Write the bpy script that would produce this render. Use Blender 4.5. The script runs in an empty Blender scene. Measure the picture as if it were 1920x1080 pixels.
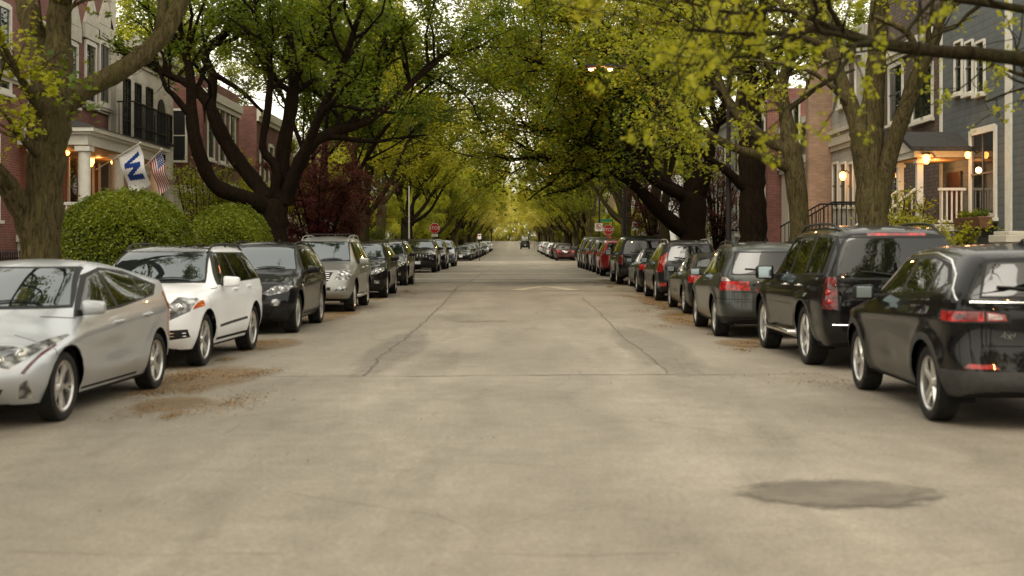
import bpy, bmesh, math, random
import numpy as np
from mathutils import Vector, Matrix
from mathutils.bvhtree import BVHTree
PI = math.pi
scene = bpy.context.scene
COL = scene.collection

# ------------------------------------------------------------------ world frame
# camera stands at (0,0,1.57) looking along +Y; street runs along +Y, X to the right
CAM_H = 1.57; FPX = 2400.0; VX = 965.0; VY = 469.0
_pd = [-60, 0, 26, 33, 40, 45, 50, 60, 66, 80, 92, 118, 150, 200, 260, 330, 420, 600, 1500]
_pz = [0, 0, 0, .08, .13, .21, .28, .43, .48, .50, .51, .58, .72, 1.15, 1.9, 2.95, 4.6, 7.0, 12.0]
def zg(d):
    return float(np.interp(d, _pd, _pz))
RC = -0.14            # road centre
KERB = 6.15
def P(px, py, d):     # a point seen in the photograph at px,py that stands d metres away
    return Vector(((px - VX) / FPX * d, d, CAM_H - (py - VY) / FPX * d))

# ------------------------------------------------------------------ object helpers
def link(name, me, m=None, parent=None, loc=None):
    o = bpy.data.objects.new(name, me); COL.objects.link(o)
    if m is not None and me is not None:
        if not isinstance(m, (list, tuple)): m = [m]
        if len(me.materials) == 0:
            for q in m: me.materials.append(q)
    if parent is not None: o.parent = parent
    if loc is not None: o.location = loc
    return o
def tag(o, label=None, cat=None, group=None, kind=None):
    if label: o['label'] = label
    if cat: o['category'] = cat
    if group: o['group'] = group
    if kind: o['kind'] = kind
    return o
def empty(name, loc=(0, 0, 0), rz=0.0, label=None, cat=None, group=None):
    o = bpy.data.objects.new(name, None); COL.objects.link(o)
    o.location = loc; o.rotation_euler = (0, 0, rz); o.empty_display_size = .2
    return tag(o, label, cat, group)
def np_mesh(name, verts, faces_flat, counts, smooth=False, mat_idx=None):
    me = bpy.data.meshes.new(name)
    verts = np.asarray(verts, dtype=np.float32); faces_flat = np.asarray(faces_flat, dtype=np.int32)
    counts = np.asarray(counts, dtype=np.int32)
    me.vertices.add(len(verts)); me.vertices.foreach_set('co', verts.ravel())
    me.loops.add(len(faces_flat)); me.loops.foreach_set('vertex_index', faces_flat)
    me.polygons.add(len(counts))
    st = np.concatenate(([0], np.cumsum(counts)[:-1])).astype(np.int32)
    me.polygons.foreach_set('loop_start', st); me.polygons.foreach_set('loop_total', counts)
    if mat_idx is not None: me.polygons.foreach_set('material_index', np.asarray(mat_idx, dtype=np.int32))
    me.update(calc_edges=True)
    if smooth: me.polygons.foreach_set('use_smooth', np.ones(len(counts), dtype=bool))
    me.update()
    return me
class MB:
    """collects boxes, prisms, tubes and lathes and builds ONE mesh"""
    def __init__(s): s.v = []; s.f = []
    def add(s, vs, fs):
        n = len(s.v); s.v += [tuple(v) for v in vs]; s.f += [tuple(i + n for i in f) for f in fs]; return s
    def box(s, x0, x1, y0, y1, z0, z1):
        return s.add([(x0,y0,z0),(x1,y0,z0),(x1,y1,z0),(x0,y1,z0),(x0,y0,z1),(x1,y0,z1),(x1,y1,z1),(x0,y1,z1)],
                     [(0,3,2,1),(4,5,6,7),(0,1,5,4),(1,2,6,5),(2,3,7,6),(3,0,4,7)])
    def tube(s, pts, r, n=8, caps=True):
        pts = [Vector(p) for p in pts]
        rs = r if isinstance(r, (list, tuple)) else [r] * len(pts)
        t0 = (pts[1] - pts[0]).normalized()
        u = t0.orthogonal().normalized(); vs = []
        for i, p in enumerate(pts):
            t = (pts[min(i+1, len(pts)-1)] - pts[max(i-1, 0)]).normalized()
            u = (u - t * u.dot(t)).normalized(); w = t.cross(u)
            for k in range(n):
                a = 2*PI*k/n; vs.append(p + (u*math.cos(a) + w*math.sin(a)) * rs[i])
        fs = []
        for i in range(len(pts)-1):
            for k in range(n):
                a = i*n+k; b = i*n+(k+1) % n
                fs.append((a, b, b+n, a+n))
        if caps:
            fs.append(tuple(range(n-1, -1, -1))); m = (len(pts)-1)*n; fs.append(tuple(range(m, m+n)))
        return s.add(vs, fs)
    def lathe(s, prof, axis='z', c=(0,0,0), n=24, closed=False):
        vs = []; c = Vector(c)
        for (r, h) in prof:
            for k in range(n):
                a = 2*PI*k/n
                if axis == 'z': q = Vector((r*math.cos(a), r*math.sin(a), h))
                elif axis == 'y': q = Vector((r*math.cos(a), h, r*math.sin(a)))
                else: q = Vector((h, r*math.cos(a), r*math.sin(a)))
                vs.append(c+q)
        fs = []; m = len(prof)
        for i in range(m if closed else m-1):
            for k in range(n):
                a = i*n+k; b = i*n+(k+1) % n; j = ((i+1) % m)*n
                fs.append((a, b, j+(k+1) % n, j+k))
        return s.add(vs, fs)
    def prism(s, poly, a0, a1, axis='y'):
        n = len(poly)
        def q(p, h): return (p[0], h, p[1]) if axis == 'y' else ((h, p[0], p[1]) if axis == 'x' else (p[0], p[1], h))
        vs = [q(p, a0) for p in poly] + [q(p, a1) for p in poly]
        fs = [tuple(range(n)), tuple(range(2*n-1, n-1, -1))] + [(i, (i+1) % n, (i+1) % n+n, i+n) for i in range(n)]
        return s.add(vs, fs)
    def build(s, name, m=None, parent=None, smooth=False, bevel=0, loc=None):
        me = bpy.data.meshes.new(name); me.from_pydata(s.v, [], s.f)
        bm = bmesh.new(); bm.from_mesh(me)
        bmesh.ops.recalc_face_normals(bm, faces=bm.faces)
        if bevel:
            es = [e for e in bm.edges if len(e.link_faces) == 2 and e.calc_face_angle(0) > .6]
            bmesh.ops.bevel(bm, geom=es, offset=bevel, segments=2, affect='EDGES', profile=.6, clamp_overlap=True)
        if smooth:
            for f in bm.faces: f.smooth = True
            for e in bm.edges:
                if len(e.link_faces) == 2 and e.calc_face_angle(0) > .7: e.smooth = False
        bm.to_mesh(me); bm.free(); me.update()
        return link(name, me, m, parent, loc)

# ------------------------------------------------------------------ material helpers
def newmat(name):
    m = bpy.data.materials.new(name); m.use_nodes = True
    nt = m.node_tree; b = nt.nodes['Principled BSDF']
    return m, nt, b
def N(nt, t, **kw):
    n = nt.nodes.new(t)
    for k, v in kw.items(): setattr(n, k, v)
    return n
def ramp(nt, stops, interp='LINEAR'):
    r = N(nt, 'ShaderNodeValToRGB'); e = r.color_ramp.elements; r.color_ramp.interpolation = interp
    e[0].position = stops[0][0]; e[0].color = (*stops[0][1], 1)
    e[1].position = stops[-1][0]; e[1].color = (*stops[-1][1], 1)
    for p, c in stops[1:-1]:
        q = e.new(p); q.color = (*c, 1)
    return r
def noise(nt, scale, detail=4, rough=.55, vec=None, dist=0):
    n = N(nt, 'ShaderNodeTexNoise'); n.inputs['Scale'].default_value = scale; n.inputs['Detail'].default_value = detail
    n.inputs['Roughness'].default_value = rough; n.inputs['Distortion'].default_value = dist
    if vec is not None: nt.links.new(vec, n.inputs['Vector'])
    return n
def mix(nt, fac, a, b, mode='MIX'):
    m = N(nt, 'ShaderNodeMix'); m.data_type = 'RGBA'; m.blend_type = mode
    for s, v in ((m.inputs[0], fac), (m.inputs[6], a), (m.inputs[7], b)):
        if isinstance(v, (int, float)): s.default_value = v
        elif isinstance(v, (tuple, list)): s.default_value = (*v[:3], 1)
        else: nt.links.new(v, s)
    return m.outputs[2]
def math_(nt, op, a, b=0.0, c=None):
    m = N(nt, 'ShaderNodeMath', operation=op)
    for s, v in zip(m.inputs, (a, b, c)):
        if v is None: continue
        if isinstance(v, (int, float)): s.default_value = v
        else: nt.links.new(v, s)
    return m.outputs[0]
def bump(nt, b, h, strength=.3, dist=.01):
    u = N(nt, 'ShaderNodeBump'); u.inputs['Strength'].default_value = strength; u.inputs['Distance'].default_value = dist
    nt.links.new(h, u.inputs['Height']); nt.links.new(u.outputs[0], b.inputs['Normal']); return u
def objvec(nt, world=False):
    if world: return N(nt, 'ShaderNodeNewGeometry').outputs['Position']
    return N(nt, 'ShaderNodeTexCoord').outputs['Object']
def simple(name, col, rough=.6, metal=0, coat=0, var=.15, scale=6, bumps=0, spec=None, em=None, ems=0):
    m, nt, b = newmat(name)
    b.inputs['Roughness'].default_value = rough; b.inputs['Metallic'].default_value = metal
    b.inputs['Coat Weight'].default_value = coat; b.inputs['Coat Roughness'].default_value = .03
    b.inputs['Specular IOR Level'].default_value = spec if spec is not None else (.5 if rough < .5 else .22)
    v = objvec(nt); n = noise(nt, scale, 5, .6, v)
    lo = tuple(c*(1-var) for c in col); hi = tuple(min(1, c*(1+var)) for c in col)
    r = ramp(nt, [(.3, lo), (.7, hi)]); nt.links.new(n.outputs[0], r.inputs[0]); nt.links.new(r.outputs[0], b.inputs['Base Color'])
    if bumps: bump(nt, b, n.outputs[0], bumps, .01)
    if em:
        b.inputs['Emission Color'].default_value = (*em, 1); b.inputs['Emission Strength'].default_value = ems
    return m
M = {}
def paint(name, col, metal=.5, rough=.35, dust=.12):
    m, nt, b = newmat(name)
    b.inputs['Metallic'].default_value = metal; b.inputs['Coat Weight'].default_value = .62; b.inputs['Coat Roughness'].default_value = .02; b.inputs['Specular IOR Level'].default_value = .5 if metal > .45 else .05
    v = objvec(nt); n = noise(nt, 2.3, 6, .65, v)
    r = ramp(nt, [(.35, (0, 0, 0)), (.75, (1, 1, 1))]); nt.links.new(n.outputs[0], r.inputs[0])
    sep = N(nt, 'ShaderNodeSeparateXYZ'); nt.links.new(v, sep.inputs[0])
    low = N(nt, 'ShaderNodeMapRange'); nt.links.new(sep.outputs[2], low.inputs[0])
    low.inputs[1].default_value = .9; low.inputs[2].default_value = .2; low.inputs[3].default_value = .15; low.inputs[4].default_value = 1
    f = math_(nt, 'MULTIPLY', math_(nt, 'MULTIPLY', r.outputs[0], low.outputs[0]), dust*2.2)
    c = mix(nt, f, col, (.23, .20, .16)); nt.links.new(c, b.inputs['Base Color'])
    rr = math_(nt, 'ADD', math_(nt, 'MULTIPLY', f, .8), rough); nt.links.new(rr, b.inputs['Roughness'])
    return m
M['silver'] = paint('paint_silver', (.52, .545, .58), .7, .36, .06)
M['white'] = paint('paint_white', (.80, .81, .83), 0, .35, .05)
M['black'] = paint('paint_black', (.003, .003, .0035), 0, .3, .04)
M['navy'] = paint('paint_dark_blue', (.003, .0035, .005), .1, .3, .04)
M['champagne'] = paint('paint_champagne', (.31, .31, .29), .7, .36)
M['green_grey'] = paint('paint_green_grey', (.030, .035, .032), .5, .34, .05)
M['grey'] = paint('paint_grey', (.06, .06, .062), .6, .36)
M['charcoal'] = paint('paint_charcoal', (.012, .012, .013), .4, .34, .06)
M['red'] = paint('paint_red', (.25, .012, .012), .3, .34)
M['maroon'] = paint('paint_maroon', (.05, .008, .01), .3, .34)
M['blue'] = paint('paint_blue', (.05, .07, .12), .5, .34)
M['plastic'] = simple('black_plastic', (.018, .018, .018), .55, var=.25, scale=30)
M['clad'] = simple('grey_cladding', (.045, .044, .042), .6, var=.2, scale=20)
M['under'] = simple('underbody', (.008, .008, .008), .9)
M['seam'] = simple('panel_gap', (.004, .004, .004), .9)
M['chrome'] = simple('chrome', (.75, .75, .74), .12, 1, var=.05)
M['alloy'] = simple('alloy_rim', (.58, .57, .55), .28, .9, var=.1)
M['darkalloy'] = simple('dark_rim', (.10, .10, .10), .3, .8, var=.1)
M['tyre'] = simple('tyre_rubber', (.022, .021, .020), .8, var=.4, scale=14, bumps=.3)
M['mirrorglass'] = simple('mirror_glass', (.30, .37, .40), .04, 1, var=.02)
M['amber'] = simple('amber_lens', (.55, .10, .01), .1, coat=1)
M['plate'] = simple('licence_plate', (.6, .62, .66), .4, var=.1)
M['seat'] = simple('car_seat', (.03, .028, .026), .8)
def glass(name, col, tr):
    m, nt, b = newmat(name)
    b.inputs['Base Color'].default_value = (*col, 1); b.inputs['Roughness'].default_value = .015
    b.inputs['Specular IOR Level'].default_value = .62; b.inputs['Coat Weight'].default_value = 0; b.inputs['Coat Roughness'].default_value = .01
    if tr > 0:
        t = N(nt, 'ShaderNodeBsdfTransparent'); t.inputs[0].default_value = (.75, .8, .74, 1)
        g = N(nt, 'ShaderNodeMixShader'); g.inputs[0].default_value = tr
        nt.links.new(b.outputs[0], g.inputs[1]); nt.links.new(t.outputs[0], g.inputs[2])
        nt.links.new(g.outputs[0], nt.nodes['Material Output'].inputs[0])
    return m
M['glass'] = glass('car_glass', (.010, .012, .011), 0)
M['windscreen'] = glass('windscreen_glass', (.010, .013, .015), 0)
for _n in [M['windscreen'].node_tree.nodes['Principled BSDF']]:
    _n.inputs['Specular IOR Level'].default_value = 1.0; _n.inputs['IOR'].default_value = 1.85; _n.inputs['Specular Tint'].default_value = (.86, .95, 1, 1)
M['glass_dark'] = glass('car_glass_tinted', (.005, .006, .005), 0)
def lens(name, base, dark, scale=18, em=0):
    m, nt, b = newmat(name); v = objvec(nt)
    vo = N(nt, 'ShaderNodeTexVoronoi'); vo.inputs['Scale'].default_value = scale; nt.links.new(v, vo.inputs['Vector'])
    r = ramp(nt, [(.1, base), (.65, dark)]); nt.links.new(vo.outputs[0], r.inputs[0]); nt.links.new(r.outputs[0], b.inputs['Base Color'])
    b.inputs['Roughness'].default_value = .18; b.inputs['Metallic'].default_value = .35 if base[1] > .2 else 0
    b.inputs['Coat Weight'].default_value = 1; b.inputs['Coat Roughness'].default_value = .02
    bump(nt, b, vo.outputs[0], .4, .01)
    if em:
        nt.links.new(r.outputs[0], b.inputs['Emission Color']); b.inputs['Emission Strength'].default_value = em
    return m
M['headlens'] = lens('headlight_lens', (.60, .60, .58), (.05, .05, .05), 11)
M['taillens'] = lens('taillight_lens', (.50, .012, .010), (.16, .003, .003), 13)
M['taildark'] = lens('taillight_smoked', (.20, .01, .012), (.05, .004, .004), 12)
M['clearlens'] = lens('reverse_lens', (.75, .66, .62), (.35, .25, .24), 14)
# ------------------------------------------------------------------ cars
# local frame of a car: +x forward, +y to its left, z up, origin on the ground in its middle.
# s = distance back from the front bumper
def cage(sp):
    L, W, H = sp['L'], sp['W'], sp['H']; hw = W/2
    bf, br = sp.get('bf', .2), sp.get('br', .14)
    xc, xh, xr = sp['xc'], sp['xh'], sp['xr']; fo = sp['fo']; zb = sp['zb']; hf = sp['hoodf']; cz = sp['cowl']
    b0, b1 = sp['belt']; wt = sp['wt']; ti = sp.get('ti', .1)
    fw = sp.get('fw', [.80, .93, .985]); rw = sp.get('rw', [.985, .95, .86])
    mid = [1, 1, 1, 1, 1]
    WF = fw + mid + rw
    xm = (xh + xr)/2
    S = [bf, bf+.12, bf+.34, fo+.15, xc+.15, xh+.15, xm, min(xr, L-1.15), L-br-.36, L-br-.12, L-br]
    n = 11
    zB = [zb+.05, zb+.01] + [zb]*7 + [zb+.04, zb+.10]
    z1 = [sp.get('z1', .46)]*n
    z2 = [sp.get('z2', .68)]*n
    hs = sp.get('hs', .10)
    z3 = [hf-.13, hf-.10, hf-.07, (hf+cz)/2-hs, b0, b0+(b1-b0)*.25, b0+(b1-b0)*.55, b0+(b1-b0)*.85, b1, b1-.01, b1-.03]
    rake = sp.get('rake', [.04, 0, .0, .03, .12])        # set-back of rows B,1,2,3,T at the nose
    tail = sp.get('tail', [.06, .01, 0, .03, .12])
    rows = {}
    wr = sp.get('wr', [.88, .985, 1.0, .965])
    for i, (nm, z) in enumerate((('B', zB), ('1', z1), ('2', z2), ('3', z3))):
        s = list(S); s[0] += rake[i]; s[1] += rake[i]*.6; s[-1] -= tail[i]; s[-2] -= tail[i]*.6
        w = [hw*WF[k]*wr[i] for k in range(n)]
        rows[nm] = [s, w, z]
    dk = sp.get('deck')
    hoodm = hf + (cz-hf)*.62
    hwT = sp.get('hoodw', .80)
    if dk:
        sT = [rake[4], .18+rake[4]*.4, bf+.36, (bf+xc)/2+.15, xc, xh, xm, xr, sp['xd'], L-.16, L-.05]
        zT = [hf-.05, hf-.005, hf+.035, hoodm+.02, cz, H-.035, H, sp.get('zr', H-.05), dk, dk-.01, dk-.06]
        wT = [hw*.62, hw*.70, hw*hwT, hw*hwT, hw*hwT, wt, wt, wt*.96, hw*.78, hw*.76, hw*.70]
    else:
        sT = [rake[4], .18+rake[4]*.4, bf+.36, (bf+xc)/2+.15, xc, xh, xm, L-1.15, L-ti-.42, L-ti-.18, L-ti]
        zT = [hf-.05, hf-.005, hf+.035, hoodm+.02, cz, H-.035, H, H-.005, H-.035, H-.06, H-.12]
        wT = [hw*.62, hw*.70, hw*hwT, hw*hwT, hw*hwT, wt, wt*1.01, wt, wt*.98, wt*.96, wt*.92]
    rows['T'] = [sT, wT, zT]
    bowT = [bf, bf*.75, bf*.45, .10, .20, .14, 0, 0, -.05, -br*.6, -br*.8]
    crown = [.02, .035, .045, .05, .04, .045, .05, .05, .045, .035, .03]
    bm = bmesh.new(); cr = bm.edges.layers.float.new('crease_edge'); V = {}
    order = ['B', '1', '2', '3', 'T']
    def vid(r, st, c, sd):
        if c == 0: sd = 1
        k = (r, st, c, sd)
        if k in V: return V[k]
        s, w, z = rows[r][0][st], rows[r][1][st], rows[r][2][st]
        cf = {0: 0, 1: .6, 2: 1}[c]
        if r == 'T':
            s = s + bowT[st]*(cf**2 if st > 0 else cf**2); z = z + crown[st]*(1-cf**2)
        elif r == 'B':
            pass
        if r != 'T' and st in (0, n-1):
            bow = bf if st == 0 else -br
            s = s - bow*(1-cf**2)
        x = L/2 - s; y = w*cf*sd
        V[k] = bm.verts.new((x, y, z)); return V[k]
    def face(vs):
        try: return bm.faces.new(vs)
        except ValueError: return None
    for sd in (1, -1):
        for st in range(n-1):
            for a, b in ((0, 1), (1, 2)):
                face([vid('B', st, a, sd), vid('B', st, b, sd), vid('B', st+1, b, sd), vid('B', st+1, a, sd)])
                face([vid('T', st, a, sd), vid('T', st, b, sd), vid('T', st+1, b, sd), vid('T', st+1, a, sd)])
            for i in range(4):
                face([vid(order[i], st, 2, sd), vid(order[i+1], st, 2, sd), vid(order[i+1], st+1, 2, sd), vid(order[i], st+1, 2, sd)])
        for st in (0, n-1):
            for i in range(4):
                for a, b in ((0, 1), (1, 2)):
                    face([vid(order[i], st, a, sd), vid(order[i], st, b, sd), vid(order[i+1], st, b, sd), vid(order[i+1], st, a, sd)])
    def crease(v1, v2, val):
        e = bm.edges.get((v1, v2))
        if e: e[cr] = val
    cs = sp.get('cs', {})
    for sd in (1, -1):
        for st in range(n-1):
            crease(vid('3', st, 2, sd), vid('3', st+1, 2, sd), cs.get('belt', .45))
            crease(vid('T', st, 2, sd), vid('T', st+1, 2, sd), cs.get('roof', .35) if st > 3 else cs.get('hood', .25))
            crease(vid('B', st, 2, sd), vid('B', st+1, 2, sd), .5)
        for a, b in ((0, 1), (1, 2)):
            crease(vid('T', 4, a, sd), vid('T', 4, b, sd), .65)
            crease(vid('T', 5, a, sd), vid('T', 5, b, sd), .25)
            if dk:
                crease(vid('T', 7, a, sd), vid('T', 7, b, sd), .15); crease(vid('T', 8, a, sd), vid('T', 8, b, sd), .4)
                crease(vid('T', 10, a, sd), vid('T', 10, b, sd), .5)
            else:
                crease(vid('T', 10, a, sd), vid('T', 10, b, sd), .55)
                crease(vid('3', 10, a, sd), vid('3', 10, b, sd), .35)
            crease(vid('T', 0, a, sd), vid('T', 0, b, sd), .35)
            crease(vid('1', 10, a, sd), vid('1', 10, b, sd), .35)
        crease(vid('3', 10, 2, sd), vid('T', 10, 2, sd), .4 if not dk else .1)
    bmesh.ops.recalc_face_normals(bm, faces=bm.faces)
    me = bpy.data.meshes.new('cage'); bm.to_mesh(me); bm.free()
    o = bpy.data.objects.new('cage', me); COL.objects.link(o)
    md = o.modifiers.new('s', 'SUBSURF'); md.levels = 3; md.render_levels = 3
    dg = bpy.context.evaluated_depsgraph_get(); dg.update()
    me2 = bpy.data.meshes.new_from_object(o.evaluated_get(dg))
    bpy.data.objects.remove(o); bpy.data.meshes.remove(me)
    co = np.zeros(len(me2.vertices)*3, dtype=np.float32); me2.vertices.foreach_get('co', co); co = co.reshape(-1, 3)
    mn, mx = co.min(0), co.max(0)
    co[:, 0] = (co[:, 0]-mn[0])/(mx[0]-mn[0])*L - L/2
    co[:, 1] *= W/(mx[1]-mn[1])
    co[:, 2] = zb + (co[:, 2]-mn[2])/(mx[2]-mn[2])*(H-zb)
    # arch flares and a waist crease
    r = sp['r']; ax = [L/2-fo, L/2-fo-sp['wb']]
    sg = np.sign(co[:, 1]); side = np.clip((np.abs(co[:, 1])/hw-.8)/.12, 0, 1)
    for a in ax:
        dd = np.hypot(co[:, 0]-a, co[:, 2]-r)
        co[:, 1] += sg*side*sp.get('flare', .02)*np.exp(-((dd-r*1.22)/.09)**2)
    zc = sp.get('crease', (.88, .92)); zz = zc[0]+(zc[1]-zc[0])*(.5-co[:, 0]/L)
    q = (co[:, 2]-zz)
    co[:, 1] += sg*side*(np.where(q < 0, np.exp(-(q/.14)**2), np.exp(-(q/.03)**2)))*sp.get('camp', .018)
    sc = sp.get('scoop', .02)
    co[:, 1] -= sg*side*sc*np.exp(-((co[:, 2]-.56)/.12)**2)*np.clip(1-np.abs(co[:, 0]-(ax[0]+ax[1])/2)/(sp['wb']/2-.3), 0, 1)
    me2.vertices.foreach_set('co', co.ravel()); me2.update()
    bm = bmesh.new(); bm.from_mesh(me2); bpy.data.meshes.remove(me2)
    bmesh.ops.recalc_face_normals(bm, faces=bm.faces)
    return bm

class Cutter:
    def __init__(s, bm, L):
        s.bm = bm; s.L = L; s.lay = bm.faces.layers.int.new('part'); s.parts = {0: ('body', None)}; s.next = 1
        s.vn = {}; bm.normal_update()
        s.ref = BVHTree.FromBMesh(bm); s.rf = [([v.co.copy() for v in f.verts], [v.normal.copy() for v in f.verts]) for f in bm.faces]
    def region(s, planes, filt, name, mat, over=(0,), keep=False):
        """faces inside the convex region (planes: point, inward normal) become part `name`"""
        bm = s.bm
        F = [f for f in bm.faces if f[s.lay] in over and filt(f)]
        for p, nrm in planes:
            p = Vector(p); nrm = Vector(nrm)
            F2 = []
            cross = []
            for f in F:
                d = [(v.co-p).dot(nrm) for v in f.verts]
                if min(d) >= -1e-5: F2.append(f)
                elif max(d) > 1e-5: cross.append(f)
            if cross:
                geom = set(cross)
                for f in cross:
                    geom.update(f.edges); geom.update(f.verts)
                res = bmesh.ops.bisect_plane(bm, geom=list(geom), dist=1e-5, plane_co=p, plane_no=nrm)
                for g in res['geom']:
                    if isinstance(g, bmesh.types.BMFace) and (g.calc_center_median()-p).dot(nrm) > 0: F2.append(g)
            F = F2
            if not F: return None
        pid = s.next; s.next += 1; s.parts[pid] = (name, mat)
        F = list(set(F))
        for f in F: f[s.lay] = pid
        return pid
    def prismplanes(s, poly, axis):
        """poly in (s,z) for axis 'y' or (y,z) for axis 'x'; orientation made inward"""
        cx = sum(p[0] for p in poly)/len(poly); cz = sum(p[1] for p in poly)/len(poly); out = []
        for i in range(len(poly)):
            a = poly[i]; b = poly[(i+1) % len(poly)]
            nx, nz = -(b[1]-a[1]), b[0]-a[0]
            if (cx-a[0])*nx + (cz-a[1])*nz < 0: nx, nz = -nx, -nz
            l = math.hypot(nx, nz)
            if l < 1e-6: continue
            nx /= l; nz /= l
            if axis == 'y': out.append(((s.L/2-a[0], 0, a[1]), (-nx, 0, nz)))
            else: out.append(((0, a[0], a[1]), (0, nx, nz)))
        return out
    def side(s, poly, name, mat, over=(0,), ymin=.3, nmin=.15, extra=(), sides=(1, -1)):
        ids = []
        for sd in sides:
            pl = s.prismplanes(poly, 'y') + [(p, (n[0], n[1]*sd, n[2])) for p, n in extra]
            ids.append(s.region(pl, lambda f: f.calc_center_median().y*sd > ymin and f.normal.y*sd > nmin, name, mat, over))
        return [i for i in ids if i]
    def front(s, poly, name, mat, over=(0,), smax=.9, smin=-1, nmin=.05, both=True, rear=False, extra=()):
        """poly (y,z) seen from the front (or the rear)"""
        ids = []
        for sd in ((1, -1) if both else (1,)):
            pp = [(p[0]*sd, p[1]) for p in poly]
            pl = s.prismplanes(pp, 'x')
            e = []
            for p, n in extra: e.append(((p[0], p[1]*sd, p[2]), (n[0], n[1]*sd, n[2])))
            dx = -1 if rear else 1
            def filt(f, dx=dx):
                c = f.calc_center_median(); ss = (s.L/2-c.x) if not rear else (s.L/2+c.x)
                return smin < ss < smax and f.normal.x*dx > nmin
            if smax < 5:
                xx = (s.L/2-smax)*dx
                pl = pl + [((xx, 0, 0), (dx, 0, 0))]
            ids.append(s.region(pl + e, filt, name, mat, over))
        return [i for i in ids if i]
    def ellipse(s, cx, cz, rx, rz, n=14):
        return [(cx+rx*math.cos(2*PI*k/n), cz+rz*math.sin(2*PI*k/n)) for k in range(n)]
    def seam(s, a, b, w=.009, **kw):
        dx, dz = b[0]-a[0], b[1]-a[1]; l = math.hypot(dx, dz); nx, nz = -dz/l*w/2, dx/l*w/2
        s.side([(a[0]+nx, a[1]+nz), (b[0]+nx, b[1]+nz), (b[0]-nx, b[1]-nz), (a[0]-nx, a[1]-nz)], 'panel_gap', M['seam'], **kw)
    def fseam(s, a, b, w=.009, **kw):
        dx, dz = b[0]-a[0], b[1]-a[1]; l = math.hypot(dx, dz); nx, nz = -dz/l*w/2, dx/l*w/2
        s.front([(a[0]+nx, a[1]+nz), (b[0]+nx, b[1]+nz), (b[0]-nx, b[1]-nz), (a[0]-nx, a[1]-nz)], 'panel_gap', M['seam'], **kw)
    def normal_at(s, co):
        loc, nrm, idx, d = s.ref.find_nearest(co)
        cs, ns = s.rf[idx]
        ws = [1/((c-loc).length+1e-5)**2 for c in cs]; t = sum(ws)
        v = Vector((0, 0, 0))
        for w, n_ in zip(ws, ns): v += n_*(w/t)
        return v.normalized()
    def ray(s, o, d):
        return s.ref.ray_cast(Vector(o), Vector(d))
    def finish(s, root, bodymat, offs=None):
        bm = s.bm; lay = s.lay; groups = {}
        merged = {}
        for f in bm.faces:
            pid = f[lay]
            if pid == -1: continue
            nm, mt = s.parts[pid]
            key = nm if nm in ('panel_gap', 'body', 'underbody', 'trim', 'window_trim', 'cladding', 'chrome_trim') else (nm, pid)
            groups.setdefault(key, []).append(f)
        out = {}
        for key, fs in groups.items():
            nm = key if isinstance(key, str) else key[0]
            mt = s.parts[fs[0][lay]][1] or bodymat
            idx = {}; vs = []; flat = []; cnt = []
            for f in fs:
                cnt.append(len(f.verts))
                for v in f.verts:
                    if v.index not in idx: idx[v.index] = len(vs); vs.append(v.co.copy())
                    flat.append(idx[v.index])
            me = np_mesh(nm, [tuple(v) for v in vs], flat, cnt, smooth=True)
            try: me.normals_split_custom_set_from_vertices([tuple(s.normal_at(v)) for v in vs])
            except Exception as e: print('normals', e)
            o = link(nm, me, mt, root)
            if nm in ('body', 'door'):
                o.material_slots[0].link = 'OBJECT'; o.material_slots[0].material = mt
            out.setdefault(nm, []).append(o)
        return out

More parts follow.
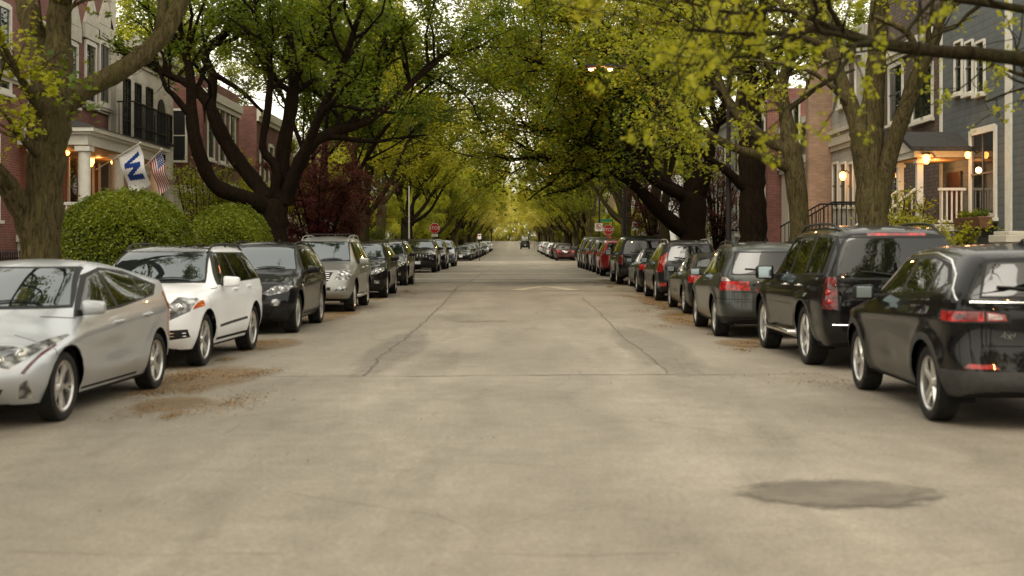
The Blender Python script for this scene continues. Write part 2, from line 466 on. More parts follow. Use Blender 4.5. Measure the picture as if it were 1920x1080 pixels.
WHEEL = {}
def wheel_meshes(r, w, style):
    key = (r, w, style)
    if key in WHEEL: return WHEEL[key]
    h = w/2; rr = r*.735 if style != 'offroad' else r*.64
    t = MB()
    prof = [(rr, -h*.80), (rr+.012, -h*.92), (r*.86, -h), (r*.955, -h*.93), (r*.99, -h*.78)]
    grooves = []
    for k in range(-3, 4):
        y = k*h*.2; grooves += [(r, y-h*.07), (r, y+h*.055), (r-.008, y+h*.065), (r-.008, y+h*.12)]
    prof += grooves + [(r*.99, h*.78), (r*.955, h*.93), (r*.86, h), (rr+.012, h*.92), (rr, h*.80)]
    t.lathe(prof, 'y', n=48)
    tm = t.build('tyre', M['tyre'], smooth=True)
    q = MB()
    fy = h*.72
    q.lathe([(rr+.004, fy+.012), (rr-.012, fy+.016), (rr-.028, fy), (rr-.035, -h*.7)], 'y', n=40)
    q.lathe([(.001, fy-.005), (.045, fy-.008), (.065, fy-.03), (.07, fy-.06)], 'y', n=20)
    n = {'five': 5, 'ten': 10, 'seven': 7, 'vspoke': 5, 'offroad': 5, 'six': 6}[style]
    for k in range(n):
        arms = [(-.13, .10), (.13, -.10)] if style in ('vspoke',) else [(0, 0)]
        for (da, db) in arms:
            a = 2*PI*k/n
            w0 = .030 if n < 8 else .014; w1 = (.055 if style in ('five', 'offroad') else .034) if n < 8 else .02
            if style == 'vspoke': w0, w1 = .02, .022
            pts = []
            for (rad, ww, ang, yy) in ((.045, w0*1.3, a, fy-.012), (rr*.55, w0, a+da*.6, fy-.006), (rr-.018, w1, a+da*1.2, fy-.002)):
                c = Vector((math.cos(ang)*rad, 0, math.sin(ang)*rad)); tdir = Vector((-math.sin(ang), 0, math.cos(ang)))
                pts.append([c-tdir*ww*.9+Vector((0, yy-.03, 0)), c-tdir*ww*.55+Vector((0, yy, 0)), c+tdir*ww*.55+Vector((0, yy, 0)), c+tdir*ww*.9+Vector((0, yy-.03, 0))])
            vs = [v for row in pts for v in row]; fs = []
            for i in range(2):
                for j in range(3): fs.append((i*4+j, i*4+j+1, i*4+j+5, i*4+j+4))
            q.add(vs, fs)
    rm = q.build('rim', M['alloy'], smooth=True)
    d = MB(); d.lathe([(.01, fy-.075), (rr*.66, fy-.075), (rr*.66, fy-.10), (.01, fy-.10)], 'y', n=24)
    d.lathe([(.01, -h*.2), (rr*1.0, -h*.2)], 'y', n=24)
    dm = d.build('brake_disc', M['under'])
    res = (tm.data, rm.data, dm.data)
    for o in (tm, rm, dm): bpy.data.objects.remove(o)
    WHEEL[key] = res; return res

def rounded(name, size, m, parent, loc, taper=1.0, lv=2, rot=None):
    """rounded box grown by subdivision; taper narrows it toward +y"""
    bm = bmesh.new(); bmesh.ops.create_cube(bm, size=1)
    for v in bm.verts:
        f = taper if v.co.y > 0 else 1
        v.co = Vector((v.co.x*size[0]*f, v.co.y*size[1], v.co.z*size[2]*f))
    bmesh.ops.bevel(bm, geom=bm.edges[:], offset=min(size)*.28, segments=3, affect='EDGES', profile=.5)
    for f in bm.faces: f.smooth = True
    me = bpy.data.meshes.new(name); bm.to_mesh(me); bm.free()
    o = link(name, me, m, parent, loc)
    if rot: o.rotation_euler = rot
    return o

def build_car(sp, label, group=None, near=True):
    L, W, H = sp['L'], sp['W'], sp['H']; hw = W/2; r = sp['r']; fo = sp['fo']; wb = sp['wb']
    bm = cage(sp); c = Cutter(bm, L)
    root = empty(sp['name'], label=label, cat=sp.get('cat', 'car'), group=group)
    ra = r*sp.get('arch', 1.17)
    ax = [fo, fo+wb]
    # wheel openings (faces removed) with lip / cladding ring
    for a in ax:
        if sp.get('cladw', 0):
            c.side(c.ellipse(a, r, ra+sp['cladw'], ra+sp['cladw'], 20), 'cladding', sp.get('cladm', M['plastic']), ymin=hw*.6, nmin=.3)
        else:
            c.side(c.ellipse(a, r, ra+.012, ra+.012, 20), 'trim', M['seam'], ymin=hw*.6, nmin=.3)
    allids = lambda: tuple(c.parts.keys())
    for a in ax:
        for sd in (1, -1):
            pl = c.prismplanes(c.ellipse(a, r, ra, ra, 22), 'y') + [((0, sd*(hw-.30), 0), (0, sd, 0))]
            pid = c.region(pl, lambda f: f.calc_center_median().y*sd > hw-.36 and f.calc_center_median().z < r+ra+.05, 'hole', None, over=allids())
            if pid:
                for f in bm.faces:
                    if f[c.lay] == pid: f[c.lay] = -1
    # underbody
    for dz_ in (.04,):
        c.region([((0, 0, sp['zb']+dz_), (0, 0, -1))], lambda f: f.calc_center_median().z < sp['zb']+.25, 'underbody', M['under'], over=allids())
    for f in bm.faces:
        if f[c.lay] == 0 and f.normal.z < -.8: f[c.lay] = -2
    c.parts[-2] = ('underbody', M['under'])
    if sp.get('cladh'):
        c.side([(-.1, 0), (L+.1, 0), (L+.1, sp['cladh']), (-.1, sp['cladh'])], 'cladding', sp.get('cladm', M['plastic']), ymin=.1, nmin=.3)
        c.front([(-hw-.1, 0), (hw+.1, 0), (hw+.1, sp['cladf']), (-hw-.1, sp['cladf'])], 'cladding', sp.get('cladm', M['plastic']), both=False, smax=1, nmin=.1)
        c.front([(-hw-.1, 0), (hw+.1, 0), (hw+.1, sp['cladr']), (-hw-.1, sp['cladr'])], 'cladding', sp.get('cladm', M['plastic']), both=False, smax=1, nmin=.1, rear=True)
    # glass: windscreen
    xc, xh = sp['xc'], sp['xh']
    ws = sp['ws']     # (half width low, half width high, z low, z high)
    def gf(f): return f.normal.x > .12
    for grow, nm, mt in ((.03, 'window_trim', M['plastic']), (0, 'windshield', M['windscreen'])):
        a, b, z0, z1 = ws
        c.front([(-a-grow, z0-grow), (a+grow, z0-grow), (b+grow, z1+grow*.6), (-b-grow, z1+grow*.6)], nm, mt, both=False, smin=xc-.35, smax=xh+.5, nmin=.12, over=(0,)+tuple(k for k, v in c.parts.items() if v[0] == 'window_trim'))
    # side windows
    tr = M['chrome'] if sp.get('chrome_dlo') else M['plastic']
    c.side(sp['dlo'], 'window_trim' if not sp.get('chrome_dlo') else 'chrome_trim', tr, ymin=.35, nmin=.2)
    if sp.get('dlo2'): c.side(sp['dlo2'], 'window_trim', M['plastic'], ymin=.35, nmin=.2, over=allids())
    trims = lambda: (0,)+tuple(k for k, v in c.parts.items() if v[0] in ('window_trim', 'chrome_trim'))
    for w in sp['wins']:
        c.side(w, 'window', M['glass_dark'], ymin=.35, nmin=.15, over=trims())
    # rear glass
    if 'rg' in sp:
        a, b, z0, z1 = sp['rg']
        for grow, nm, mt in ((.025, 'window_trim', M['plastic']), (0, 'rear_window', M['glass_dark'])):
            c.front([(-a-grow, z0-grow), (a+grow, z0-grow), (b+grow, z1+grow), (-b-grow, z1+grow)], nm, mt, both=False, rear=True, smax=sp.get('rgs', 1.2), nmin=.12, over=trims())
    # features
    for ft in sp.get('feat', []):
        kind, poly, nm, mt = (list(ft)+['', ''])[:4]; kw = dict(ft[4]) if len(ft) > 4 else {}
        if kw.pop('top', False): kw['over'] = allids()
        if kind == 'f': c.front(poly, nm, M[mt], **kw)
        elif kind == 'r': c.front(poly, nm, M[mt], rear=True, **kw)
        elif kind == 's': c.side(poly, nm, M[mt], **kw)
        elif kind == 'seam': c.seam(poly[0], poly[1], **kw)
        elif kind == 'fs': c.fseam(poly[0], poly[1], **kw)
        elif kind == 'rs': c.fseam(poly[0], poly[1], rear=True, **kw)
    # doors
    for d in sp['doors']:
        c.side(d, 'door', None, ymin=.35, nmin=.1)
    parts = c.finish(root, M[sp['paint']])
    # wheel wells
    for a in ax:
        x = L/2-a
        for sd in (1, -1):
            q = MB(); n = 20; R = ra+.004
            vs = []; fs = []
            for k in range(n+1):
                t = -.35+(PI+.7)*k/n
                for y in (hw-.035, hw-.34): vs.append((x+R*math.cos(t), y*sd, max(r+R*math.sin(t), .12)))
            for k in range(n): fs.append((2*k, 2*k+1, 2*k+3, 2*k+2))
            vs += [(x, (hw-.34)*sd, r)]; ci = len(vs)-1
            for k in range(n): fs.append((2*k+1, ci, 2*k+3))
            q.add(vs, fs); q.build('wheel_arch', M['under'], root)
            tm, rm, dm = wheel_meshes(r, sp.get('tw', .23), sp.get('wheel', 'five'))
            wo = bpy.data.objects.new('wheel', tm); 
            COL.objects.link(wo); wo.parent = root; wo.location = (x, (hw-.02-sp.get('tw', .23)/2)*sd, r)
            wo.rotation_euler = (0, random.uniform(0, 6), 0 if sd > 0 else PI)
            rim = link('rim', rm, None, wo)
            if sp.get('darkrim'):
                rim.material_slots[0].link = 'OBJECT'; rim.material_slots[0].material = M['darkalloy']
            link('brake_disc', dm, None, wo)
    # under-tray hides the daylight under the floor between the axles
    # mirrors
    mx, mz = sp['mirror']
    for sd in (1, -1):
        hit = c.ray((L/2-mx, 3*sd, mz), (0, -sd, 0))
        yb = abs(hit[0].y) if hit[0] else hw*.9
        ms = sp.get('msize', (.13, .22, .15))
        mo = rounded('mirror', ms, M[sp['paint']] if not sp.get('mblack') else M['plastic'], root, (L/2-mx, (yb+.05+ms[1]/2)*sd, mz+.03), .8, rot=(0, 0, -.12*sd))
        if sd < 0: mo.rotation_euler = (0, 0, PI+.12)
        mo.material_slots[0].link = 'OBJECT'; mo.material_slots[0].material = M[sp['paint']] if not sp.get('mblack') else M['plastic']
        gx = -ms[0]/2-.002 if sd > 0 else ms[0]/2+.002
        g = MB(); g.box(min(gx, gx*.9), max(gx, gx*.9), -ms[1]*.38, ms[1]*.34, -ms[2]*.34, ms[2]*.34)
        g.build('mirror_glass', M['mirrorglass'], mo, bevel=.004)
        s_ = MB(); s_.box(-.03, .03, -.5*ms[1]-.07, -.4*ms[1], -.06, -.02); s_.build('mirror_arm', M['plastic'], mo, bevel=.008)
    # handles
    for (hs, hz) in sp.get('handles', []):
        for sd in (1, -1):
            hit = c.ray((L/2-hs, 3*sd, hz), (0, -sd, 0))
            if not hit[0]: continue
            y = hit[0].y
            q = MB(); q.tube([(L/2-hs+.10, y-.012*sd, hz), (L/2-hs+.085, y+.022*sd, hz), (L/2-hs-.085, y+.024*sd, hz+.004), (L/2-hs-.10, y-.012*sd, hz+.004)], .015, 8)
            q.build('handle', M['chrome'] if sp.get('chromehandle') else M[sp['paint']], root, smooth=True)
    # roof rails
    if sp.get('rails'):
        s0, s1, dy, dz = sp['rails'][:4]
        for sd in (1, -1):
            pts = []
            nst = 9
            for k in range(nst):
                s_ = s0+(s1-s0)*k/(nst-1); y = (sp['wt']-dy)*sd
                hit = c.ray((L/2-s_, y, 4), (0, 0, -1)); z = hit[0].z if hit[0] else H
                lift = dz if 0 < k < nst-1 else .0
                pts.append((L/2-s_, y, z+lift))
            q = MB(); q.tube(pts, .017, 8)
            q.tube([(pts[4][0], pts[4][1], pts[4][2]), (pts[4][0], pts[4][1], pts[4][2]-dz-.01)], .014, 6)
            q.build('roof_rail', M[sp.get('railm', 'chrome')], root, smooth=True)
    if sp.get('bars'):
        for s_ in sp['bars']:
            z = c.ray((L/2-s_, 0, 4), (0, 0, -1))[0].z
            q = MB(); q.box(L/2-s_-.03, L/2-s_+.03, -sp['wt']+.08, sp['wt']-.08, z+.05, z+.075)
            q.build('roof_bar', M['plastic'], root, bevel=.01)
    # wipers
    a, b, z0, z1 = ws
    q = MB()
    for y0, y1 in ((a*.75, a*.05), (-a*.05, -a*.8)):
        pts = []
        for k in range(5):
            y = y0+(y1-y0)*k/4; z = z0+.015+.05*math.sin(PI*k/4)*.6
            hit = c.ray((L, y, z), (-1, 0, 0))
            if hit[0]: pts.append(hit[0]+Vector((.018, 0, .006)))
        if len(pts) > 1: q.tube(pts, .009, 5)
    if q.v: q.build('wiper', M['plastic'], root)
    # plates
    for end in (1, -1):
        pz = sp.get('plate', (None, None))[0 if end > 0 else 1]
        if pz is None: continue
        hit = c.ray((L*end, 0, pz), (-end, 0, 0))
        if not hit[0]: continue
        x = hit[0].x+.012*end
        q = MB(); q.box(x-.01, x+.01, -.155, .155, pz-.075, pz+.075); q.build('licence_plate', M['plate'], root, bevel=.004)
    for fn in sp.get('post', []): fn(root, c, sp)
    if sp.get('exhaust'):
        for sd in sp['exhaust']:
            q = MB(); q.lathe([(.035, -.12), (.035, 0), (.03, 0), (.03, -.1)], 'x', c=(-L/2+.10, sd, sp['zb']+.03), n=14); q.build('exhaust', M['chrome'], root, smooth=True)
    bm.free()
    root['half'] = hw; root['s_front'] = fo; root['L'] = L
    return root
def fix_wheels(root):
    pass
def children(o): return [c for c in o.children]
def copy_car(src, label, group, paintname=None, loc=(0, 0, 0), rz=0, lite=False):
    r = src.copy(); COL.objects.link(r); r['label'] = label; r.location = loc; r.rotation_euler = (0, 0, rz)
    if group: r['group'] = group
    def cp(o, par):
        for ch in CH[o.name]:
            if lite and ch.name.split('.')[0] in LITE_SKIP: continue
            q = ch.copy(); COL.objects.link(q); q.parent = par
            if paintname:
                for s_ in q.material_slots:
                    if s_.link == 'OBJECT' and s_.material and s_.material.name.startswith('paint_'): s_.material = M[paintname]
            if ch.name in CH: cp(ch, q)
    cp(src, r)
    return r
LITE_SKIP = {'panel_gap', 'wiper', 'brake_disc', 'mirror_arm', 'handle'}
# ------------------------------------------------------------------ individual cars
def text_mesh(name, s, size, m, parent, loc, rot, ext=.004):
    cu = bpy.data.curves.new(name, 'FONT'); cu.body = s; cu.size = size; cu.extrude = ext; cu.align_x = 'CENTER'; cu.align_y = 'CENTER'
    o = bpy.data.objects.new(name, cu); COL.objects.link(o)
    dg = bpy.context.evaluated_depsgraph_get(); dg.update()
    me = bpy.data.meshes.new_from_object(o.evaluated_get(dg)); bpy.data.objects.remove(o)
    o = link(name, me, m, parent, loc); o.rotation_euler = rot
    return o
def slats(n, z0, z1, hy, mat, name='grille_slat', vertical=False, w=.02, taper=.9):
    def f(root, c, sp):
        q = MB()
        for k in range(n):
            if vertical:
                y = -hy+2*hy*(k+.5)/n; pts = []
                for z in (z0, (z0+z1)/2, z1):
                    h = c.ray((sp['L'], y, z), (-1, 0, 0))
                    if h[0]: pts.append(h[0]+Vector((.006, 0, 0)))
            else:
                z = z0+(z1-z0)*(k+.5)/n; pts = []
                for j in range(9):
                    y = -hy+2*hy*j/8; h = c.ray((sp['L'], y, z), (-1, 0, 0))
                    if h[0]: pts.append(h[0]+Vector((.004, 0, 0)))
            if len(pts) > 1: q.tube(pts, w/2, 6)
        q.build(name, mat, root, smooth=True)
    return f
def ringbadge(z, r, mat, end=1, inner=None, y=0):
    def f(root, c, sp):
        h = c.ray((sp['L']*end, y, z), (-end, 0, 0))
        if not h[0]: return
        q = MB(); q.lathe([(r, -.01), (r, .012), (r*.82, .012), (r*.82, -.01)], 'x', c=h[0], n=24, closed=True)
        if inner == 'star':
            for k in range(3):
                a = PI/2+2*PI*k/3; q.tube([h[0]+Vector((.006, 0, 0)), h[0]+Vector((.006, math.cos(a)*r*.85, math.sin(a)*r*.85))], [r*.14, r*.04], 6)
        elif inner == 'disc':
            q.lathe([(.001, .006), (r*.84, .006)], 'x', c=h[0], n=24)
        q.build('badge', mat, root, smooth=True)
    return f
def lamps(pts, rad, name='lamp_reflector', mat='chrome', end=1):
    """projector bowls set in the lamp faces"""
    def f(root, c, sp):
        for (y0, z) in pts:
            for sd in (1, -1):
                y = y0*sd
                h = c.ray((sp['L']*end, y, z), (-end, 0, 0))
                if not h[0]: continue
                q = MB(); q.lathe([(rad, -.02), (rad, .006), (rad*.85, .008), (rad*.75, -.004), (rad*.6, .004), (rad*.3, .012), (.001, .014)], 'x', c=h[0], n=18)
                if end < 0:
                    q.v = [(2*h[0].x-v[0], v[1], v[2]) for v in q.v]
                q.build(name, M[mat], root, smooth=True)
    return f
def rear_text(s, y, z, size, mat='chrome'):
    def f(root, c, sp):
        h = c.ray((-sp['L'], y, z), (1, 0, 0))
        if h[0]: text_mesh('badge', s, size, M[mat], root, (h[0].x-.006, y, z), (PI/2, 0, -PI/2))
    return f
def rear_bar(z, hy, mat='chrome', r=.012):
    def f(root, c, sp):
        pts = []
        for j in range(11):
            y = -hy+2*hy*j/10; h = c.ray((-sp['L'], y, z), (1, 0, 0))
            if h[0]: pts.append(h[0]+Vector((-.003, 0, 0)))
        if len(pts) > 1:
            q = MB(); q.tube(pts, r, 8); q.build('trim_bar', M[mat], root, smooth=True)
    return f
def side_bar(pts_, mat='chrome', r=.012, name='trim_bar'):
    def f(root, c, sp):
        for sd in (1, -1):
            pts = []
            for (s, z) in pts_:
                h = c.ray((sp['L']/2-s, 3*sd, z), (0, -sd, 0))
                if h[0]: pts.append(h[0]+Vector((0, .002*sd, 0)))
            if len(pts) > 1:
                q = MB(); q.tube(pts, r, 6); q.build(name, M[mat], root, smooth=True)
    return f
def rear_wiper(z0, y0, y1):
    def f(root, c, sp):
        pts = []
        for j in range(5):
            y = y0+(y1-y0)*j/4; h = c.ray((-sp['L'], y, z0+.05*math.sin(PI*j/4*.5)), (1, 0, 0))
            if h[0]: pts.append(h[0]+Vector((-.02, 0, 0)))
        if len(pts) > 1:
            q = MB(); q.tube(pts, .010, 6); q.build('rear_wiper', M['plastic'], root)
    return f
def running_board(s0, s1, z, mat='chrome'):
    def f(root, c, sp):
        for sd in (1, -1):
            q = MB(); y = (sp['W']/2+.02)*sd
            q.tube([(sp['L']/2-s0, y-.12*sd, z), (sp['L']/2-s0-.08, y, z), (sp['L']/2-s1+.08, y, z), (sp['L']/2-s1, y-.12*sd, z)], .032, 10)
            q.build('running_board', M[mat], root, smooth=True)
    return f
def antenna_fin():
    def f(root, c, sp):
        s = sp['xr']-.1; x = sp['L']/2-s
        h = c.ray((x, 0, 4), (0, 0, -1))
        if h[0]:
            q = MB(); q.prism([(x+.09, h[0].z-.01), (x-.08, h[0].z-.01), (x-.09, h[0].z+.055)], -.012, .012, 'y'); q.build('antenna_fin', M[sp['paint']] if False else M['plastic'], root, bevel=.005)
    return f

def doors_for(a0, a1, b1, zlow, ztop_f, ztop_r, arch_x):
    """front and rear door skins below the glass"""
    return [[(a0, zlow), (a0-.02, ztop_f), (a1-.006, ztop_f+.01), (a1-.006, zlow)], [(a1+.006, zlow), (a1+.006, ztop_r-.01), (b1, ztop_r), (b1-.02, zlow+.35), (arch_x, zlow)]]
SP = {}
# --- silver hatchback, nearest on the left
SP['prius'] = dict(name='parked_car', cat='car', L=4.54, W=1.76, H=1.475, wb=2.70, fo=.96, r=.318, zb=.17, hoodf=.74, cowl=1.02, belt=(.90, 1.02), wt=.56, xc=1.08, xh=1.98, xr=3.25, xd=4.36, deck=1.24, zr=1.415,
  bf=.34, br=.18, fw=[.74, .90, .98], rw=[.97, .93, .86], rake=[.10, .0, .02, .13, .36], hs=.12, hoodw=.76, z1=.36, z2=.58, crease=(.70, .95), camp=.03, scoop=.035, flare=.02, tail=[.1, .02, 0, .03, .06],
  ws=(.70, .52, 1.045, 1.385), dlo=[(1.33, .93), (2.02, 1.32), (2.55, 1.39), (3.30, 1.34), (4.02, 1.17), (3.72, 1.06), (2.5, .97)],
  wins=[[(1.50, .965), (2.10, 1.29), (2.42, 1.345), (2.40, .99)], [(2.47, .995), (2.49, 1.355), (2.95, 1.345), (3.34, 1.29), (3.36, 1.045)], [(3.43, 1.06), (3.41, 1.275), (3.90, 1.165), (3.7, 1.08)]],
  rg=(.60, .52, 1.0, 1.30), rgs=1.5, mirror=(1.50, .985), paint='silver', handles=[(2.30, .84), (3.20, .87)], wheel='vspoke', tw=.20,
  doors=[[(1.40, .26), (1.34, .90), (2.44, .97), (2.44, .26)], [(2.452, .26), (2.452, .97), (3.50, 1.03), (3.42, .70), (3.15, .38), (3.08, .26)]], plate=(.42, .75),
  feat=[('f', [(.34, .60), (.62, .53), (.85, .74), (.89, .85), (.70, .74)], 'headlight', 'headlens', dict(smax=1.05, top=True)),
        ('f', [(.69, .49), (.72, .48), (.88, .75), (.875, .80), (.84, .74)], 'turn_signal', 'taildark', dict(smax=.8, top=True)),
        ('f', [(.66, .26), (.76, .26), (.74, .43), (.69, .40)], 'fog_light', 'headlens', dict(smax=.6)),
        ('f', [(-.50, .22), (.50, .22), (.58, .36), (-.58, .36)], 'grille', 'plastic', dict(both=False, smax=.6)),
        ('f', [(-.25, .52), (.25, .52), (.22, .55), (-.22, .55)], 'upper_grille', 'plastic', dict(both=False, smax=.6)),
        ('fs', [(.10, .62), (.55, .70)]), ('seam', [(1.02, .95), (1.36, .92)]), ('seam', [(.70, .62), (.72, .80)]),
        ('r', [(.60, .62), (.74, .40), (.88, .60), (.84, 1.08), (.62, 1.10)], 'taillight', 'taillens', dict(smax=.5)),
        ('s', [(1.40, .235), (3.05, .235), (3.05, .26), (1.40, .26)], 'panel_gap', 'seam')],
  post=[lamps([(.52, .60), (.64, .64)], .045), ringbadge(.56, .055, M['chrome']), antenna_fin()])
# --- white boxy suv
SP['glk'] = dict(name='parked_suv', cat='suv', L=4.53, W=1.84, H=1.66, wb=2.755, fo=.86, r=.355, zb=.22, hoodf=.98, cowl=1.10, belt=(1.07, 1.12), wt=.63, xc=1.28, xh=1.84, xr=3.9, ti=.14,
  bf=.20, br=.12, fw=[.84, .95, .99], rw=[.99, .96, .90], rake=[.10, .0, .01, .02, .08], tail=[.06, 0, 0, .02, .10], hoodw=.80, z1=.42, z2=.66, crease=(.86, .98), camp=.02, scoop=.02, hs=.09,
  ws=(.70, .60, 1.135, 1.535), dlo=[(1.56, 1.075), (2.00, 1.54), (3.95, 1.535), (4.22, 1.32), (4.22, 1.12)],
  wins=[[(1.70, 1.095), (2.07, 1.515), (2.60, 1.525), (2.60, 1.105)], [(2.68, 1.107), (2.68, 1.525), (3.42, 1.515), (3.50, 1.12)], [(3.57, 1.125), (3.50, 1.51), (3.85, 1.505), (4.10, 1.30), (4.08, 1.145)]],
  rg=(.68, .60, 1.10, 1.50), mirror=(1.72, 1.09), msize=(.12, .23, .16), paint='white', handles=[(2.45, 1.0), (3.30, 1.02)], wheel='vspoke', tw=.24, darkrim=False,
  doors=[[(1.50, .34), (1.50, 1.06), (2.64, 1.085), (2.64, .34)], [(2.652, .34), (2.652, 1.085), (3.66, 1.10), (3.56, .80), (3.22, .45), (3.18, .34)]], plate=(.50, .85),
  rails=(2.0, 4.0, .03, .05), railm='plastic',
  feat=[('f', [(.46, .66), (.60, .64), (.84, .76), (.90, .92), (.66, .95)], 'headlight', 'headlens', dict(smax=.62, top=True)),
        ('f', [(.865, .78), (.93, .82), (.95, .93), (.90, .92)], 'turn_signal', 'amber', dict(smax=.70, smin=.25)),
        ('f', [(-.42, .66), (.42, .66), (.45, .93), (-.45, .93)], 'grille', 'plastic', dict(both=False, smax=.5)),
        ('f', [(.52, .38), (.84, .42), (.82, .53), (.60, .52)], 'lower_vent', 'plastic', dict(smax=.6)),
        ('f', [(-.46, .30), (.46, .30), (.50, .56), (-.50, .56)], 'lower_grille', 'plastic', dict(both=False, smax=.5)),
        ('f', [(-.50, .235), (.50, .235), (.60, .285), (-.60, .285)], 'skid_plate', 'chrome', dict(both=False, smax=.5)),
        ('f', [(-.57, 1.555), (.57, 1.555), (.57, 1.75), (-.57, 1.75)], 'glass_roof', 'glass', dict(both=False, smin=1.7, smax=3.9, nmin=-1)),
        ('r', [(.70, .72), (.98, .72), (.98, 1.06), (.72, 1.06)], 'taillight', 'taillens', dict(smax=.35)),
        ('seam', [(1.28, 1.03), (1.50, 1.04)]), ('seam', [(.95, .73), (.97, .95)]), ('s', [(1.5, .30), (3.2, .30), (3.2, .34), (1.5, .34)], 'panel_gap', 'seam'),
        ('s', [(1.56, .48), (3.12, .52), (3.12, .56), (1.56, .52)], 'cladding', 'clad', dict(over=(0,)))],
  post=[slats(3, .70, .90, .42, M['chrome'], w=.035), ringbadge(.79, .10, M['chrome'], 1, 'star'), lamps([(.60, .78), (.73, .82)], .055), slats(2, .42, .50, .80, M['chrome'], 'vent_blade', w=.012), slats(3, .32, .54, .45, M['plastic'], 'lower_slat', w=.02), antenna_fin()])
# --- black suv with twin grille
SP['x5new'] = dict(name='parked_suv', cat='suv', L=4.89, W=1.94, H=1.74, wb=2.93, fo=.89, r=.38, zb=.22, hoodf=.98, cowl=1.17, belt=(1.10, 1.18), wt=.66, xc=1.40, xh=2.08, xr=4.1, ti=.26,
  bf=.26, br=.14, rake=[.12, .0, .02, .05, .12], hs=.10, crease=(.86, .98), camp=.02, scoop=.025,
  ws=(.76, .62, 1.20, 1.62), dlo=[(1.72, 1.12), (2.24, 1.60), (3.9, 1.61), (4.42, 1.42), (4.42, 1.2)],
  wins=[[(1.88, 1.14), (2.30, 1.575), (2.86, 1.59), (2.86, 1.16)], [(2.94, 1.165), (2.94, 1.59), (3.72, 1.575), (3.84, 1.19)], [(3.92, 1.20), (3.80, 1.57), (4.30, 1.40), (4.30, 1.22)]],
  rg=(.70, .62, 1.18, 1.58), mirror=(1.90, 1.15), msize=(.13, .25, .16), paint='navy', handles=[(2.70, 1.04), (3.62, 1.07)], wheel='ten', tw=.27, chrome_dlo=False,
  doors=[[(1.60, .36), (1.64, 1.10), (2.90, 1.14), (2.90, .36)], [(2.912, .36), (2.912, 1.14), (4.02, 1.17), (3.90, .85), (3.50, .48), (3.44, .36)]], plate=(.45, .80),
  rails=(2.2, 4.2, .04, .04), railm='plastic',
  feat=[('f', [(.40, .77), (.52, .73), (.84, .80), (.90, .90), (.62, .91)], 'headlight', 'headlens', dict(smax=.62, top=True)),
        ('f', [(.03, .70), (.28, .70), (.34, .80), (.30, .92), (.05, .92)], 'grille', 'plastic', dict(smax=.5)),
        ('f', [(.54, .56), (.60, .54), (.68, .54), (.72, .58), (.72, .64), (.66, .67), (.58, .66)], 'fog_light', 'headlens', dict(smax=.6)),
        ('f', [(.50, .30), (.86, .30), (.82, .50), (.62, .50)], 'lower_vent', 'plastic', dict(smax=.6)),
        ('f', [(-.40, .28), (.40, .28), (.44, .58), (-.44, .58)], 'lower_grille', 'plastic', dict(both=False, smax=.5)),
        ('r', [(.60, .92), (1.0, .88), (1.0, 1.12), (.62, 1.10)], 'taillight', 'taillens', dict(smax=.4)),
        ('seam', [(1.35, 1.05), (1.62, 1.08)]), ('s', [(1.6, .30), (3.5, .30), (3.5, .36), (1.6, .36)], 'cladding', 'plastic')],
  post=[slats(14, .72, .90, .32, M['darkalloy'], vertical=True, w=.014), ringbadge(.96, .04, M['chrome'], 1, 'disc'), lamps([(.58, .83), (.73, .85)], .05), antenna_fin(),
        side_bar([(1.2, .9), (1.3, .82), (1.34, .74)], 'chrome', .012)])
# --- champagne body-on-frame suv
SP['gx'] = dict(name='parked_suv', cat='suv', L=4.78, W=1.88, H=1.85, wb=2.79, fo=.88, r=.385, zb=.26, hoodf=1.04, cowl=1.21, belt=(1.14, 1.18), wt=.62, xc=1.32, xh=1.90, xr=4.0, ti=.12,
  bf=.24, br=.10, rake=[.12, .0, .03, .10, .18], hs=.10, crease=(.90, .98), camp=.015, scoop=.02,
  ws=(.70, .59, 1.25, 1.70), dlo=[(1.62, 1.17), (2.08, 1.70), (4.30, 1.69), (4.46, 1.2)],
  wins=[[(1.76, 1.19), (2.15, 1.67), (2.66, 1.68), (2.66, 1.20)], [(2.74, 1.2), (2.74, 1.68), (3.50, 1.67), (3.58, 1.21)], [(3.68, 1.22), (3.60, 1.67), (4.24, 1.66), (4.36, 1.23)]],
  rg=(.64, .58, 1.2, 1.66), mirror=(1.76, 1.19), msize=(.13, .24, .18), paint='champagne', handles=[(2.50, 1.05), (3.38, 1.06)], wheel='six', tw=.25, chromehandle=True,
  doors=[[(1.50, .42), (1.54, 1.14), (2.70, 1.17), (2.70, .42)], [(2.712, .42), (2.712, 1.17), (3.74, 1.18), (3.64, .88), (3.28, .52), (3.22, .42)]], plate=(.50, .9),
  rails=(2.0, 4.3, .03, .07), railm='alloy', bars=(2.5, 3.9),
  feat=[('f', [(.50, .80), (.80, .78), (.90, .92), (.84, 1.02), (.60, 1.02)], 'headlight', 'headlens', dict(smax=.62, top=True)),
        ('f', [(-.36, .76), (.36, .76), (.46, .98), (-.46, .98)], 'grille', 'plastic', dict(both=False, smax=.5)),
        ('f', [(.52, .52), (.80, .54), (.78, .64), (.56, .63)], 'fog_light', 'headlens', dict(smax=.6)),
        ('f', [(-.42, .54), (.42, .54), (.42, .62), (-.42, .62)], 'lower_grille', 'plastic', dict(both=False, smax=.5)),
        ('f', [(-.9, .22), (.9, .22), (.9, .34), (-.9, .34)], 'cladding', 'plastic', dict(both=False, smax=.9)),
        ('r', [(.72, .90), (.98, .90), (.98, 1.35), (.74, 1.35)], 'taillight', 'taillens', dict(smax=.25)),
        ('seam', [(1.28, 1.10), (1.52, 1.12)])],
  post=[slats(4, .78, .97, .38, M['chrome'], w=.024), ringbadge(.88, .07, M['chrome']), lamps([(.68, .90), (.78, .92)], .06), running_board(1.5, 3.1, .36, 'alloy')])
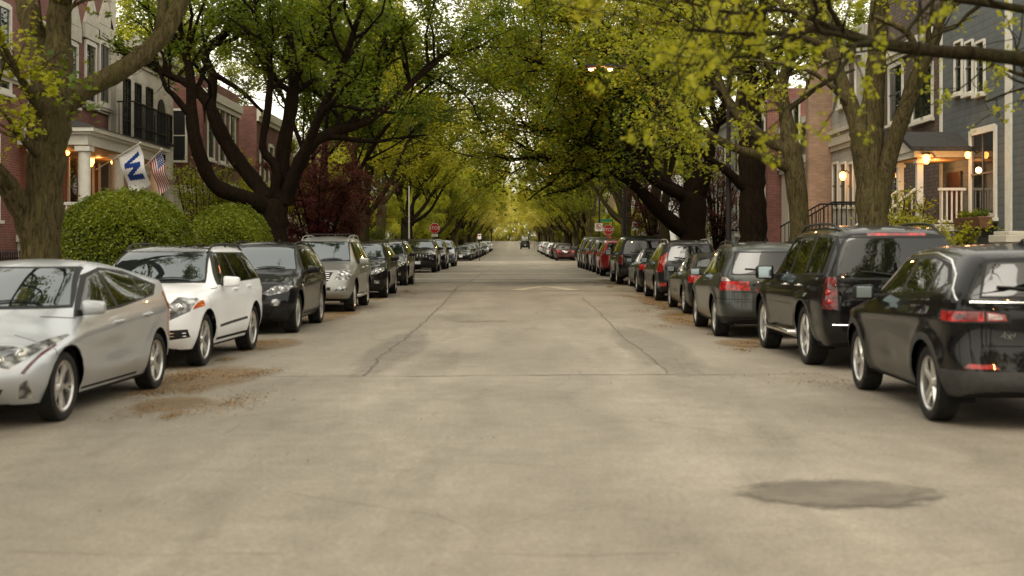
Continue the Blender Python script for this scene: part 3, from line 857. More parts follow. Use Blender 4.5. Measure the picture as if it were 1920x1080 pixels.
# --- nearest on the right: black compact suv
SP['compass'] = dict(name='parked_suv', cat='suv', L=4.40, W=1.82, H=1.63, wb=2.636, fo=.87, r=.345, zb=.24, hoodf=.98, cowl=1.14, belt=(1.06, 1.17), wt=.62, xc=1.22, xh=1.86, xr=3.5, ti=.26,
  bf=.24, br=.18, fw=[.80, .93, .985], rw=[.99, .955, .86], rake=[.10, .0, .01, .02, .10], tail=[.02, 0, .06, .05, .26], hs=.09, crease=(.88, 1.0), camp=.026, scoop=.03, z1=.46, z2=.74, flare=.035,
  cladw=.07, cladh=.30, cladf=.36, cladr=.52, cladm=M['clad'],
  ws=(.70, .59, 1.17, 1.53), dlo=[(1.50, 1.08), (1.98, 1.485), (3.05, 1.515), (3.62, 1.44), (3.90, 1.27), (3.62, 1.19)], chrome_dlo=False,
  wins=[[(1.66, 1.10), (2.05, 1.455), (2.52, 1.485), (2.50, 1.13)], [(2.58, 1.135), (2.60, 1.485), (3.08, 1.485), (3.36, 1.45), (3.36, 1.175)], [(3.44, 1.185), (3.44, 1.43), (3.58, 1.40), (3.80, 1.27), (3.6, 1.21)]],
  rg=(.62, .52, 1.17, 1.46), rgs=.8, mirror=(1.62, 1.09), msize=(.12, .22, .17), paint='black', mblack=True, handles=[(2.34, .98), (3.20, 1.04)], wheel='five', tw=.225,
  doors=[[(1.46, .36), (1.46, 1.07), (2.54, 1.11), (2.54, .36)], [(2.552, .36), (2.552, 1.11), (3.56, 1.17), (3.50, .90), (3.14, .50), (3.06, .36)]], plate=(.5, .62),
  feat=[('f', [(.50, .84), (.84, .86), (.86, .96), (.52, .95)], 'headlight', 'headlens', dict(smax=.6)),
        ('f', [(-.46, .82), (.46, .82), (.46, .94), (-.46, .94)], 'grille', 'plastic', dict(both=False, smax=.5)),
        ('r', [(.40, .94), (.60, .935), (.905, .93), (.93, .955), (.90, 1.045), (.60, 1.05), (.42, 1.02)], 'light_surround', 'plastic', dict(smax=.52)),
        ('r', [(.435, .957), (.595, .952), (.595, 1.034), (.45, 1.012)], 'taillight', 'taillens', dict(smax=.5, top=True)),
        ('r', [(.612, .95), (.89, .943), (.905, .96), (.88, 1.033), (.612, 1.036)], 'taillight', 'taillens', dict(smax=.49, top=True)),
        ('r', [(.66, .968), (.84, .96), (.83, 1.015), (.68, 1.02)], 'lamp_core', 'taildark', dict(smax=.5, top=True)),
        ('r', [(.46, .97), (.58, .965), (.58, 1.02), (.48, 1.005)], 'lamp_core', 'clearlens', dict(smax=.5, top=True)),
        ('r', [(.50, .54), (.78, .54), (.74, .58), (.54, .58)], 'reflector', 'taillens', dict(smax=.5, top=True)),
        ('rs', [(.60, 1.10), (.60, .74)]), ('rs', [(-.60, .74), (.60, .74)], '', '', dict(both=False)), ('rs', [(-.42, .88), (.42, .88)], '', '', dict(both=False)),
        ('seam', [(1.2, 1.04), (1.46, 1.05)]), ('seam', [(4.02, .93), (3.86, .66)])],
  post=[rear_text('4x4', .42, .83, .10), rear_bar(.60, .0001), side_bar([(1.62, 1.08), (2.02, 1.50), (2.5, 1.535), (3.05, 1.54), (3.55, 1.475), (3.86, 1.35), (3.98, 1.22), (4.12, 1.12)], 'chrome', .011, 'chrome_strip'),
        rear_bar(1.115, .72, 'chrome', .010), rear_wiper(1.20, .1, .5), antenna_fin(), lamps([(.62, .9)], .05)])
# --- full size black suv
SP['yukon'] = dict(name='parked_suv', cat='suv', L=5.13, W=2.0, H=1.92, wb=2.946, fo=1.0, r=.405, zb=.28, hoodf=1.12, cowl=1.24, belt=(1.17, 1.20), wt=.70, xc=1.50, xh=2.10, xr=4.4, ti=.16,
  bf=.22, br=.10, fw=[.86, .96, .99], rw=[.99, .97, .93], rake=[.08, .0, .0, .0, .06], tail=[.05, 0, 0, .01, .14], hs=.06, crease=(.92, .95), camp=.014, scoop=.018, z1=.5, z2=.8, hoodw=.86,
  ws=(.76, .66, 1.28, 1.74), dlo=[(1.84, 1.20), (2.28, 1.78), (4.72, 1.76), (4.86, 1.24)],
  wins=[[(1.98, 1.22), (2.36, 1.75), (2.90, 1.755), (2.90, 1.225)], [(2.98, 1.225), (2.98, 1.755), (3.76, 1.75), (3.82, 1.24)], [(3.92, 1.25), (3.86, 1.745), (4.66, 1.735), (4.76, 1.27)]],
  rg=(.80, .70, 1.21, 1.72), mirror=(1.98, 1.20), msize=(.15, .27, .24), paint='black', handles=[(2.74, 1.07), (3.62, 1.08)], wheel='six', tw=.27, chromehandle=True,
  doors=[[(1.74, .44), (1.76, 1.18), (2.94, 1.20), (2.94, .44)], [(2.952, .44), (2.952, 1.20), (3.92, 1.22), (3.84, .92), (3.46, .56), (3.40, .44)]], plate=(.5, .80),
  rails=(2.4, 4.6, .05, .06), railm='plastic', exhaust=[-.5],
  feat=[('f', [(.56, .86), (.92, .86), (.92, 1.08), (.58, 1.08)], 'headlight', 'headlens', dict(smax=.5)),
        ('f', [(-.5, .84), (.5, .84), (.5, 1.06), (-.5, 1.06)], 'grille', 'plastic', dict(both=False, smax=.5)),
        ('r', [(.785, .80), (1.02, .80), (1.02, 1.22), (.80, 1.22)], 'taillight', 'taildark', dict(smax=.20, top=True)),
        ('r', [(-.38, 1.755), (.38, 1.755), (.38, 1.79), (-.38, 1.79)], 'brake_light', 'taillens', dict(both=False, smax=.7, top=True)),
        ('rs', [(.77, 1.2), (.77, .72)]), ('rs', [(-.77, .70), (.77, .70)], '', '', dict(both=False)), ('rs', [(-.77, 1.185), (.77, 1.185)], '', '', dict(both=False)),
        ('seam', [(1.4, 1.16), (1.76, 1.17)]), ('seam', [(3.90, .60), (3.94, .92)])],
  post=[lamps([(.885, .90), (.885, 1.02)], .05, 'taillight_ring', 'taillens', -1), rear_bar(.60, .85, 'chrome', .012), running_board(1.55, 3.3, .40), rear_wiper(1.24, .05, .5),
        rear_text('YUKON', .56, .94, .055), side_bar([(1.8, .80), (2.9, .80), (3.3, .80)], 'chrome', .008)])
# --- older grey-green suv
SP['x5old'] = dict(name='parked_suv', cat='suv', L=4.67, W=1.87, H=1.73, wb=2.82, fo=.83, r=.36, zb=.23, hoodf=.98, cowl=1.13, belt=(1.06, 1.13), wt=.64, xc=1.32, xh=2.0, xr=3.9, ti=.26,
  bf=.24, br=.14, rake=[.1, 0, .01, .02, .08], tail=[.06, 0, .01, .04, .20], hs=.09, crease=(.86, .95), camp=.02, scoop=.022,
  ws=(.72, .60, 1.16, 1.56), dlo=[(1.62, 1.08), (2.14, 1.56), (3.7, 1.56), (4.20, 1.42), (4.26, 1.16)],
  wins=[[(1.78, 1.10), (2.20, 1.535), (2.72, 1.545), (2.72, 1.12)], [(2.80, 1.125), (2.80, 1.545), (3.50, 1.53), (3.60, 1.14)], [(3.68, 1.15), (3.58, 1.525), (4.10, 1.39), (4.14, 1.18)]],
  rg=(.70, .60, 1.15, 1.52), mirror=(1.80, 1.11), paint='green_grey', handles=[(2.56, 1.0), (3.42, 1.03)], wheel='five', tw=.26,
  doors=[[(1.54, .36), (1.56, 1.07), (2.76, 1.10), (2.76, .36)], [(2.772, .36), (2.772, 1.10), (3.78, 1.13), (3.68, .82), (3.30, .46), (3.24, .36)]], plate=(.5, .88),
  rails=(2.2, 4.0, .04, .045), railm='plastic', cladr=.40, cladf=.36, cladh=.30,
  feat=[('f', [(.45, .78), (.84, .80), (.86, .92), (.50, .93)], 'headlight', 'headlens', dict(smax=.55)),
        ('f', [(.03, .80), (.30, .80), (.32, .92), (.05, .94)], 'grille', 'plastic', dict(smax=.5)),
        ('r', [(.40, .86), (1.0, .86), (1.0, 1.02), (.42, 1.02)], 'taillight', 'taillens', dict(smax=.34, top=True)),
        ('r', [(.72, 1.022), (1.0, 1.022), (1.0, 1.11), (.80, 1.09)], 'indicator', 'clearlens', dict(smax=.34, top=True)),
        ('rs', [(.69, 1.1), (.66, .66)]), ('rs', [(-.66, .66), (.66, .66)], '', '', dict(both=False)), ('rs', [(-.69, .83), (.69, .83)], '', '', dict(both=False)),
        ('seam', [(1.3, 1.03), (1.56, 1.06)]), ('seam', [(3.86, .44), (4.05, .72)]), ('seam', [(4.05, .72), (4.67, .70)])],
  post=[rear_bar(.965, .36, 'plastic', .02), ringbadge(1.05, .045, M['chrome'], -1), rear_wiper(1.19, .05, .48), antenna_fin()])
# --- saloon
SP['sedan'] = dict(name='parked_car', cat='car', L=4.80, W=1.82, H=1.46, wb=2.75, fo=.95, r=.325, zb=.18, hoodf=.72, cowl=.98, belt=(.90, .99), wt=.56, xc=1.38, xh=2.12, xr=3.25, xd=4.02, deck=1.06,
  bf=.30, br=.20, rake=[.12, 0, .02, .08, .20], tail=[.12, 0, .0, .03, .06], hs=.10, z1=.38, z2=.6, crease=(.74, .90), camp=.024, scoop=.025,
  ws=(.70, .53, 1.01, 1.36), dlo=[(1.66, .93), (2.26, 1.32), (2.8, 1.36), (3.40, 1.30), (4.0, 1.06)],
  wins=[[(1.82, .95), (2.30, 1.29), (2.66, 1.325), (2.66, .98)], [(2.74, .985), (2.74, 1.325), (3.25, 1.295), (3.50, 1.20), (3.50, 1.02)], [(3.57, 1.03), (3.57, 1.17), (3.84, 1.06)]],
  rg=(.64, .52, 1.08, 1.32), rgs=1.7, mirror=(1.84, .99), paint='black', handles=[(2.50, .86), (3.36, .90)], wheel='ten', tw=.215,
  doors=[[(1.56, .28), (1.56, .91), (2.70, .96), (2.70, .28)], [(2.712, .28), (2.712, .96), (3.72, 1.01), (3.62, .74), (3.24, .42), (3.20, .28)]], plate=(.42, .82),
  feat=[('f', [(.46, .60), (.66, .58), (.86, .70), (.84, .78), (.60, .72)], 'headlight', 'headlens', dict(smax=.75, top=True)),
        ('f', [(-.36, .46), (.36, .46), (.42, .66), (-.42, .66)], 'grille', 'plastic', dict(both=False, smax=.5)),
        ('f', [(-.5, .24), (.5, .24), (.5, .34), (-.5, .34)], 'lower_grille', 'plastic', dict(both=False, smax=.5)),
        ('r', [(.44, .78), (.95, .76), (.95, .96), (.50, .94)], 'taillight', 'taillens', dict(smax=.36, top=True)),
        ('rs', [(.62, .96), (.62, .60)]), ('rs', [(-.62, .58), (.62, .58)], '', '', dict(both=False)),
        ('seam', [(1.34, .93), (1.58, .93)])],
  post=[slats(4, .48, .65, .38, M['chrome'], w=.014), lamps([(.62, .66), (.74, .70)], .04), ringbadge(.68, .05, M['chrome']), rear_bar(.90, .34, 'chrome', .012), ringbadge(.98, .045, M['chrome'], -1), antenna_fin()])
# --- estate with tall red pillar lamps
SP['wagon'] = dict(SP['x5old'], L=4.80, W=1.90, H=1.76, wb=2.86, fo=.92, cat='suv', paint='charcoal', rails=(2.2, 4.2, .04, .06), railm='alloy', ti=.30,
  dlo=[(1.68, 1.10), (2.2, 1.62), (3.8, 1.62), (4.25, 1.52), (4.35, 1.18)], ws=(.72, .60, 1.18, 1.60), H_=0, cowl=1.14,
  wins=[[(1.84, 1.12), (2.26, 1.59), (2.80, 1.60), (2.80, 1.14)], [(2.88, 1.145), (2.88, 1.60), (3.60, 1.59), (3.70, 1.16)], [(3.78, 1.17), (3.70, 1.58), (4.16, 1.50), (4.22, 1.2)]],
  rg=(.66, .56, 1.17, 1.60), wheel='ten', plate=(.5, .86),
  feat=[('f', [(.45, .80), (.84, .82), (.86, .94), (.50, .95)], 'headlight', 'headlens', dict(smax=.55)),
        ('r', [(.70, 1.16), (.80, .84), (1.02, .84), (1.02, 1.10), (.88, 1.22), (.74, 1.62), (.60, 1.62)], 'taillight', 'taillens', dict(smax=.62, top=True)),
        ('rs', [(.76, .84), (.70, .60)]), ('rs', [(-.72, .60), (.72, .60)], '', '', dict(both=False)), ('r', [(.70, .44), (.94, .44), (.94, .54), (.70, .54)], 'reflector', 'taillens', dict(smax=.4)),
        ('seam', [(1.3, 1.06), (1.6, 1.08)])], post=[rear_wiper(1.21, .05, .48), ringbadge(1.05, .045, M['chrome'], -1)])
# --- boxy black suv
SP['boxy'] = dict(SP['yukon'], L=4.9, W=1.92, H=1.86, wb=2.80, fo=.95, r=.39, hoodf=1.08, cowl=1.2, wheel='six', rails=(2.3, 4.4, .05, .07), exhaust=[],
  dlo=[(1.80, 1.16), (2.24, 1.72), (4.50, 1.70), (4.62, 1.20)], ws=(.74, .64, 1.24, 1.68),
  wins=[[(1.94, 1.18), (2.30, 1.69), (2.80, 1.695), (2.80, 1.19)], [(2.88, 1.19), (2.88, 1.695), (3.62, 1.69), (3.70, 1.20)], [(3.80, 1.21), (3.74, 1.685), (4.44, 1.675), (4.52, 1.23)]],
  doors=[[(1.68, .44), (1.70, 1.14), (2.84, 1.16), (2.84, .44)], [(2.852, .44), (2.852, 1.16), (3.78, 1.18), (3.66, .88), (3.30, .54), (3.24, .44)]], mirror=(1.94, 1.16),
  handles=[(2.64, 1.04), (3.48, 1.05)], rg=(.74, .66, 1.17, 1.66),
  feat=[('f', [(.56, .84), (.90, .84), (.90, 1.04), (.58, 1.04)], 'headlight', 'headlens', dict(smax=.5)), ('f', [(-.5, .82), (.5, .82), (.5, 1.04), (-.5, 1.04)], 'grille', 'plastic', dict(both=False, smax=.5)),
        ('r', [(.76, .78), (1.02, .78), (1.02, 1.14), (.78, 1.14)], 'taillight', 'taildark', dict(smax=.22, top=True)), ('rs', [(.74, 1.15), (.74, .68)]), ('rs', [(-.74, .66), (.74, .66)], '', '', dict(both=False)),
        ('r', [(-.9, .2), (.9, .2), (.9, .60), (-.9, .60)], 'bumper', 'plastic', dict(both=False, smax=.3))],
  post=[rear_wiper(1.20, .05, .5), running_board(1.55, 3.1, .40, 'plastic')])
# --- red crossover
SP['crossover'] = dict(SP['x5old'], L=4.52, W=1.82, H=1.66, wb=2.62, fo=.90, r=.34, paint='red', rails=None, ti=.34, tail=[.06, 0, .02, .04, .30],
  dlo=[(1.60, 1.06), (2.10, 1.52), (3.5, 1.53), (4.0, 1.38), (3.98, 1.16)], ws=(.70, .58, 1.14, 1.53), cowl=1.11,
  wins=[[(1.74, 1.08), (2.16, 1.50), (2.64, 1.51), (2.64, 1.10)], [(2.72, 1.105), (2.72, 1.51), (3.32, 1.50), (3.44, 1.13)], [(3.52, 1.14), (3.42, 1.49), (3.88, 1.35), (3.88, 1.18)]],
  doors=[[(1.50, .36), (1.52, 1.05), (2.68, 1.08), (2.68, .36)], [(2.692, .36), (2.692, 1.08), (3.56, 1.11), (3.46, .80), (3.14, .46), (3.08, .36)]],
  handles=[(2.48, .98), (3.28, 1.0)], mirror=(1.76, 1.09), rg=(.62, .52, 1.12, 1.46), rgs=.9, plate=(.5, .86),
  feat=[('f', [(.50, .78), (.84, .80), (.84, .90), (.50, .90)], 'headlight', 'headlens', dict(smax=.6)), ('f', [(-.46, .70), (.46, .70), (.46, .84), (-.46, .84)], 'grille', 'plastic', dict(both=False, smax=.5)),
        ('r', [(.62, .92), (.95, .88), (.96, 1.06), (.80, 1.12), (.64, 1.42), (.56, 1.42), (.66, 1.10)], 'taillight', 'taillens', dict(smax=.8, top=True)), ('rs', [(.62, .92), (.60, .64)]), ('rs', [(-.60, .62), (.60, .62)], '', '', dict(both=False))],
  post=[rear_wiper(1.16, .05, .45), rear_bar(.98, .34, 'chrome', .014), antenna_fin()], wheel='five', cladr=.38)
# --- suv faces for the left row
SP['suv_mid'] = dict(SP['x5new'], L=4.80, W=1.90, H=1.72, wb=2.79, fo=.95, r=.375, paint='black', wheel='five',
  feat=[('f', [(.46, .76), (.62, .72), (.88, .84), (.86, .94), (.60, .92)], 'headlight', 'headlens', dict(smax=.70, top=True)),
        ('f', [(-.38, .70), (.38, .70), (.44, .88), (-.44, .88)], 'grille', 'plastic', dict(both=False, smax=.5)),
        ('f', [(.60, .46), (.74, .46), (.74, .56), (.60, .56)], 'fog_light', 'headlens', dict(smax=.6)),
        ('f', [(-.5, .32), (.5, .32), (.5, .54), (-.5, .54)], 'lower_grille', 'plastic', dict(both=False, smax=.5)),
        ('r', [(.66, .92), (1.0, .88), (1.0, 1.12), (.68, 1.10)], 'taillight', 'taillens', dict(smax=.4)), ('seam', [(1.35, 1.05), (1.62, 1.08)])],
  post=[slats(3, .72, .87, .38, M['chrome'], w=.018), lamps([(.64, .82), (.76, .86)], .045), ringbadge(.80, .06, M['chrome'])])
SP['cherokee'] = dict(SP['suv_mid'], L=4.62, W=1.86, H=1.68, wb=2.70, paint='black', hoodf=1.0, plate=(.50, .8),
  ws=(.74, .60, 1.20, 1.57), dlo=[(1.72, 1.12), (2.24, 1.555), (3.7, 1.56), (4.16, 1.38), (4.16, 1.2)],
  wins=[[(1.88, 1.14), (2.30, 1.53), (2.80, 1.54), (2.80, 1.16)], [(2.88, 1.165), (2.88, 1.54), (3.50, 1.53), (3.62, 1.18)], [(3.70, 1.19), (3.60, 1.52), (4.06, 1.37), (4.06, 1.21)]],
  doors=[[(1.60, .36), (1.64, 1.10), (2.84, 1.14), (2.84, .36)], [(2.852, .36), (2.852, 1.14), (3.80, 1.16), (3.72, .85), (3.36, .48), (3.30, .36)]], rails=(2.2, 3.9, .04, .04),
  feat=[('f', [(.52, .90), (.88, .93), (.86, .98), (.54, .95)], 'headlight', 'headlens', dict(smax=.7, top=True)),
        ('f', [(-.50, .74), (.50, .74), (.52, .92), (-.52, .92)], 'grille', 'plastic', dict(both=False, smax=.5)),
        ('f', [(.58, .64), (.78, .64), (.78, .74), (.58, .74)], 'fog_light', 'headlens', dict(smax=.6)),
        ('f', [(-.9, .22), (.9, .22), (.7, .58), (-.7, .58)], 'lower_grille', 'plastic', dict(both=False, smax=.5)), ('seam', [(1.35, 1.05), (1.62, 1.08)])],
  post=[slats(7, .75, .91, .50, M['chrome'], vertical=True, w=.03)])
# ------------------------------------------------------------------ trees
def bark(name, lo, hi, moss=(.05, .055, .02)):
    m, nt, b = newmat(name); b.inputs['Roughness'].default_value = .95; b.inputs['Specular IOR Level'].default_value = .08
    v = N(nt, 'ShaderNodeNewGeometry').outputs['Position']
    mp = N(nt, 'ShaderNodeMapping'); mp.inputs['Scale'].default_value = (1, 1, .22); nt.links.new(v, mp.inputs[0])
    n1 = noise(nt, 17, 8, .75, mp.outputs[0], 1.2); n2 = noise(nt, 2.2, 4, .6, v)
    r = ramp(nt, [(.38, lo), (.62, hi)]); nt.links.new(n1.outputs[0], r.inputs[0])
    r2 = ramp(nt, [(.45, (0, 0, 0)), (.68, (1, 1, 1))]); nt.links.new(n2.outputs[0], r2.inputs[0])
    c = mix(nt, math_(nt, 'MULTIPLY', r2.outputs[0], .6), r.outputs[0], moss)
    nt.links.new(c, b.inputs['Base Color']); bump(nt, b, n1.outputs[0], 1.0, .07); return m
def leafmat(name, cols, trans=.35, rough=.55):
    m, nt, b = newmat(name)
    g = N(nt, 'ShaderNodeNewGeometry'); r = ramp(nt, [(i/(len(cols)-1), c) for i, c in enumerate(cols)])
    n = noise(nt, .45, 3, .5, g.outputs['Position'])
    f = math_(nt, 'ADD', math_(nt, 'MULTIPLY', g.outputs['Random Per Island'], .55), math_(nt, 'MULTIPLY', math_(nt, 'SUBTRACT', n.outputs[0], .28), 1.0))
    nt.links.new(f, r.inputs[0]); nt.links.new(r.outputs[0], b.inputs['Base Color'])
    b.inputs['Roughness'].default_value = rough; b.inputs['Specular IOR Level'].default_value = .3
    t = N(nt, 'ShaderNodeBsdfTranslucent'); br = mix(nt, .32 if name == 'leaf_green' else (.62 if trans > .38 else .25), r.outputs[0], (.34, .33, .015), 'ADD'); nt.links.new(br, t.inputs[0])
    s = N(nt, 'ShaderNodeMixShader'); s.inputs[0].default_value = trans
    nt.links.new(b.outputs[0], s.inputs[1]); nt.links.new(t.outputs[0], s.inputs[2])
    nt.links.new(s.outputs[0], nt.nodes['Material Output'].inputs[0]); return m
M['bark'] = bark('bark_grey_brown', (.030, .023, .010), (.150, .118, .055), (.085, .075, .025))
M['bark_dark'] = bark('bark_dark', (.005, .003, .002), (.026, .016, .009), (.012, .010, .004))
M['bark_mid'] = bark('bark_olive', (.016, .012, .006), (.065, .048, .024))
M['leaf_lime'] = leafmat('leaf_lime', [(.10, .12, .008), (.20, .21, .012), (.30, .29, .018), (.38, .34, .03)], .45)
M['leaf_green'] = leafmat('leaf_green', [(.012, .030, .002), (.040, .080, .005), (.105, .150, .008), (.25, .27, .014)], .46)
M['leaf_olive'] = leafmat('leaf_olive', [(.035, .055, .004), (.10, .125, .008), (.19, .21, .012), (.32, .28, .018)], .46)
M['leaf_gold'] = leafmat('leaf_gold', [(.025, .050, .004), (.075, .11, .007), (.18, .18, .010), (.52, .26, .012)], .5)
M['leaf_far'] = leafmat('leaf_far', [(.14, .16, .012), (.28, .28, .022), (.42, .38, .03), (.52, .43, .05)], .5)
M['leaf_haze'] = leafmat('leaf_haze', [(.26, .26, .05), (.42, .39, .08), (.58, .50, .12), (.70, .56, .15)], .5)  # distant golden haze painted into the leaf colour
M['leaf_red'] = leafmat('leaf_red', [(.024, .003, .007), (.06, .007, .014), (.13, .013, .025), (.20, .03, .04)], .3)
M['leaf_hedge'] = leafmat('leaf_hedge', [(.020, .038, .002), (.075, .105, .004), (.15, .18, .007), (.24, .26, .012)], .3)
M['leaf_blossom'] = leafmat('leaf_blossom', [(.20, .14, .12), (.34, .26, .22), (.45, .38, .32), (.55, .48, .42)], .3)

class Tubes:
    def __init__(s): s.V = []; s.F = []; s.n = 0
    def add(s, pts, rad, k):
        pts = np.asarray(pts, float); rad = np.asarray(rad, float)
        if k >= 8:
            e0 = unit(pts[0]-pts[1])*rad[0]*.5; e1 = unit(pts[-1]-pts[-2])*rad[-1]*.6
            pts = np.concatenate([[pts[0]+e0], pts, [pts[-1]+e1*.7], [pts[-1]+e1]]); rad = np.concatenate([[rad[0]*.02], rad, [rad[-1]*.75], [rad[-1]*.02]])
        m = len(pts)
        t = np.gradient(pts, axis=0); t /= np.linalg.norm(t, axis=1)[:, None]+1e-9
        ref = np.array([0, 0, 1.]) if abs(t[0][2]) < .8 else np.array([1., 0, 0])
        u = np.cross(t, ref); u /= np.linalg.norm(u, axis=1)[:, None]+1e-9; w = np.cross(t, u)
        a = np.arange(k)*2*PI/k
        ring = (u[:, None, :]*np.cos(a)[None, :, None] + w[:, None, :]*np.sin(a)[None, :, None])*rad[:, None, None]+pts[:, None, :]
        s.V.append(ring.reshape(-1, 3)); i = np.arange(m-1)[:, None]*k; j = np.arange(k)[None, :]; j2 = (j+1) % k
        f = np.stack([i+j, i+j2, i+k+j2, i+k+j], -1).reshape(-1, 4)+s.n; s.F.append(f); s.n += m*k
    def mesh(s, name):
        V = np.concatenate(s.V); F = np.concatenate(s.F)
        return np_mesh(name, V, F.ravel(), np.full(len(F), 4), smooth=True)
def smooth_path(pts, rad, per=5):
    pts = np.asarray(pts, float); rad = np.asarray(rad, float); n = len(pts); out = []; ro = []
    for i in range(n-1):
        p0 = pts[max(i-1, 0)]; p1 = pts[i]; p2 = pts[i+1]; p3 = pts[min(i+2, n-1)]
        for k in range(per):
            t = k/per
            out.append(.5*((2*p1)+(-p0+p2)*t+(2*p0-5*p1+4*p2-p3)*t*t+(-p0+3*p1-3*p2+p3)*t**3)); ro.append(rad[i]*(1-t)+rad[i+1]*t)
    out.append(pts[-1]); ro.append(rad[-1]); return np.array(out), np.array(ro)
def unit(v): return v/(np.linalg.norm(v)+1e-9)
class Tree:
    """limbs given by hand or grown; side branches and twigs are grown from them"""
    def __init__(s, seed): s.rng = np.random.RandomState(seed); s.T = Tubes(); s.tw = []
    def limb(s, pts, rad, sides=10, spawn=1, levels=2, dens=1.0, up=.35, leafy=True, start=.3, wob=.03, lenf=1.0):
        p, r = smooth_path(pts, rad)
        L = np.linalg.norm(np.diff(p, axis=0), axis=1).sum()
        p = p + np.cumsum(s.rng.normal(0, wob*.35, p.shape), 0)*np.linspace(0, 1, len(p))[:, None]*.5
        r = r*(1+.06*s.rng.normal(0, 1, len(r)))
        s.T.add(p, r, sides)
        if spawn: s.spawn(p, r, L, levels, dens, up, start, lenf)
        return p, r
    def spawn(s, p, r, L, levels, dens, up, start, lenf=1.0):
        rng = s.rng; n = max(2, int(L*2.0*dens*(1 if levels > 1 else 1.5)))
        m = len(p)
        for _ in range(n):
            f = start+(1-start)*rng.rand()**.8; i = min(m-2, int(f*(m-1))); q = p[i]; t = unit(p[i+1]-p[i])
            side = rng.normal(0, 1, 3); side -= t*side.dot(t); side = unit(side)
            d = unit(t*rng.uniform(.25, .9)+side*rng.uniform(.5, 1.0)+np.array([0, 0, up]))
            if levels >= 2: ln = min(3.2, L*rng.uniform(.3, .6))*lenf
            else: ln = rng.uniform(.45, 1.2)*lenf
            r0 = min(r[i]*.62, .012+.016*ln*levels); k = 6 if levels >= 2 else 4
            pts = [q]; dd = d
            for _k in range(k):
                dd = unit(dd+rng.normal(0, .22, 3)+np.array([0, 0, .05])); pts.append(pts[-1]+dd*ln/k)
            pts = np.array(pts); rr = np.linspace(r0, max(.005, r0*.25), k+1)
            s.T.add(pts, rr, 5 if levels >= 2 else 3)
            if levels >= 2: s.spawn(pts, rr, ln, levels-1, dens, up*.8, .25, lenf)
            else: s.tw.append(pts)
    def leaves(s, n, size, spread=.16, lobed=False, droop=0.0, flat=.55, cull=None, keep=1.0, bunch=0):
        rng = s.rng
        if not s.tw: return None
        tw = [t for t in s.tw if rng.rand() < keep]
        if cull is not None: tw = [t for t in tw if cull(t[-1])]
        tw = np.array([t[:5] for t in tw])                        # k,5,3
        if bunch:
            nb = n//bunch; a = np.repeat(rng.randint(0, len(tw), nb), bunch); f = np.repeat(rng.rand(nb)**.5*3.999, bunch); n = nb*bunch
            off = np.repeat(rng.normal(0, spread, (nb, 3)), bunch, 0)+rng.normal(0, size*.55, (n, 3)); off[:, 2] -= abs(rng.normal(0, size*.5, n))
            i = f.astype(int); fr = (f-i)[:, None]
            return leaf_mesh('crown', tw[a, i]*(1-fr)+tw[a, i+1]*fr+off, size, rng, lobed, flat)
        a = rng.randint(0, len(tw), n); f = rng.rand(n)**.7*3.999; i = f.astype(int); fr = (f-i)[:, None]
        c = tw[a, i]*(1-fr)+tw[a, i+1]*fr + rng.normal(0, spread, (n, 3))
        c[:, 2] -= abs(rng.normal(0, droop, n)) if droop else 0
        return leaf_mesh('crown', c, size, rng, lobed, flat)
def leaf_mesh(name, c, size, rng, lobed=False, flat=.55):
    n = len(c)
    nr = rng.normal(0, 1, (n, 3)); nr[:, 2] = np.abs(nr[:, 2])+flat*1.6; nr /= np.linalg.norm(nr, axis=1)[:, None]
    u = rng.normal(0, 1, (n, 3)); u -= nr*(u*nr).sum(1)[:, None]; u /= np.linalg.norm(u, axis=1)[:, None]; w = np.cross(nr, u)
    sz = (size*(.6+.8*rng.rand(n)))[:, None]
    if lobed:
        prof = [(-.5, 0), (-.30, .30), (-.12, .24), (-.02, .52), (.14, .22), (.5, 0), (.14, -.22), (-.02, -.52), (-.12, -.24), (-.30, -.30)]
    else:
        prof = [(-.5, 0), (-.05, .36), (.5, .03), (-.05, -.36)]
    k = len(prof); V = np.zeros((n, k, 3))
    for j, (x, y) in enumerate(prof):
        V[:, j] = c + u*sz*x + w*sz*y + nr*sz*(abs(y)*.28*(1 if j else 1))
    return np_mesh(name, V.reshape(-1, 3), np.arange(n*k), np.full(n, k), smooth=False)
def tree_thing(name, t, barkm, leafs, label, group=None, base=None, cat='tree'):
    """t: Tree in world coordinates -> empty at base, trunk and crown meshes re-based"""
    root = empty(name, base, 0, label, cat, group)
    off = np.array(base)
    me = t.T.mesh('trunk')
    co = np.zeros(len(me.vertices)*3, dtype=np.float32); me.vertices.foreach_get('co', co); co = (co.reshape(-1, 3)-off).astype(np.float32); me.vertices.foreach_set('co', co.ravel()); me.update()
    link('trunk', me, M[barkm], root)
    for (lm, mt) in leafs:
        if lm is None: continue
        co = np.zeros(len(lm.vertices)*3, dtype=np.float32); lm.vertices.foreach_get('co', co); co = (co.reshape(-1, 3)-off).astype(np.float32); lm.vertices.foreach_set('co', co.ravel()); lm.update()
        link('crown', lm, M[mt], root)
    return root
def PX(lst, d):
    """limb nodes read off the photograph: (px, py, depth offset, width px)"""
    pts = []; rad = []
    for px, py, dd, w in lst:
        pts.append(tuple(P(px, py, d+dd))); rad.append(w/2/FPX*(d+dd))
    return pts, rad
def px_tree(seed, d, limbs, **kw):
    t = Tree(seed)
    for L in limbs:
        opts = dict(kw); opts.update(L[1] if len(L) > 1 else {})
        pts, rad = PX(L[0], d); t.limb(pts, rad, **opts)
    return t
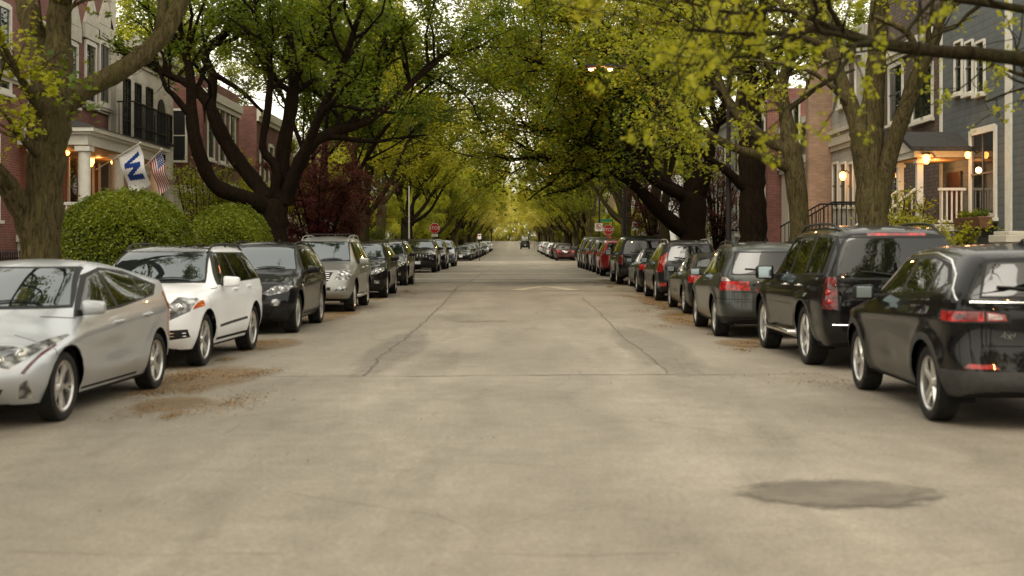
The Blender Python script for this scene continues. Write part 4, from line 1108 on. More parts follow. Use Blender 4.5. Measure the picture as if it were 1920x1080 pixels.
def street_tree(seed, h=12.5, trunk_h=2.9, r0=.27, lean=0.1, nl=26000, size=.17, reach=7.5, dens=1.0, levels=2):
    """generic arching street maple; the street lies on its +X side; returns Tree and crown mesh (local coordinates)"""
    t = Tree(seed); g = t.rng
    top = np.array([lean, g.normal(0, .15), trunk_h])
    t.limb([(0, 0, -.3), (lean*.3, 0, trunk_h*.5), tuple(top)], [r0*1.25, r0, r0*.92], spawn=0, sides=12)
    nl_ = g.randint(5, 7)
    for k in range(nl_):
        a = 2*PI*k/nl_+g.normal(0, .25); toward = max(0, math.cos(a))
        rr = reach*(.45+.55*toward)*g.uniform(.8, 1.05); hh = (h-trunk_h)*(g.uniform(.75, 1.0)-.22*toward)
        dx, dy = math.cos(a), math.sin(a); b = top+np.array([0, 0, -.15])
        pts = [b, b+np.array([dx*rr*.18, dy*rr*.18, hh*.22]), b+np.array([dx*rr*.42, dy*rr*.42, hh*.52]), b+np.array([dx*rr*.72, dy*rr*.72, hh*.80]), b+np.array([dx*rr, dy*rr, hh*(.98-.12*toward)])]
        pts = [tuple(p+g.normal(0, .12, 3)) for p in pts]
        q, r = t.limb(pts, [r0*.55, r0*.42, r0*.30, r0*.18, r0*.06], sides=8, levels=levels, dens=.75*dens, start=.25)
        for f in (.35, .6):
            i = int(len(q)*f); d0 = unit(np.array([g.normal(0, 1)+.8, g.normal(0, 1), .5]))
            ln = g.uniform(2.2, 3.6)
            t.limb([tuple(q[i]), tuple(q[i]+d0*ln*.5), tuple(q[i]+d0*ln+np.array([0, 0, .5]))], [r[i]*.6, r[i]*.4, .02], sides=6, levels=levels, dens=.8*dens, start=.2)
    return t, t.leaves(nl, size, spread=.22)
# ------------------------------------------------------------------ setting: ground, road, pavements
def sheet(name, x0, x1, ys, dz, m, nx=2, kind='structure'):
    xs = np.linspace(x0, x1, nx); V = []; F = []
    for y in ys:
        z = zg(y)
        for x in xs: V.append((x, y, z+(dz(x, y) if callable(dz) else dz)))
    for i in range(len(ys)-1):
        for j in range(nx-1):
            a = i*nx+j; F += [a, a+1, a+nx+1, a+nx]
    me = np_mesh(name, V, F, np.full(len(F)//4, 4), smooth=True)
    o = link(name, me, m); tag(o, kind=kind); return o
def ground_mat():
    m, nt, b = newmat('soil_and_grass'); v = objvec(nt, True)
    n = noise(nt, 1.3, 6, .6, v); n2 = noise(nt, 22, 3, .6, v)
    r = ramp(nt, [(.36, (.06, .045, .028)), (.52, (.045, .06, .016)), (.7, (.07, .10, .02))]); nt.links.new(n.outputs[0], r.inputs[0])
    c = mix(nt, .5, r.outputs[0], n2.outputs[0], 'OVERLAY'); nt.links.new(c, b.inputs['Base Color']); b.inputs['Roughness'].default_value = .95
    bump(nt, b, n2.outputs[0], .8, .05); return m
def road_mat():
    m, nt, b = newmat('worn_asphalt'); v = objvec(nt, True)
    sep = N(nt, 'ShaderNodeSeparateXYZ'); nt.links.new(v, sep.inputs[0])
    st = N(nt, 'ShaderNodeMapping'); st.inputs['Scale'].default_value = (1, .22, 1); nt.links.new(v, st.inputs[0])
    big = noise(nt, .30, 5, .55, v, .3); streak = noise(nt, 1.1, 5, .6, st.outputs[0], .5); mid = noise(nt, 3.1, 6, .65, v); fine = noise(nt, 95, 4, .75, v)
    r = ramp(nt, [(.30, (.232, .208, .164)), (.50, (.285, .256, .206)), (.72, (.330, .298, .242))]); nt.links.new(big.outputs[0], r.inputs[0])
    c = mix(nt, .55, r.outputs[0], streak.outputs[0], 'OVERLAY')
    c = mix(nt, .30, c, mid.outputs[0], 'OVERLAY')
    c = mix(nt, .95, c, fine.outputs[0], 'OVERLAY')
    grit = noise(nt, 24, 5, .8, v); c = mix(nt, .75, c, grit.outputs[0], 'OVERLAY')
    # wheel tracks run lengthwise
    tx = math_(nt, 'ADD', math_(nt, 'MULTIPLY', sep.outputs[0], 2.1), math_(nt, 'MULTIPLY', big.outputs[0], 2.2))
    tw_ = math_(nt, 'MULTIPLY', math_(nt, 'ADD', math_(nt, 'SINE', tx), 1.0), .5)
    c = mix(nt, math_(nt, 'MULTIPLY', math_(nt, 'MULTIPLY', tw_, streak.outputs[0]), .42), c, (.155, .135, .105))
    # aggregate speckle
    vo = N(nt, 'ShaderNodeTexVoronoi'); vo.inputs['Scale'].default_value = 75; nt.links.new(v, vo.inputs['Vector'])
    sp = ramp(nt, [(.0, (1, 1, 1)), (.14, (0, 0, 0))]); nt.links.new(vo.outputs['Distance'], sp.inputs[0])
    c = mix(nt, math_(nt, 'MULTIPLY', sp.outputs[0], .35), c, (.10, .09, .07))
    # dark stains and tyre-dirt bands along the kerbs
    stn = noise(nt, .75, 6, .7, st.outputs[0], 1.2); rs = ramp(nt, [(.56, (0, 0, 0)), (.70, (1, 1, 1))]); nt.links.new(stn.outputs[0], rs.inputs[0])
    c = mix(nt, math_(nt, 'MULTIPLY', rs.outputs[0], .38), c, (.13, .112, .085))
    ax = math_(nt, 'ABSOLUTE', math_(nt, 'ADD', sep.outputs[0], -RC))
    band = N(nt, 'ShaderNodeMapRange'); nt.links.new(ax, band.inputs[0]); band.inputs[1].default_value = 3.0; band.inputs[2].default_value = 5.0; band.inputs[3].default_value = 0; band.inputs[4].default_value = 1
    bn = noise(nt, 1.6, 5, .6, v); bm_ = math_(nt, 'MULTIPLY', band.outputs[0], bn.outputs[0])
    c = mix(nt, math_(nt, 'MULTIPLY', bm_, .95), c, (.12, .088, .052))
    # canopy shade painted into the road colour further on, in a blossom-dust brown
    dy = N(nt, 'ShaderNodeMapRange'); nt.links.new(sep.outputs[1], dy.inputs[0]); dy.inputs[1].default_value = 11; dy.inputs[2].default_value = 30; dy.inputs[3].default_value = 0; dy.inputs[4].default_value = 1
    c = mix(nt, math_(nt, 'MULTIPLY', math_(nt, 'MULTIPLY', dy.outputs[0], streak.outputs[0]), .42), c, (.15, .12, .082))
    # fine crack network, broken up
    wv = mix(nt, .12, v, noise(nt, 1.4, 4, .6, v).outputs['Color'], 'ADD')
    cv = N(nt, 'ShaderNodeTexVoronoi'); cv.feature = 'DISTANCE_TO_EDGE'; cv.inputs['Scale'].default_value = .42; nt.links.new(wv, cv.inputs['Vector'])
    rc_ = ramp(nt, [(.0, (1, 1, 1)), (.006, (0, 0, 0))]); nt.links.new(cv.outputs['Distance'], rc_.inputs[0])
    gate = ramp(nt, [(.50, (0, 0, 0)), (.60, (1, 1, 1))]); gn = noise(nt, .5, 3, .5, v); nt.links.new(gn.outputs[0], gate.inputs[0])
    c = mix(nt, math_(nt, 'MULTIPLY', math_(nt, 'MULTIPLY', rc_.outputs[0], gate.outputs[0]), .35), c, (.05, .042, .032))
    nt.links.new(c, b.inputs['Base Color']); b.inputs['Roughness'].default_value = .82; b.inputs['Specular IOR Level'].default_value = .35
    h = math_(nt, 'ADD', fine.outputs[0], math_(nt, 'MULTIPLY', mid.outputs[0], .6)); bump(nt, b, h, .35, .012)
    return m
def tarmac(name, lo, hi):
    m, nt, b = newmat(name); v = objvec(nt, True)
    n = noise(nt, 2.2, 6, .65, v); f = noise(nt, 70, 3, .7, v)
    r = ramp(nt, [(.3, lo), (.7, hi)]); nt.links.new(n.outputs[0], r.inputs[0]); c = mix(nt, .5, r.outputs[0], f.outputs[0], 'OVERLAY')
    nt.links.new(c, b.inputs['Base Color']); b.inputs['Roughness'].default_value = .85; bump(nt, b, f.outputs[0], .35, .01); return m
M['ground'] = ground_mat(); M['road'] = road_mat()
M['patch'] = tarmac('asphalt_patch', (.085, .073, .052), (.20, .175, .135))
M['joint'] = tarmac('crack_fill', (.11, .095, .07), (.25, .22, .17))
M['pale'] = tarmac('pale_patch', (.27, .25, .21), (.36, .33, .28))
M['paintline'] = tarmac('worn_line_paint', (.30, .265, .18), (.50, .45, .32))
M['concrete'] = tarmac('pavement_concrete', (.24, .22, .19), (.34, .31, .27))
def frange(a, b, n): return list(np.linspace(a, b, n))
XA, XB = 99, 113       # the cross street
ys = [-40, -20] + frange(-10, 40, 26) + frange(41, 56, 46) + frange(58, 160, 52) + frange(165, 500, 40) + [600, 900, 1500]
HUMP = (43.4, 47.0)
def hump(x, y):
    if HUMP[0] < y < HUMP[1]:
        t = (y-HUMP[0])/(HUMP[1]-HUMP[0]); return .085*math.sin(PI*t)**.8
    return 0
sheet('ground', -700, 700, ys, -.004, M['ground'], 9)
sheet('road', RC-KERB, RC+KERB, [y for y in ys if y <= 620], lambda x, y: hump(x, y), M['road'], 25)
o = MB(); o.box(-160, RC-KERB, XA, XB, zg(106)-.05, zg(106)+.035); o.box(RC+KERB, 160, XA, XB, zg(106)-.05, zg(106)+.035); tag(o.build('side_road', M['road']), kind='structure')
for sd, nm in ((-1, 'left'), (1, 'right')):
    for a, b in ((-30, XA-3), (XB+3, 600)):
        yy = [y for y in ys if a < y < b]; yy = [a]+yy+[b]
        q = MB()
        for y0, y1 in zip(yy[:-1], yy[1:]):
            x0 = RC+sd*KERB; x1 = RC+sd*(KERB+.16); z0, z1 = zg(y0), zg(y1)
            q.add([(x0, y0, z0-.05), (x1, y0, z0-.05), (x1, y0, z0+.13), (x0, y0, z0+.13), (x0, y1, z1-.05), (x1, y1, z1-.05), (x1, y1, z1+.13), (x0, y1, z1+.13)],
                  [(0, 4, 7, 3), (3, 7, 6, 2), (2, 6, 5, 1), (0, 3, 2, 1), (4, 5, 6, 7)])
        tag(q.build('kerb', M['concrete']), kind='structure')
        xs = sorted((RC+sd*(KERB+.16), RC+sd*8.7)); sheet('verge', xs[0], xs[1], yy, .125, M['ground'], 3)
        xs = sorted((RC+sd*8.7, RC+sd*10.5)); sheet('pavement', xs[0], xs[1], yy, .135, M['concrete'], 3)
        xs = sorted((RC+sd*10.5, RC+sd*60)); sheet('front_garden', xs[0], xs[1], yy, .13, M['ground'], 3)
rng = random.Random(5)
def strip(name, pts, w, m, dz=.004, lab=None, jit=.5):
    """irregular thin strip lying on the road"""
    q = []; F = []
    dense = []
    for (x0, y0), (x1, y1) in zip(pts[:-1], pts[1:]):
        n = max(2, int(math.hypot(x1-x0, y1-y0)/.12))
        for k in range(n): dense.append((x0+(x1-x0)*k/n, y0+(y1-y0)*k/n))
    dense.append(pts[-1]); ox = 0; oy = 0
    V = []
    for i, (x, y) in enumerate(dense):
        a = dense[max(i-1, 0)]; b = dense[min(i+1, len(dense)-1)]; dx, dy = b[0]-a[0], b[1]-a[1]; l = math.hypot(dx, dy); nx, ny = -dy/l, dx/l
        ox += rng.gauss(0, .012*jit*2) - ox*.1; ww = w*(1+rng.uniform(-.7, .7)*jit)
        x += nx*ox; y += ny*ox
        for s_ in (-.5, .5):
            xx, yy_ = x+nx*ww*s_, y+ny*ww*s_; V.append((xx, yy_, zg(yy_)+hump(xx, yy_)+dz))
    for i in range(len(dense)-1): F += [2*i, 2*i+1, 2*i+3, 2*i+2]
    me = np_mesh(name, V, F, np.full(len(F)//4, 4)); return tag(link(name, me, m), kind='structure')
def G(px, py):        # ground point seen at px,py
    d = 8.0
    for _ in range(60):
        z = zg(d); d = (CAM_H-z)*FPX/max(py-VY, 1) if py > VY+5 else d
        if not (0 < d < 400): d = 100
    return ((px-VX)/FPX*d, d)
crackL = [G(678, 705), G(700, 684), G(742, 648), G(790, 610), G(822, 578), G(850, 548)]
crackR = [G(1252, 700), G(1222, 672), G(1180, 640), G(1146, 610), G(1120, 585), G(1090, 556)]
M['crack'] = tarmac('open_crack', (.085, .073, .055), (.17, .15, .115))
strip('road_crack', crackL, .036, M['crack']); strip('road_crack', crackR, .024, M['crack'])
strip('road_crack', [crackL[-1], (crackL[-1][0]+.25, 52), (crackL[-1][0]+.5, 62), (crackL[-1][0]+1.0, 95)], .09, M['joint'])
strip('road_joint', [(-3.9, G(0, 706)[1]), (-1, G(0, 706)[1]+.05), (2.6, G(0, 703)[1]), (3.9, G(0, 701)[1])], .035, M['joint'], jit=.8)
strip('road_joint', [(-2.9, G(0, 1038)[1]), (-1.2, G(0, 1036)[1])], .005, M['joint'], jit=.9); strip('road_joint', [(-.3, G(0, 1036)[1]), (.9, G(0, 1034)[1])], .005, M['joint'], jit=.9)
for y, w, mt, x0, x1 in ((HUMP[0]-.05, .14, 'joint', -5.6, 5.4), (50.5, 1.5, 'patch', -5.8, 5.8), (54.5, 1.6, 'pale', -5.8, 4.4), (59.5, .5, 'patch', -5.8, 5.8), (72, .8, 'pale', -5, 5.8), (38.6, .05, 'joint', -4, 1.5)):
    strip('road_patch', [(x0, y), (0, y+.1), (x1, y-.05)], w, M[mt], dz=.006, jit=.12)
strip('road_patch', [(-1.2, 27.9), (-.75, 28.0), (-.2, 27.95)], .42, M['joint'], dz=.005, jit=.2)
# round repair near the camera
def blob(name, cx, cy, rx, ry, m, dz, n=48, j=.06):
    V = [(cx, cy, zg(cy)+dz)]; ph = [rng.uniform(0, 6) for _ in range(5)]
    for k in range(n):
        a = 2*PI*k/n; f = 1+j*(math.sin(2*a+ph[0])+.7*math.sin(3*a+ph[1])+.5*math.sin(5*a+ph[2])+.35*math.sin(9*a+ph[3]))
        V.append((cx+rx*f*math.cos(a), cy+ry*f*math.sin(a), zg(cy)+dz))
    F = []
    for k in range(n): F += [0, 1+k, 1+(k+1) % n]
    return tag(link(name, np_mesh(name, V, F, np.full(n, 3)), m), kind='structure')
g0 = G(1572, 926)
# the repair: an irregular core with crumbled pieces around its rim
def feather(name, lo, hi, amt):
    m = tarmac(name, lo, hi); nt = m.node_tree; b = nt.nodes['Principled BSDF']
    v = objvec(nt); ln = N(nt, 'ShaderNodeVectorMath', operation='LENGTH'); nt.links.new(v, ln.inputs[0])
    n1 = noise(nt, 2.6, 6, .65, v); n2 = noise(nt, 16, 4, .7, v)
    f = math_(nt, 'ADD', ln.outputs['Value'], math_(nt, 'ADD', math_(nt, 'MULTIPLY', math_(nt, 'SUBTRACT', n1.outputs[0], .5), .9), math_(nt, 'MULTIPLY', math_(nt, 'SUBTRACT', n2.outputs[0], .5), .35)))
    r = ramp(nt, [(.60, (amt, amt, amt)), (.80 if amt > .8 else .95, (0, 0, 0))]); nt.links.new(f, r.inputs[0])
    t = N(nt, 'ShaderNodeBsdfTransparent'); s = N(nt, 'ShaderNodeMixShader'); nt.links.new(r.outputs[0], s.inputs[0]); nt.links.new(t.outputs[0], s.inputs[1]); nt.links.new(b.outputs[0], s.inputs[2])
    nt.links.new(s.outputs[0], nt.nodes['Material Output'].inputs[0]); return m
M['repair'] = feather('asphalt_repair', (.10, .087, .066), (.21, .185, .142), .92); M['stain'] = feather('road_stain', (.14, .122, .095), (.22, .195, .155), .26); M['dirt'] = feather('blossom_dirt', (.16, .10, .045), (.28, .18, .085), .6)
def decal(name, cx, cy, rx, ry, m, dz):
    me = np_mesh(name, [(-1.4, -1.4, 0), (1.4, -1.4, 0), (1.4, 1.4, 0), (-1.4, 1.4, 0)], [0, 1, 2, 3], [4])
    o = link(name, me, m, None, (cx, cy, zg(cy)+dz)); o.scale = (rx, ry, 1); sl = (zg(cy+.5)-zg(cy-.5)); o.rotation_euler = (math.atan(sl), 0, 0); return tag(o, kind='structure')
decal('road_patch', g0[0], g0[1], .86, .62, M['repair'], .008)
None; None
decal('road_stain', -1.9, 20.5, .5, 5.4, M['stain'], .0055); decal('road_stain', 2.2, 21, .6, 6.0, M['stain'], .0052)
decal('road_dirt', -3.8, 15.6, .7, 1.9, M['dirt'], .0062); decal('road_dirt', -3.5, 13.0, .45, .8, M['dirt'], .0064); decal('road_dirt', -4.1, 21.3, .6, 1.6, M['dirt'], .0062); decal('road_dirt', 3.9, 28.5, .8, 3.2, M['dirt'], .0062); decal('road_dirt', 4.2, 36.5, .8, 4.5, M['dirt'], .0062); decal('road_dirt', 3.8, 21.5, .5, 1.1, M['dirt'], .0062); decal('road_dirt', 4.2, 50, .8, 6, M['dirt'], .0062); decal('road_dirt', -4.3, 30, .6, 3, M['dirt'], .0062)
blob('road_patch', 1.15, 8.55, .62, .22, M['joint'], .003, j=.16) if False else None
# speed hump arrow
hy = HUMP[0]+.15
def poly_on(name, poly, m, dz):
    V = []; 
    bm = bmesh.new(); vs = [bm.verts.new((x, y, 0)) for x, y in poly]; bm.faces.new(vs)
    bmesh.ops.triangulate(bm, faces=bm.faces[:]); bmesh.ops.subdivide_edges(bm, edges=bm.edges[:], cuts=5, use_grid_fill=True)
    for v in bm.verts: v.co.z = zg(v.co.y)+hump(v.co.x, v.co.y)+dz
    me = bpy.data.meshes.new(name); bm.to_mesh(me); bm.free(); return tag(link(name, me, m), kind='structure')
ax0 = 1.05
poly_on('road_marking', [(ax0-1.2, hy), (ax0-.72, hy), (ax0, hy+1.15), (ax0, hy+1.62)], M['paintline'], .006)
poly_on('road_marking', [(ax0+1.2, hy), (ax0+.72, hy), (ax0, hy+1.15), (ax0, hy+1.62)], M['paintline'], .006)
# stop lines and crossing at the side street
strip('road_marking', [(-.1, XA-4.0), (5.2, XA-4.0)], .5, M['paintline'], dz=.006, jit=.1)
# fallen blossom and leaf litter
def litter(n, seed):
    g = np.random.RandomState(seed); C_ = []
    spots = [(-3.9, 16, .5, 1.6, 900), (-3.4, 13.4, .5, 1.0, 500), (-4.3, 21.5, .5, 1.5, 500), (3.7, 15.3, .6, .6, 130), (3.9, 22, .5, 1.2, 300), (3.9, 28.5, .6, 3, 1500), (4.3, 36, .6, 4, 2000), (-4.4, 30, .5, 3, 700), (-4.6, 45, .7, 6, 1200), (4.6, 50, .8, 6, 1500), (0, 30, 3, 14, 260), (-1.7, 9.6, .2, .2, 6), (2.9, 10.9, .15, .15, 5)]
    for cx, cy, sx, sy, k in spots:
        hubs = [(cx+g.normal(0, sx*.8), cy+g.normal(0, sy*.8), g.uniform(.08, .3)) for _ in range(max(2, k//70))]
        for _ in range(int(k*3.4)):
            h_ = hubs[g.randint(len(hubs))]; x = h_[0]+g.normal(0, h_[2]*.7); y = h_[1]+g.normal(0, h_[2]*1.9)
            if k < 300: x = cx+g.normal(0, sx); y = cy+g.normal(0, sy)
            if abs(x-RC) < KERB and y > 6: C_.append((x, y, zg(y)+hump(x, y)+.008))
    for _ in range(14000):
        sd = g.choice((-1, 1)); y = g.uniform(8, 95); x = RC+sd*(KERB-.05-abs(g.normal(0, .5))); C_.append((x, y, zg(y)+.008))
    return leaf_mesh('leaf_litter', np.array(C_), .024, g, False, flat=3.0)
M['litter'] = leafmat('litter_brown', [(.12, .065, .02), (.21, .12, .04), (.30, .18, .065), (.38, .25, .10)], .1)
tag(link('leaf_litter', litter(1, 3), M['litter']), 'brown fallen blossom and leaf litter scattered along both gutters', 'leaf litter', kind='stuff')
# ------------------------------------------------------------------ buildings and street furniture
def brick(name, c1, c2, mortar, bw=.22, bh=.07):
    m, nt, b = newmat(name); v = objvec(nt, True); s = N(nt, 'ShaderNodeSeparateXYZ'); nt.links.new(v, s.inputs[0])
    cb = N(nt, 'ShaderNodeCombineXYZ'); nt.links.new(math_(nt, 'ADD', s.outputs[0], s.outputs[1]), cb.inputs[0]); nt.links.new(s.outputs[2], cb.inputs[1])
    t = N(nt, 'ShaderNodeTexBrick'); nt.links.new(cb.outputs[0], t.inputs[0]); t.inputs['Scale'].default_value = 1
    t.inputs['Brick Width'].default_value = bw; t.inputs['Row Height'].default_value = bh; t.inputs['Mortar Size'].default_value = .008
    t.inputs['Color1'].default_value = (*c1, 1); t.inputs['Color2'].default_value = (*c2, 1); t.inputs['Mortar'].default_value = (*mortar, 1)
    n = noise(nt, .8, 5, .6, v); r = ramp(nt, [(.3, (.30, .30, .30)), (.75, (.66, .66, .66))]); nt.links.new(n.outputs[0], r.inputs[0])
    c = mix(nt, .8, t.outputs[0], r.outputs[0], 'OVERLAY'); nt.links.new(c, b.inputs['Base Color']); b.inputs['Roughness'].default_value = .9
    bump(nt, b, t.outputs['Fac'], -.5, .01) if False else None
    return m
def siding(name, col, pitch=.14, dark=.35):
    m, nt, b = newmat(name); v = objvec(nt, True); s = N(nt, 'ShaderNodeSeparateXYZ'); nt.links.new(v, s.inputs[0])
    f = math_(nt, 'FRACT', math_(nt, 'DIVIDE', s.outputs[2], pitch)); r = ramp(nt, [(.0, tuple(c*dark for c in col)), (.10, tuple(c*.9 for c in col)), (1, col)]); nt.links.new(f, r.inputs[0])
    n = noise(nt, 3, 5, .6, v); c = mix(nt, .35, r.outputs[0], n.outputs[0], 'OVERLAY'); nt.links.new(c, b.inputs['Base Color']); b.inputs['Roughness'].default_value = .75
    bump(nt, b, f, .6, .02); return m
M['brick_red'] = brick('brick_red', (.16, .048, .036), (.23, .078, .056), (.20, .15, .13))
M['brick_dark'] = brick('brick_dark_red', (.13, .045, .03), (.20, .075, .05), (.12, .09, .075))
M['brick_tan'] = brick('brick_tan', (.30, .185, .12), (.38, .25, .17), (.25, .19, .14))
M['shingle'] = brick('brown_shingle', (.085, .06, .045), (.14, .10, .08), (.03, .022, .018), .14, .11)
M['stone'] = brick('limestone', (.50, .46, .38), (.56, .52, .43), (.34, .31, .26), .9, .42)
M['greystone'] = brick('greystone', (.36, .35, .31), (.42, .40, .36), (.24, .23, .2), .8, .45)
M['siding_grey'] = siding('siding_slate', (.115, .130, .135), .19, .25)
M['siding_pale'] = siding('siding_pale', (.40, .43, .46), .14, .5)
M['siding_white'] = siding('siding_white', (.62, .61, .58), .14, .5)
M['trim'] = simple('painted_trim', (.66, .63, .55), .6, var=.08)
M['stonetrim'] = simple('stone_trim', (.50, .46, .38), .8, var=.12, bumps=.2)
M['roofing'] = simple('slate_roofing', (.045, .043, .040), .9, var=.35, scale=18, bumps=.4)
M['sash'] = simple('dark_sash', (.10, .095, .085), .6)
M['iron'] = simple('black_iron', (.012, .012, .012), .5)
M['wood'] = simple('dark_door_wood', (.05, .02, .012), .45, coat=.4, scale=3, var=.4)
M['warmwood'] = simple('porch_ceiling', (.40, .24, .10), .6, var=.2)
M['polemetal'] = simple('dark_pole', (.022, .018, .018), .6)
M['cream'] = simple('cream_wall', (.55, .50, .42), .8, var=.1, bumps=.1)
M['wglass'] = glass('house_window', (.018, .020, .020), 0)
M['curtain'] = simple('curtain', (.30, .28, .24), .9, var=.2, scale=9)
def lampmat(name, col, s):
    m, nt, b = newmat(name); b.inputs['Base Color'].default_value = (*col, 1); b.inputs['Emission Color'].default_value = (*col, 1); b.inputs['Emission Strength'].default_value = s; return m
M['bulb'] = lampmat('warm_bulb', (1, .36, .07), 11); M['sodium'] = lampmat('street_bulb', (1, .40, .22), 18)
M['signred'] = simple('sign_red', (.42, .012, .018), .45, var=.06); M['signwhite'] = simple('sign_white', (.75, .75, .72), .45, var=.05); M['signgreen'] = simple('sign_green', (.01, .26, .13), .45, var=.06)
M['flagblue'] = simple('flag_blue', (.012, .045, .22), .8, var=.1); M['flagwhite'] = simple('flag_white', (.72, .72, .72), .8, var=.08); M['flagred'] = simple('flag_red', (.30, .008, .012), .8, var=.1)

class House:
    """street wall is the plane x = X (side = -1: left row facing +x; +1: right row facing -x), from y0 to y1"""
    def __init__(s, name, side, X, y0, y1, z1, wall, label, depth=9, cat='house', zb=None):
        s.sd = side; s.X = X; s.y0 = y0; s.y1 = y1; s.z0 = (zg((y0+y1)/2) if zb is None else zb)
        s.root = empty(name, (X+side*depth/2, (y0+y1)/2, s.z0), 0, label, cat, None); s.root_loc = Vector(s.root.location)
        s.X2 = X+side*depth; s.z1 = z1
        q = MB(); s.lbox(q, 0, depth, y0, y1, s.z0-.5, z1); s.put(q, 'wall', wall)
    def lbox(s, q, a, b, y0, y1, z0, z1):     # a..b measured from the street wall into the house
        xs = sorted((s.X+s.sd*a, s.X+s.sd*b)); q.box(xs[0], xs[1], y0, y1, z0, z1)
    def put(s, q, name, m, parent=None, bevel=0, smooth=False):
        off = s.root_loc if parent is None else s.root_loc
        q.v = [(v[0]-off.x, v[1]-off.y, v[2]-off.z) for v in q.v]
        return q.build(name, m, parent or s.root, bevel=bevel, smooth=smooth)
    def window(s, y0, y1, z0, z1, frame='trim', bars=(1, 1), f=.09, arch=False, glassm='wglass', curtain=False, sill=True, name='window'):
        q = MB(); p = -.06
        s.lbox(q, p, -.002, y0-f, y0, z0-f, z1+f); s.lbox(q, p, -.002, y1, y1+f, z0-f, z1+f)
        s.lbox(q, p, -.002, y0, y1, z1, z1+f*1.3); s.lbox(q, p, -.002, y0, y1, z0-f, z0)
        fr = s.put(q, name, M[frame])
        q = MB(); s.lbox(q, -.012, -.004, y0, y1, z0, z1); s.put(q, 'pane', M[glassm], fr)
        q = MB()
        for k in range(1, bars[0]+1):
            y = y0+(y1-y0)*k/(bars[0]+1); s.lbox(q, -.035, -.014, y-.022, y+.022, z0, z1)
        for k in range(1, bars[1]+1):
            z = z0+(z1-z0)*k/(bars[1]+1); s.lbox(q, -.038, -.0142, y0, y1, z-.022, z+.022)
        if q.v: s.put(q, 'glazing_bars', M['iron'] if frame == 'iron' else M['sash'], fr)
        if sill:
            q = MB(); s.lbox(q, -.14, -.002, y0-f*1.6, y1+f*1.6, z0-f-.09, z0-f-.002); s.put(q, 'sill', M[frame], fr)
        return fr
    def band(s, z, h=.18, proud=.10, m='stonetrim', name='cornice', y0=None, y1=None):
        q = MB(); s.lbox(q, -proud, -.003, (s.y0 if y0 is None else y0)+.003, (s.y1 if y1 is None else y1)-.003, z, z+h)
        s.lbox(q, -proud*.55, -.003, (s.y0 if y0 is None else y0)+.005, (s.y1 if y1 is None else y1)-.005, z-h*.6, z-.002); return s.put(q, name, M[m])
    def endwindow(s, x0, x1, z0, z1, frame='trim', bars=(0, 1)):
        """window in the wall facing the camera (plane y0)"""
        q = MB(); f = .09; y = s.y0
        xs = sorted((x0, x1)); x0, x1 = xs
        q.box(x0-f, x0, y-.06, y-.002, z0-f, z1+f); q.box(x1, x1+f, y-.06, y-.002, z0-f, z1+f); q.box(x0, x1, y-.06, y-.002, z1, z1+f); q.box(x0, x1, y-.06, y-.002, z0-f, z0)
        fr = s.put(q, 'window', M[frame]); q = MB(); q.box(x0, x1, y-.012, y-.004, z0, z1); s.put(q, 'pane', M['wglass'], fr)
        q = MB()
        for k in range(1, bars[1]+1): z = z0+(z1-z0)*k/(bars[1]+1); q.box(x0, x1, y-.03, y-.014, z-.02, z+.02)
        if q.v: s.put(q, 'glazing_bars', M[frame], fr)
        return fr
def YP(px, X):      # depth at which the vertical plane x=X is seen at column px
    return X*FPX/(px-VX)
def ZP(py, d): return CAM_H-(py-VY)/FPX*d
def point(loc, col, watts, r=.08):
    l = bpy.data.lights.new('lamp_light', 'POINT'); l.energy = watts; l.color = col; l.shadow_soft_size = r
    o = bpy.data.objects.new('lamp_light', l); COL.objects.link(o); o.location = loc; return o
WARM = (1, .48, .16)

def sconce(loc, label, side, r=.13, group=None):
    root = empty('wall_lamp', loc, 0, label, 'lamp', group)
    q = MB(); q.lathe([(.001, -r*1.3), (r*.5, -r*1.2), (r, -r*.2), (r*.9, r*.8), (r*.3, r*1.3), (.001, r*1.35)], 'z', n=16); q.build('bulb', M['bulb'], root, smooth=True)
    q = MB(); q.box(-.02, .02, -.02, .02, r*1.3, r*1.7); q.lathe([(.001, r*1.75), (r*1.05, r*1.25), (r*1.0, r*1.2), (.001, r*1.3)], 'z', n=16); q.tube([(0, 0, r*1.5), (side*.16, 0, r*1.6), (side*.24, 0, r*.6)], .018, 6)
    q.build('bracket', M['iron'], root); return root

# ---------------- right-hand row
XR = 12.0
ya, yb = YP(1893, XR), YP(1765, XR)
hr = House('timber_house', 1, XR, 22.5, yb, 9.6, M['siding_grey'], 'slate grey clapboard house with white corner board and small lit entrance porch', zb=0)
q = MB(); hr.lbox(q, -.05, -.002, ya-.18, ya+.18, 0, 9.4); hr.put(q, 'corner_board', M['trim'])
q = MB(); hr.lbox(q, -.05, -.002, yb-.12, yb+.02, 0, 9.4); hr.put(q, 'corner_board', M['trim'])
hr.band(9.2, .3, .25, 'trim', 'eaves')
w0, w1 = YP(1868, XR), YP(1822, XR); dm = (w0+w1)/2
hr.window(w0+.05, w1-.05, ZP(400, dm), ZP(250, dm), bars=(1, 1), f=.13)
for a, b in ((1848, 1832), (1826, 1812), (1806, 1792)):
    y0, y1 = YP(a, XR), YP(b, XR); hr.window(y0+.03, y1-.03, ZP(172, (y0+y1)/2), ZP(80, (y0+y1)/2), bars=(0, 1), f=.05)
hr.window(25.0, 26.6, 3.0, 5.2, bars=(1, 1), f=.12); hr.window(25.0, 26.6, 6.0, 7.9, bars=(1, 1), f=.12)
hr.window(28.0, 29.2, 3.0, 5.2, bars=(0, 1), f=.12)
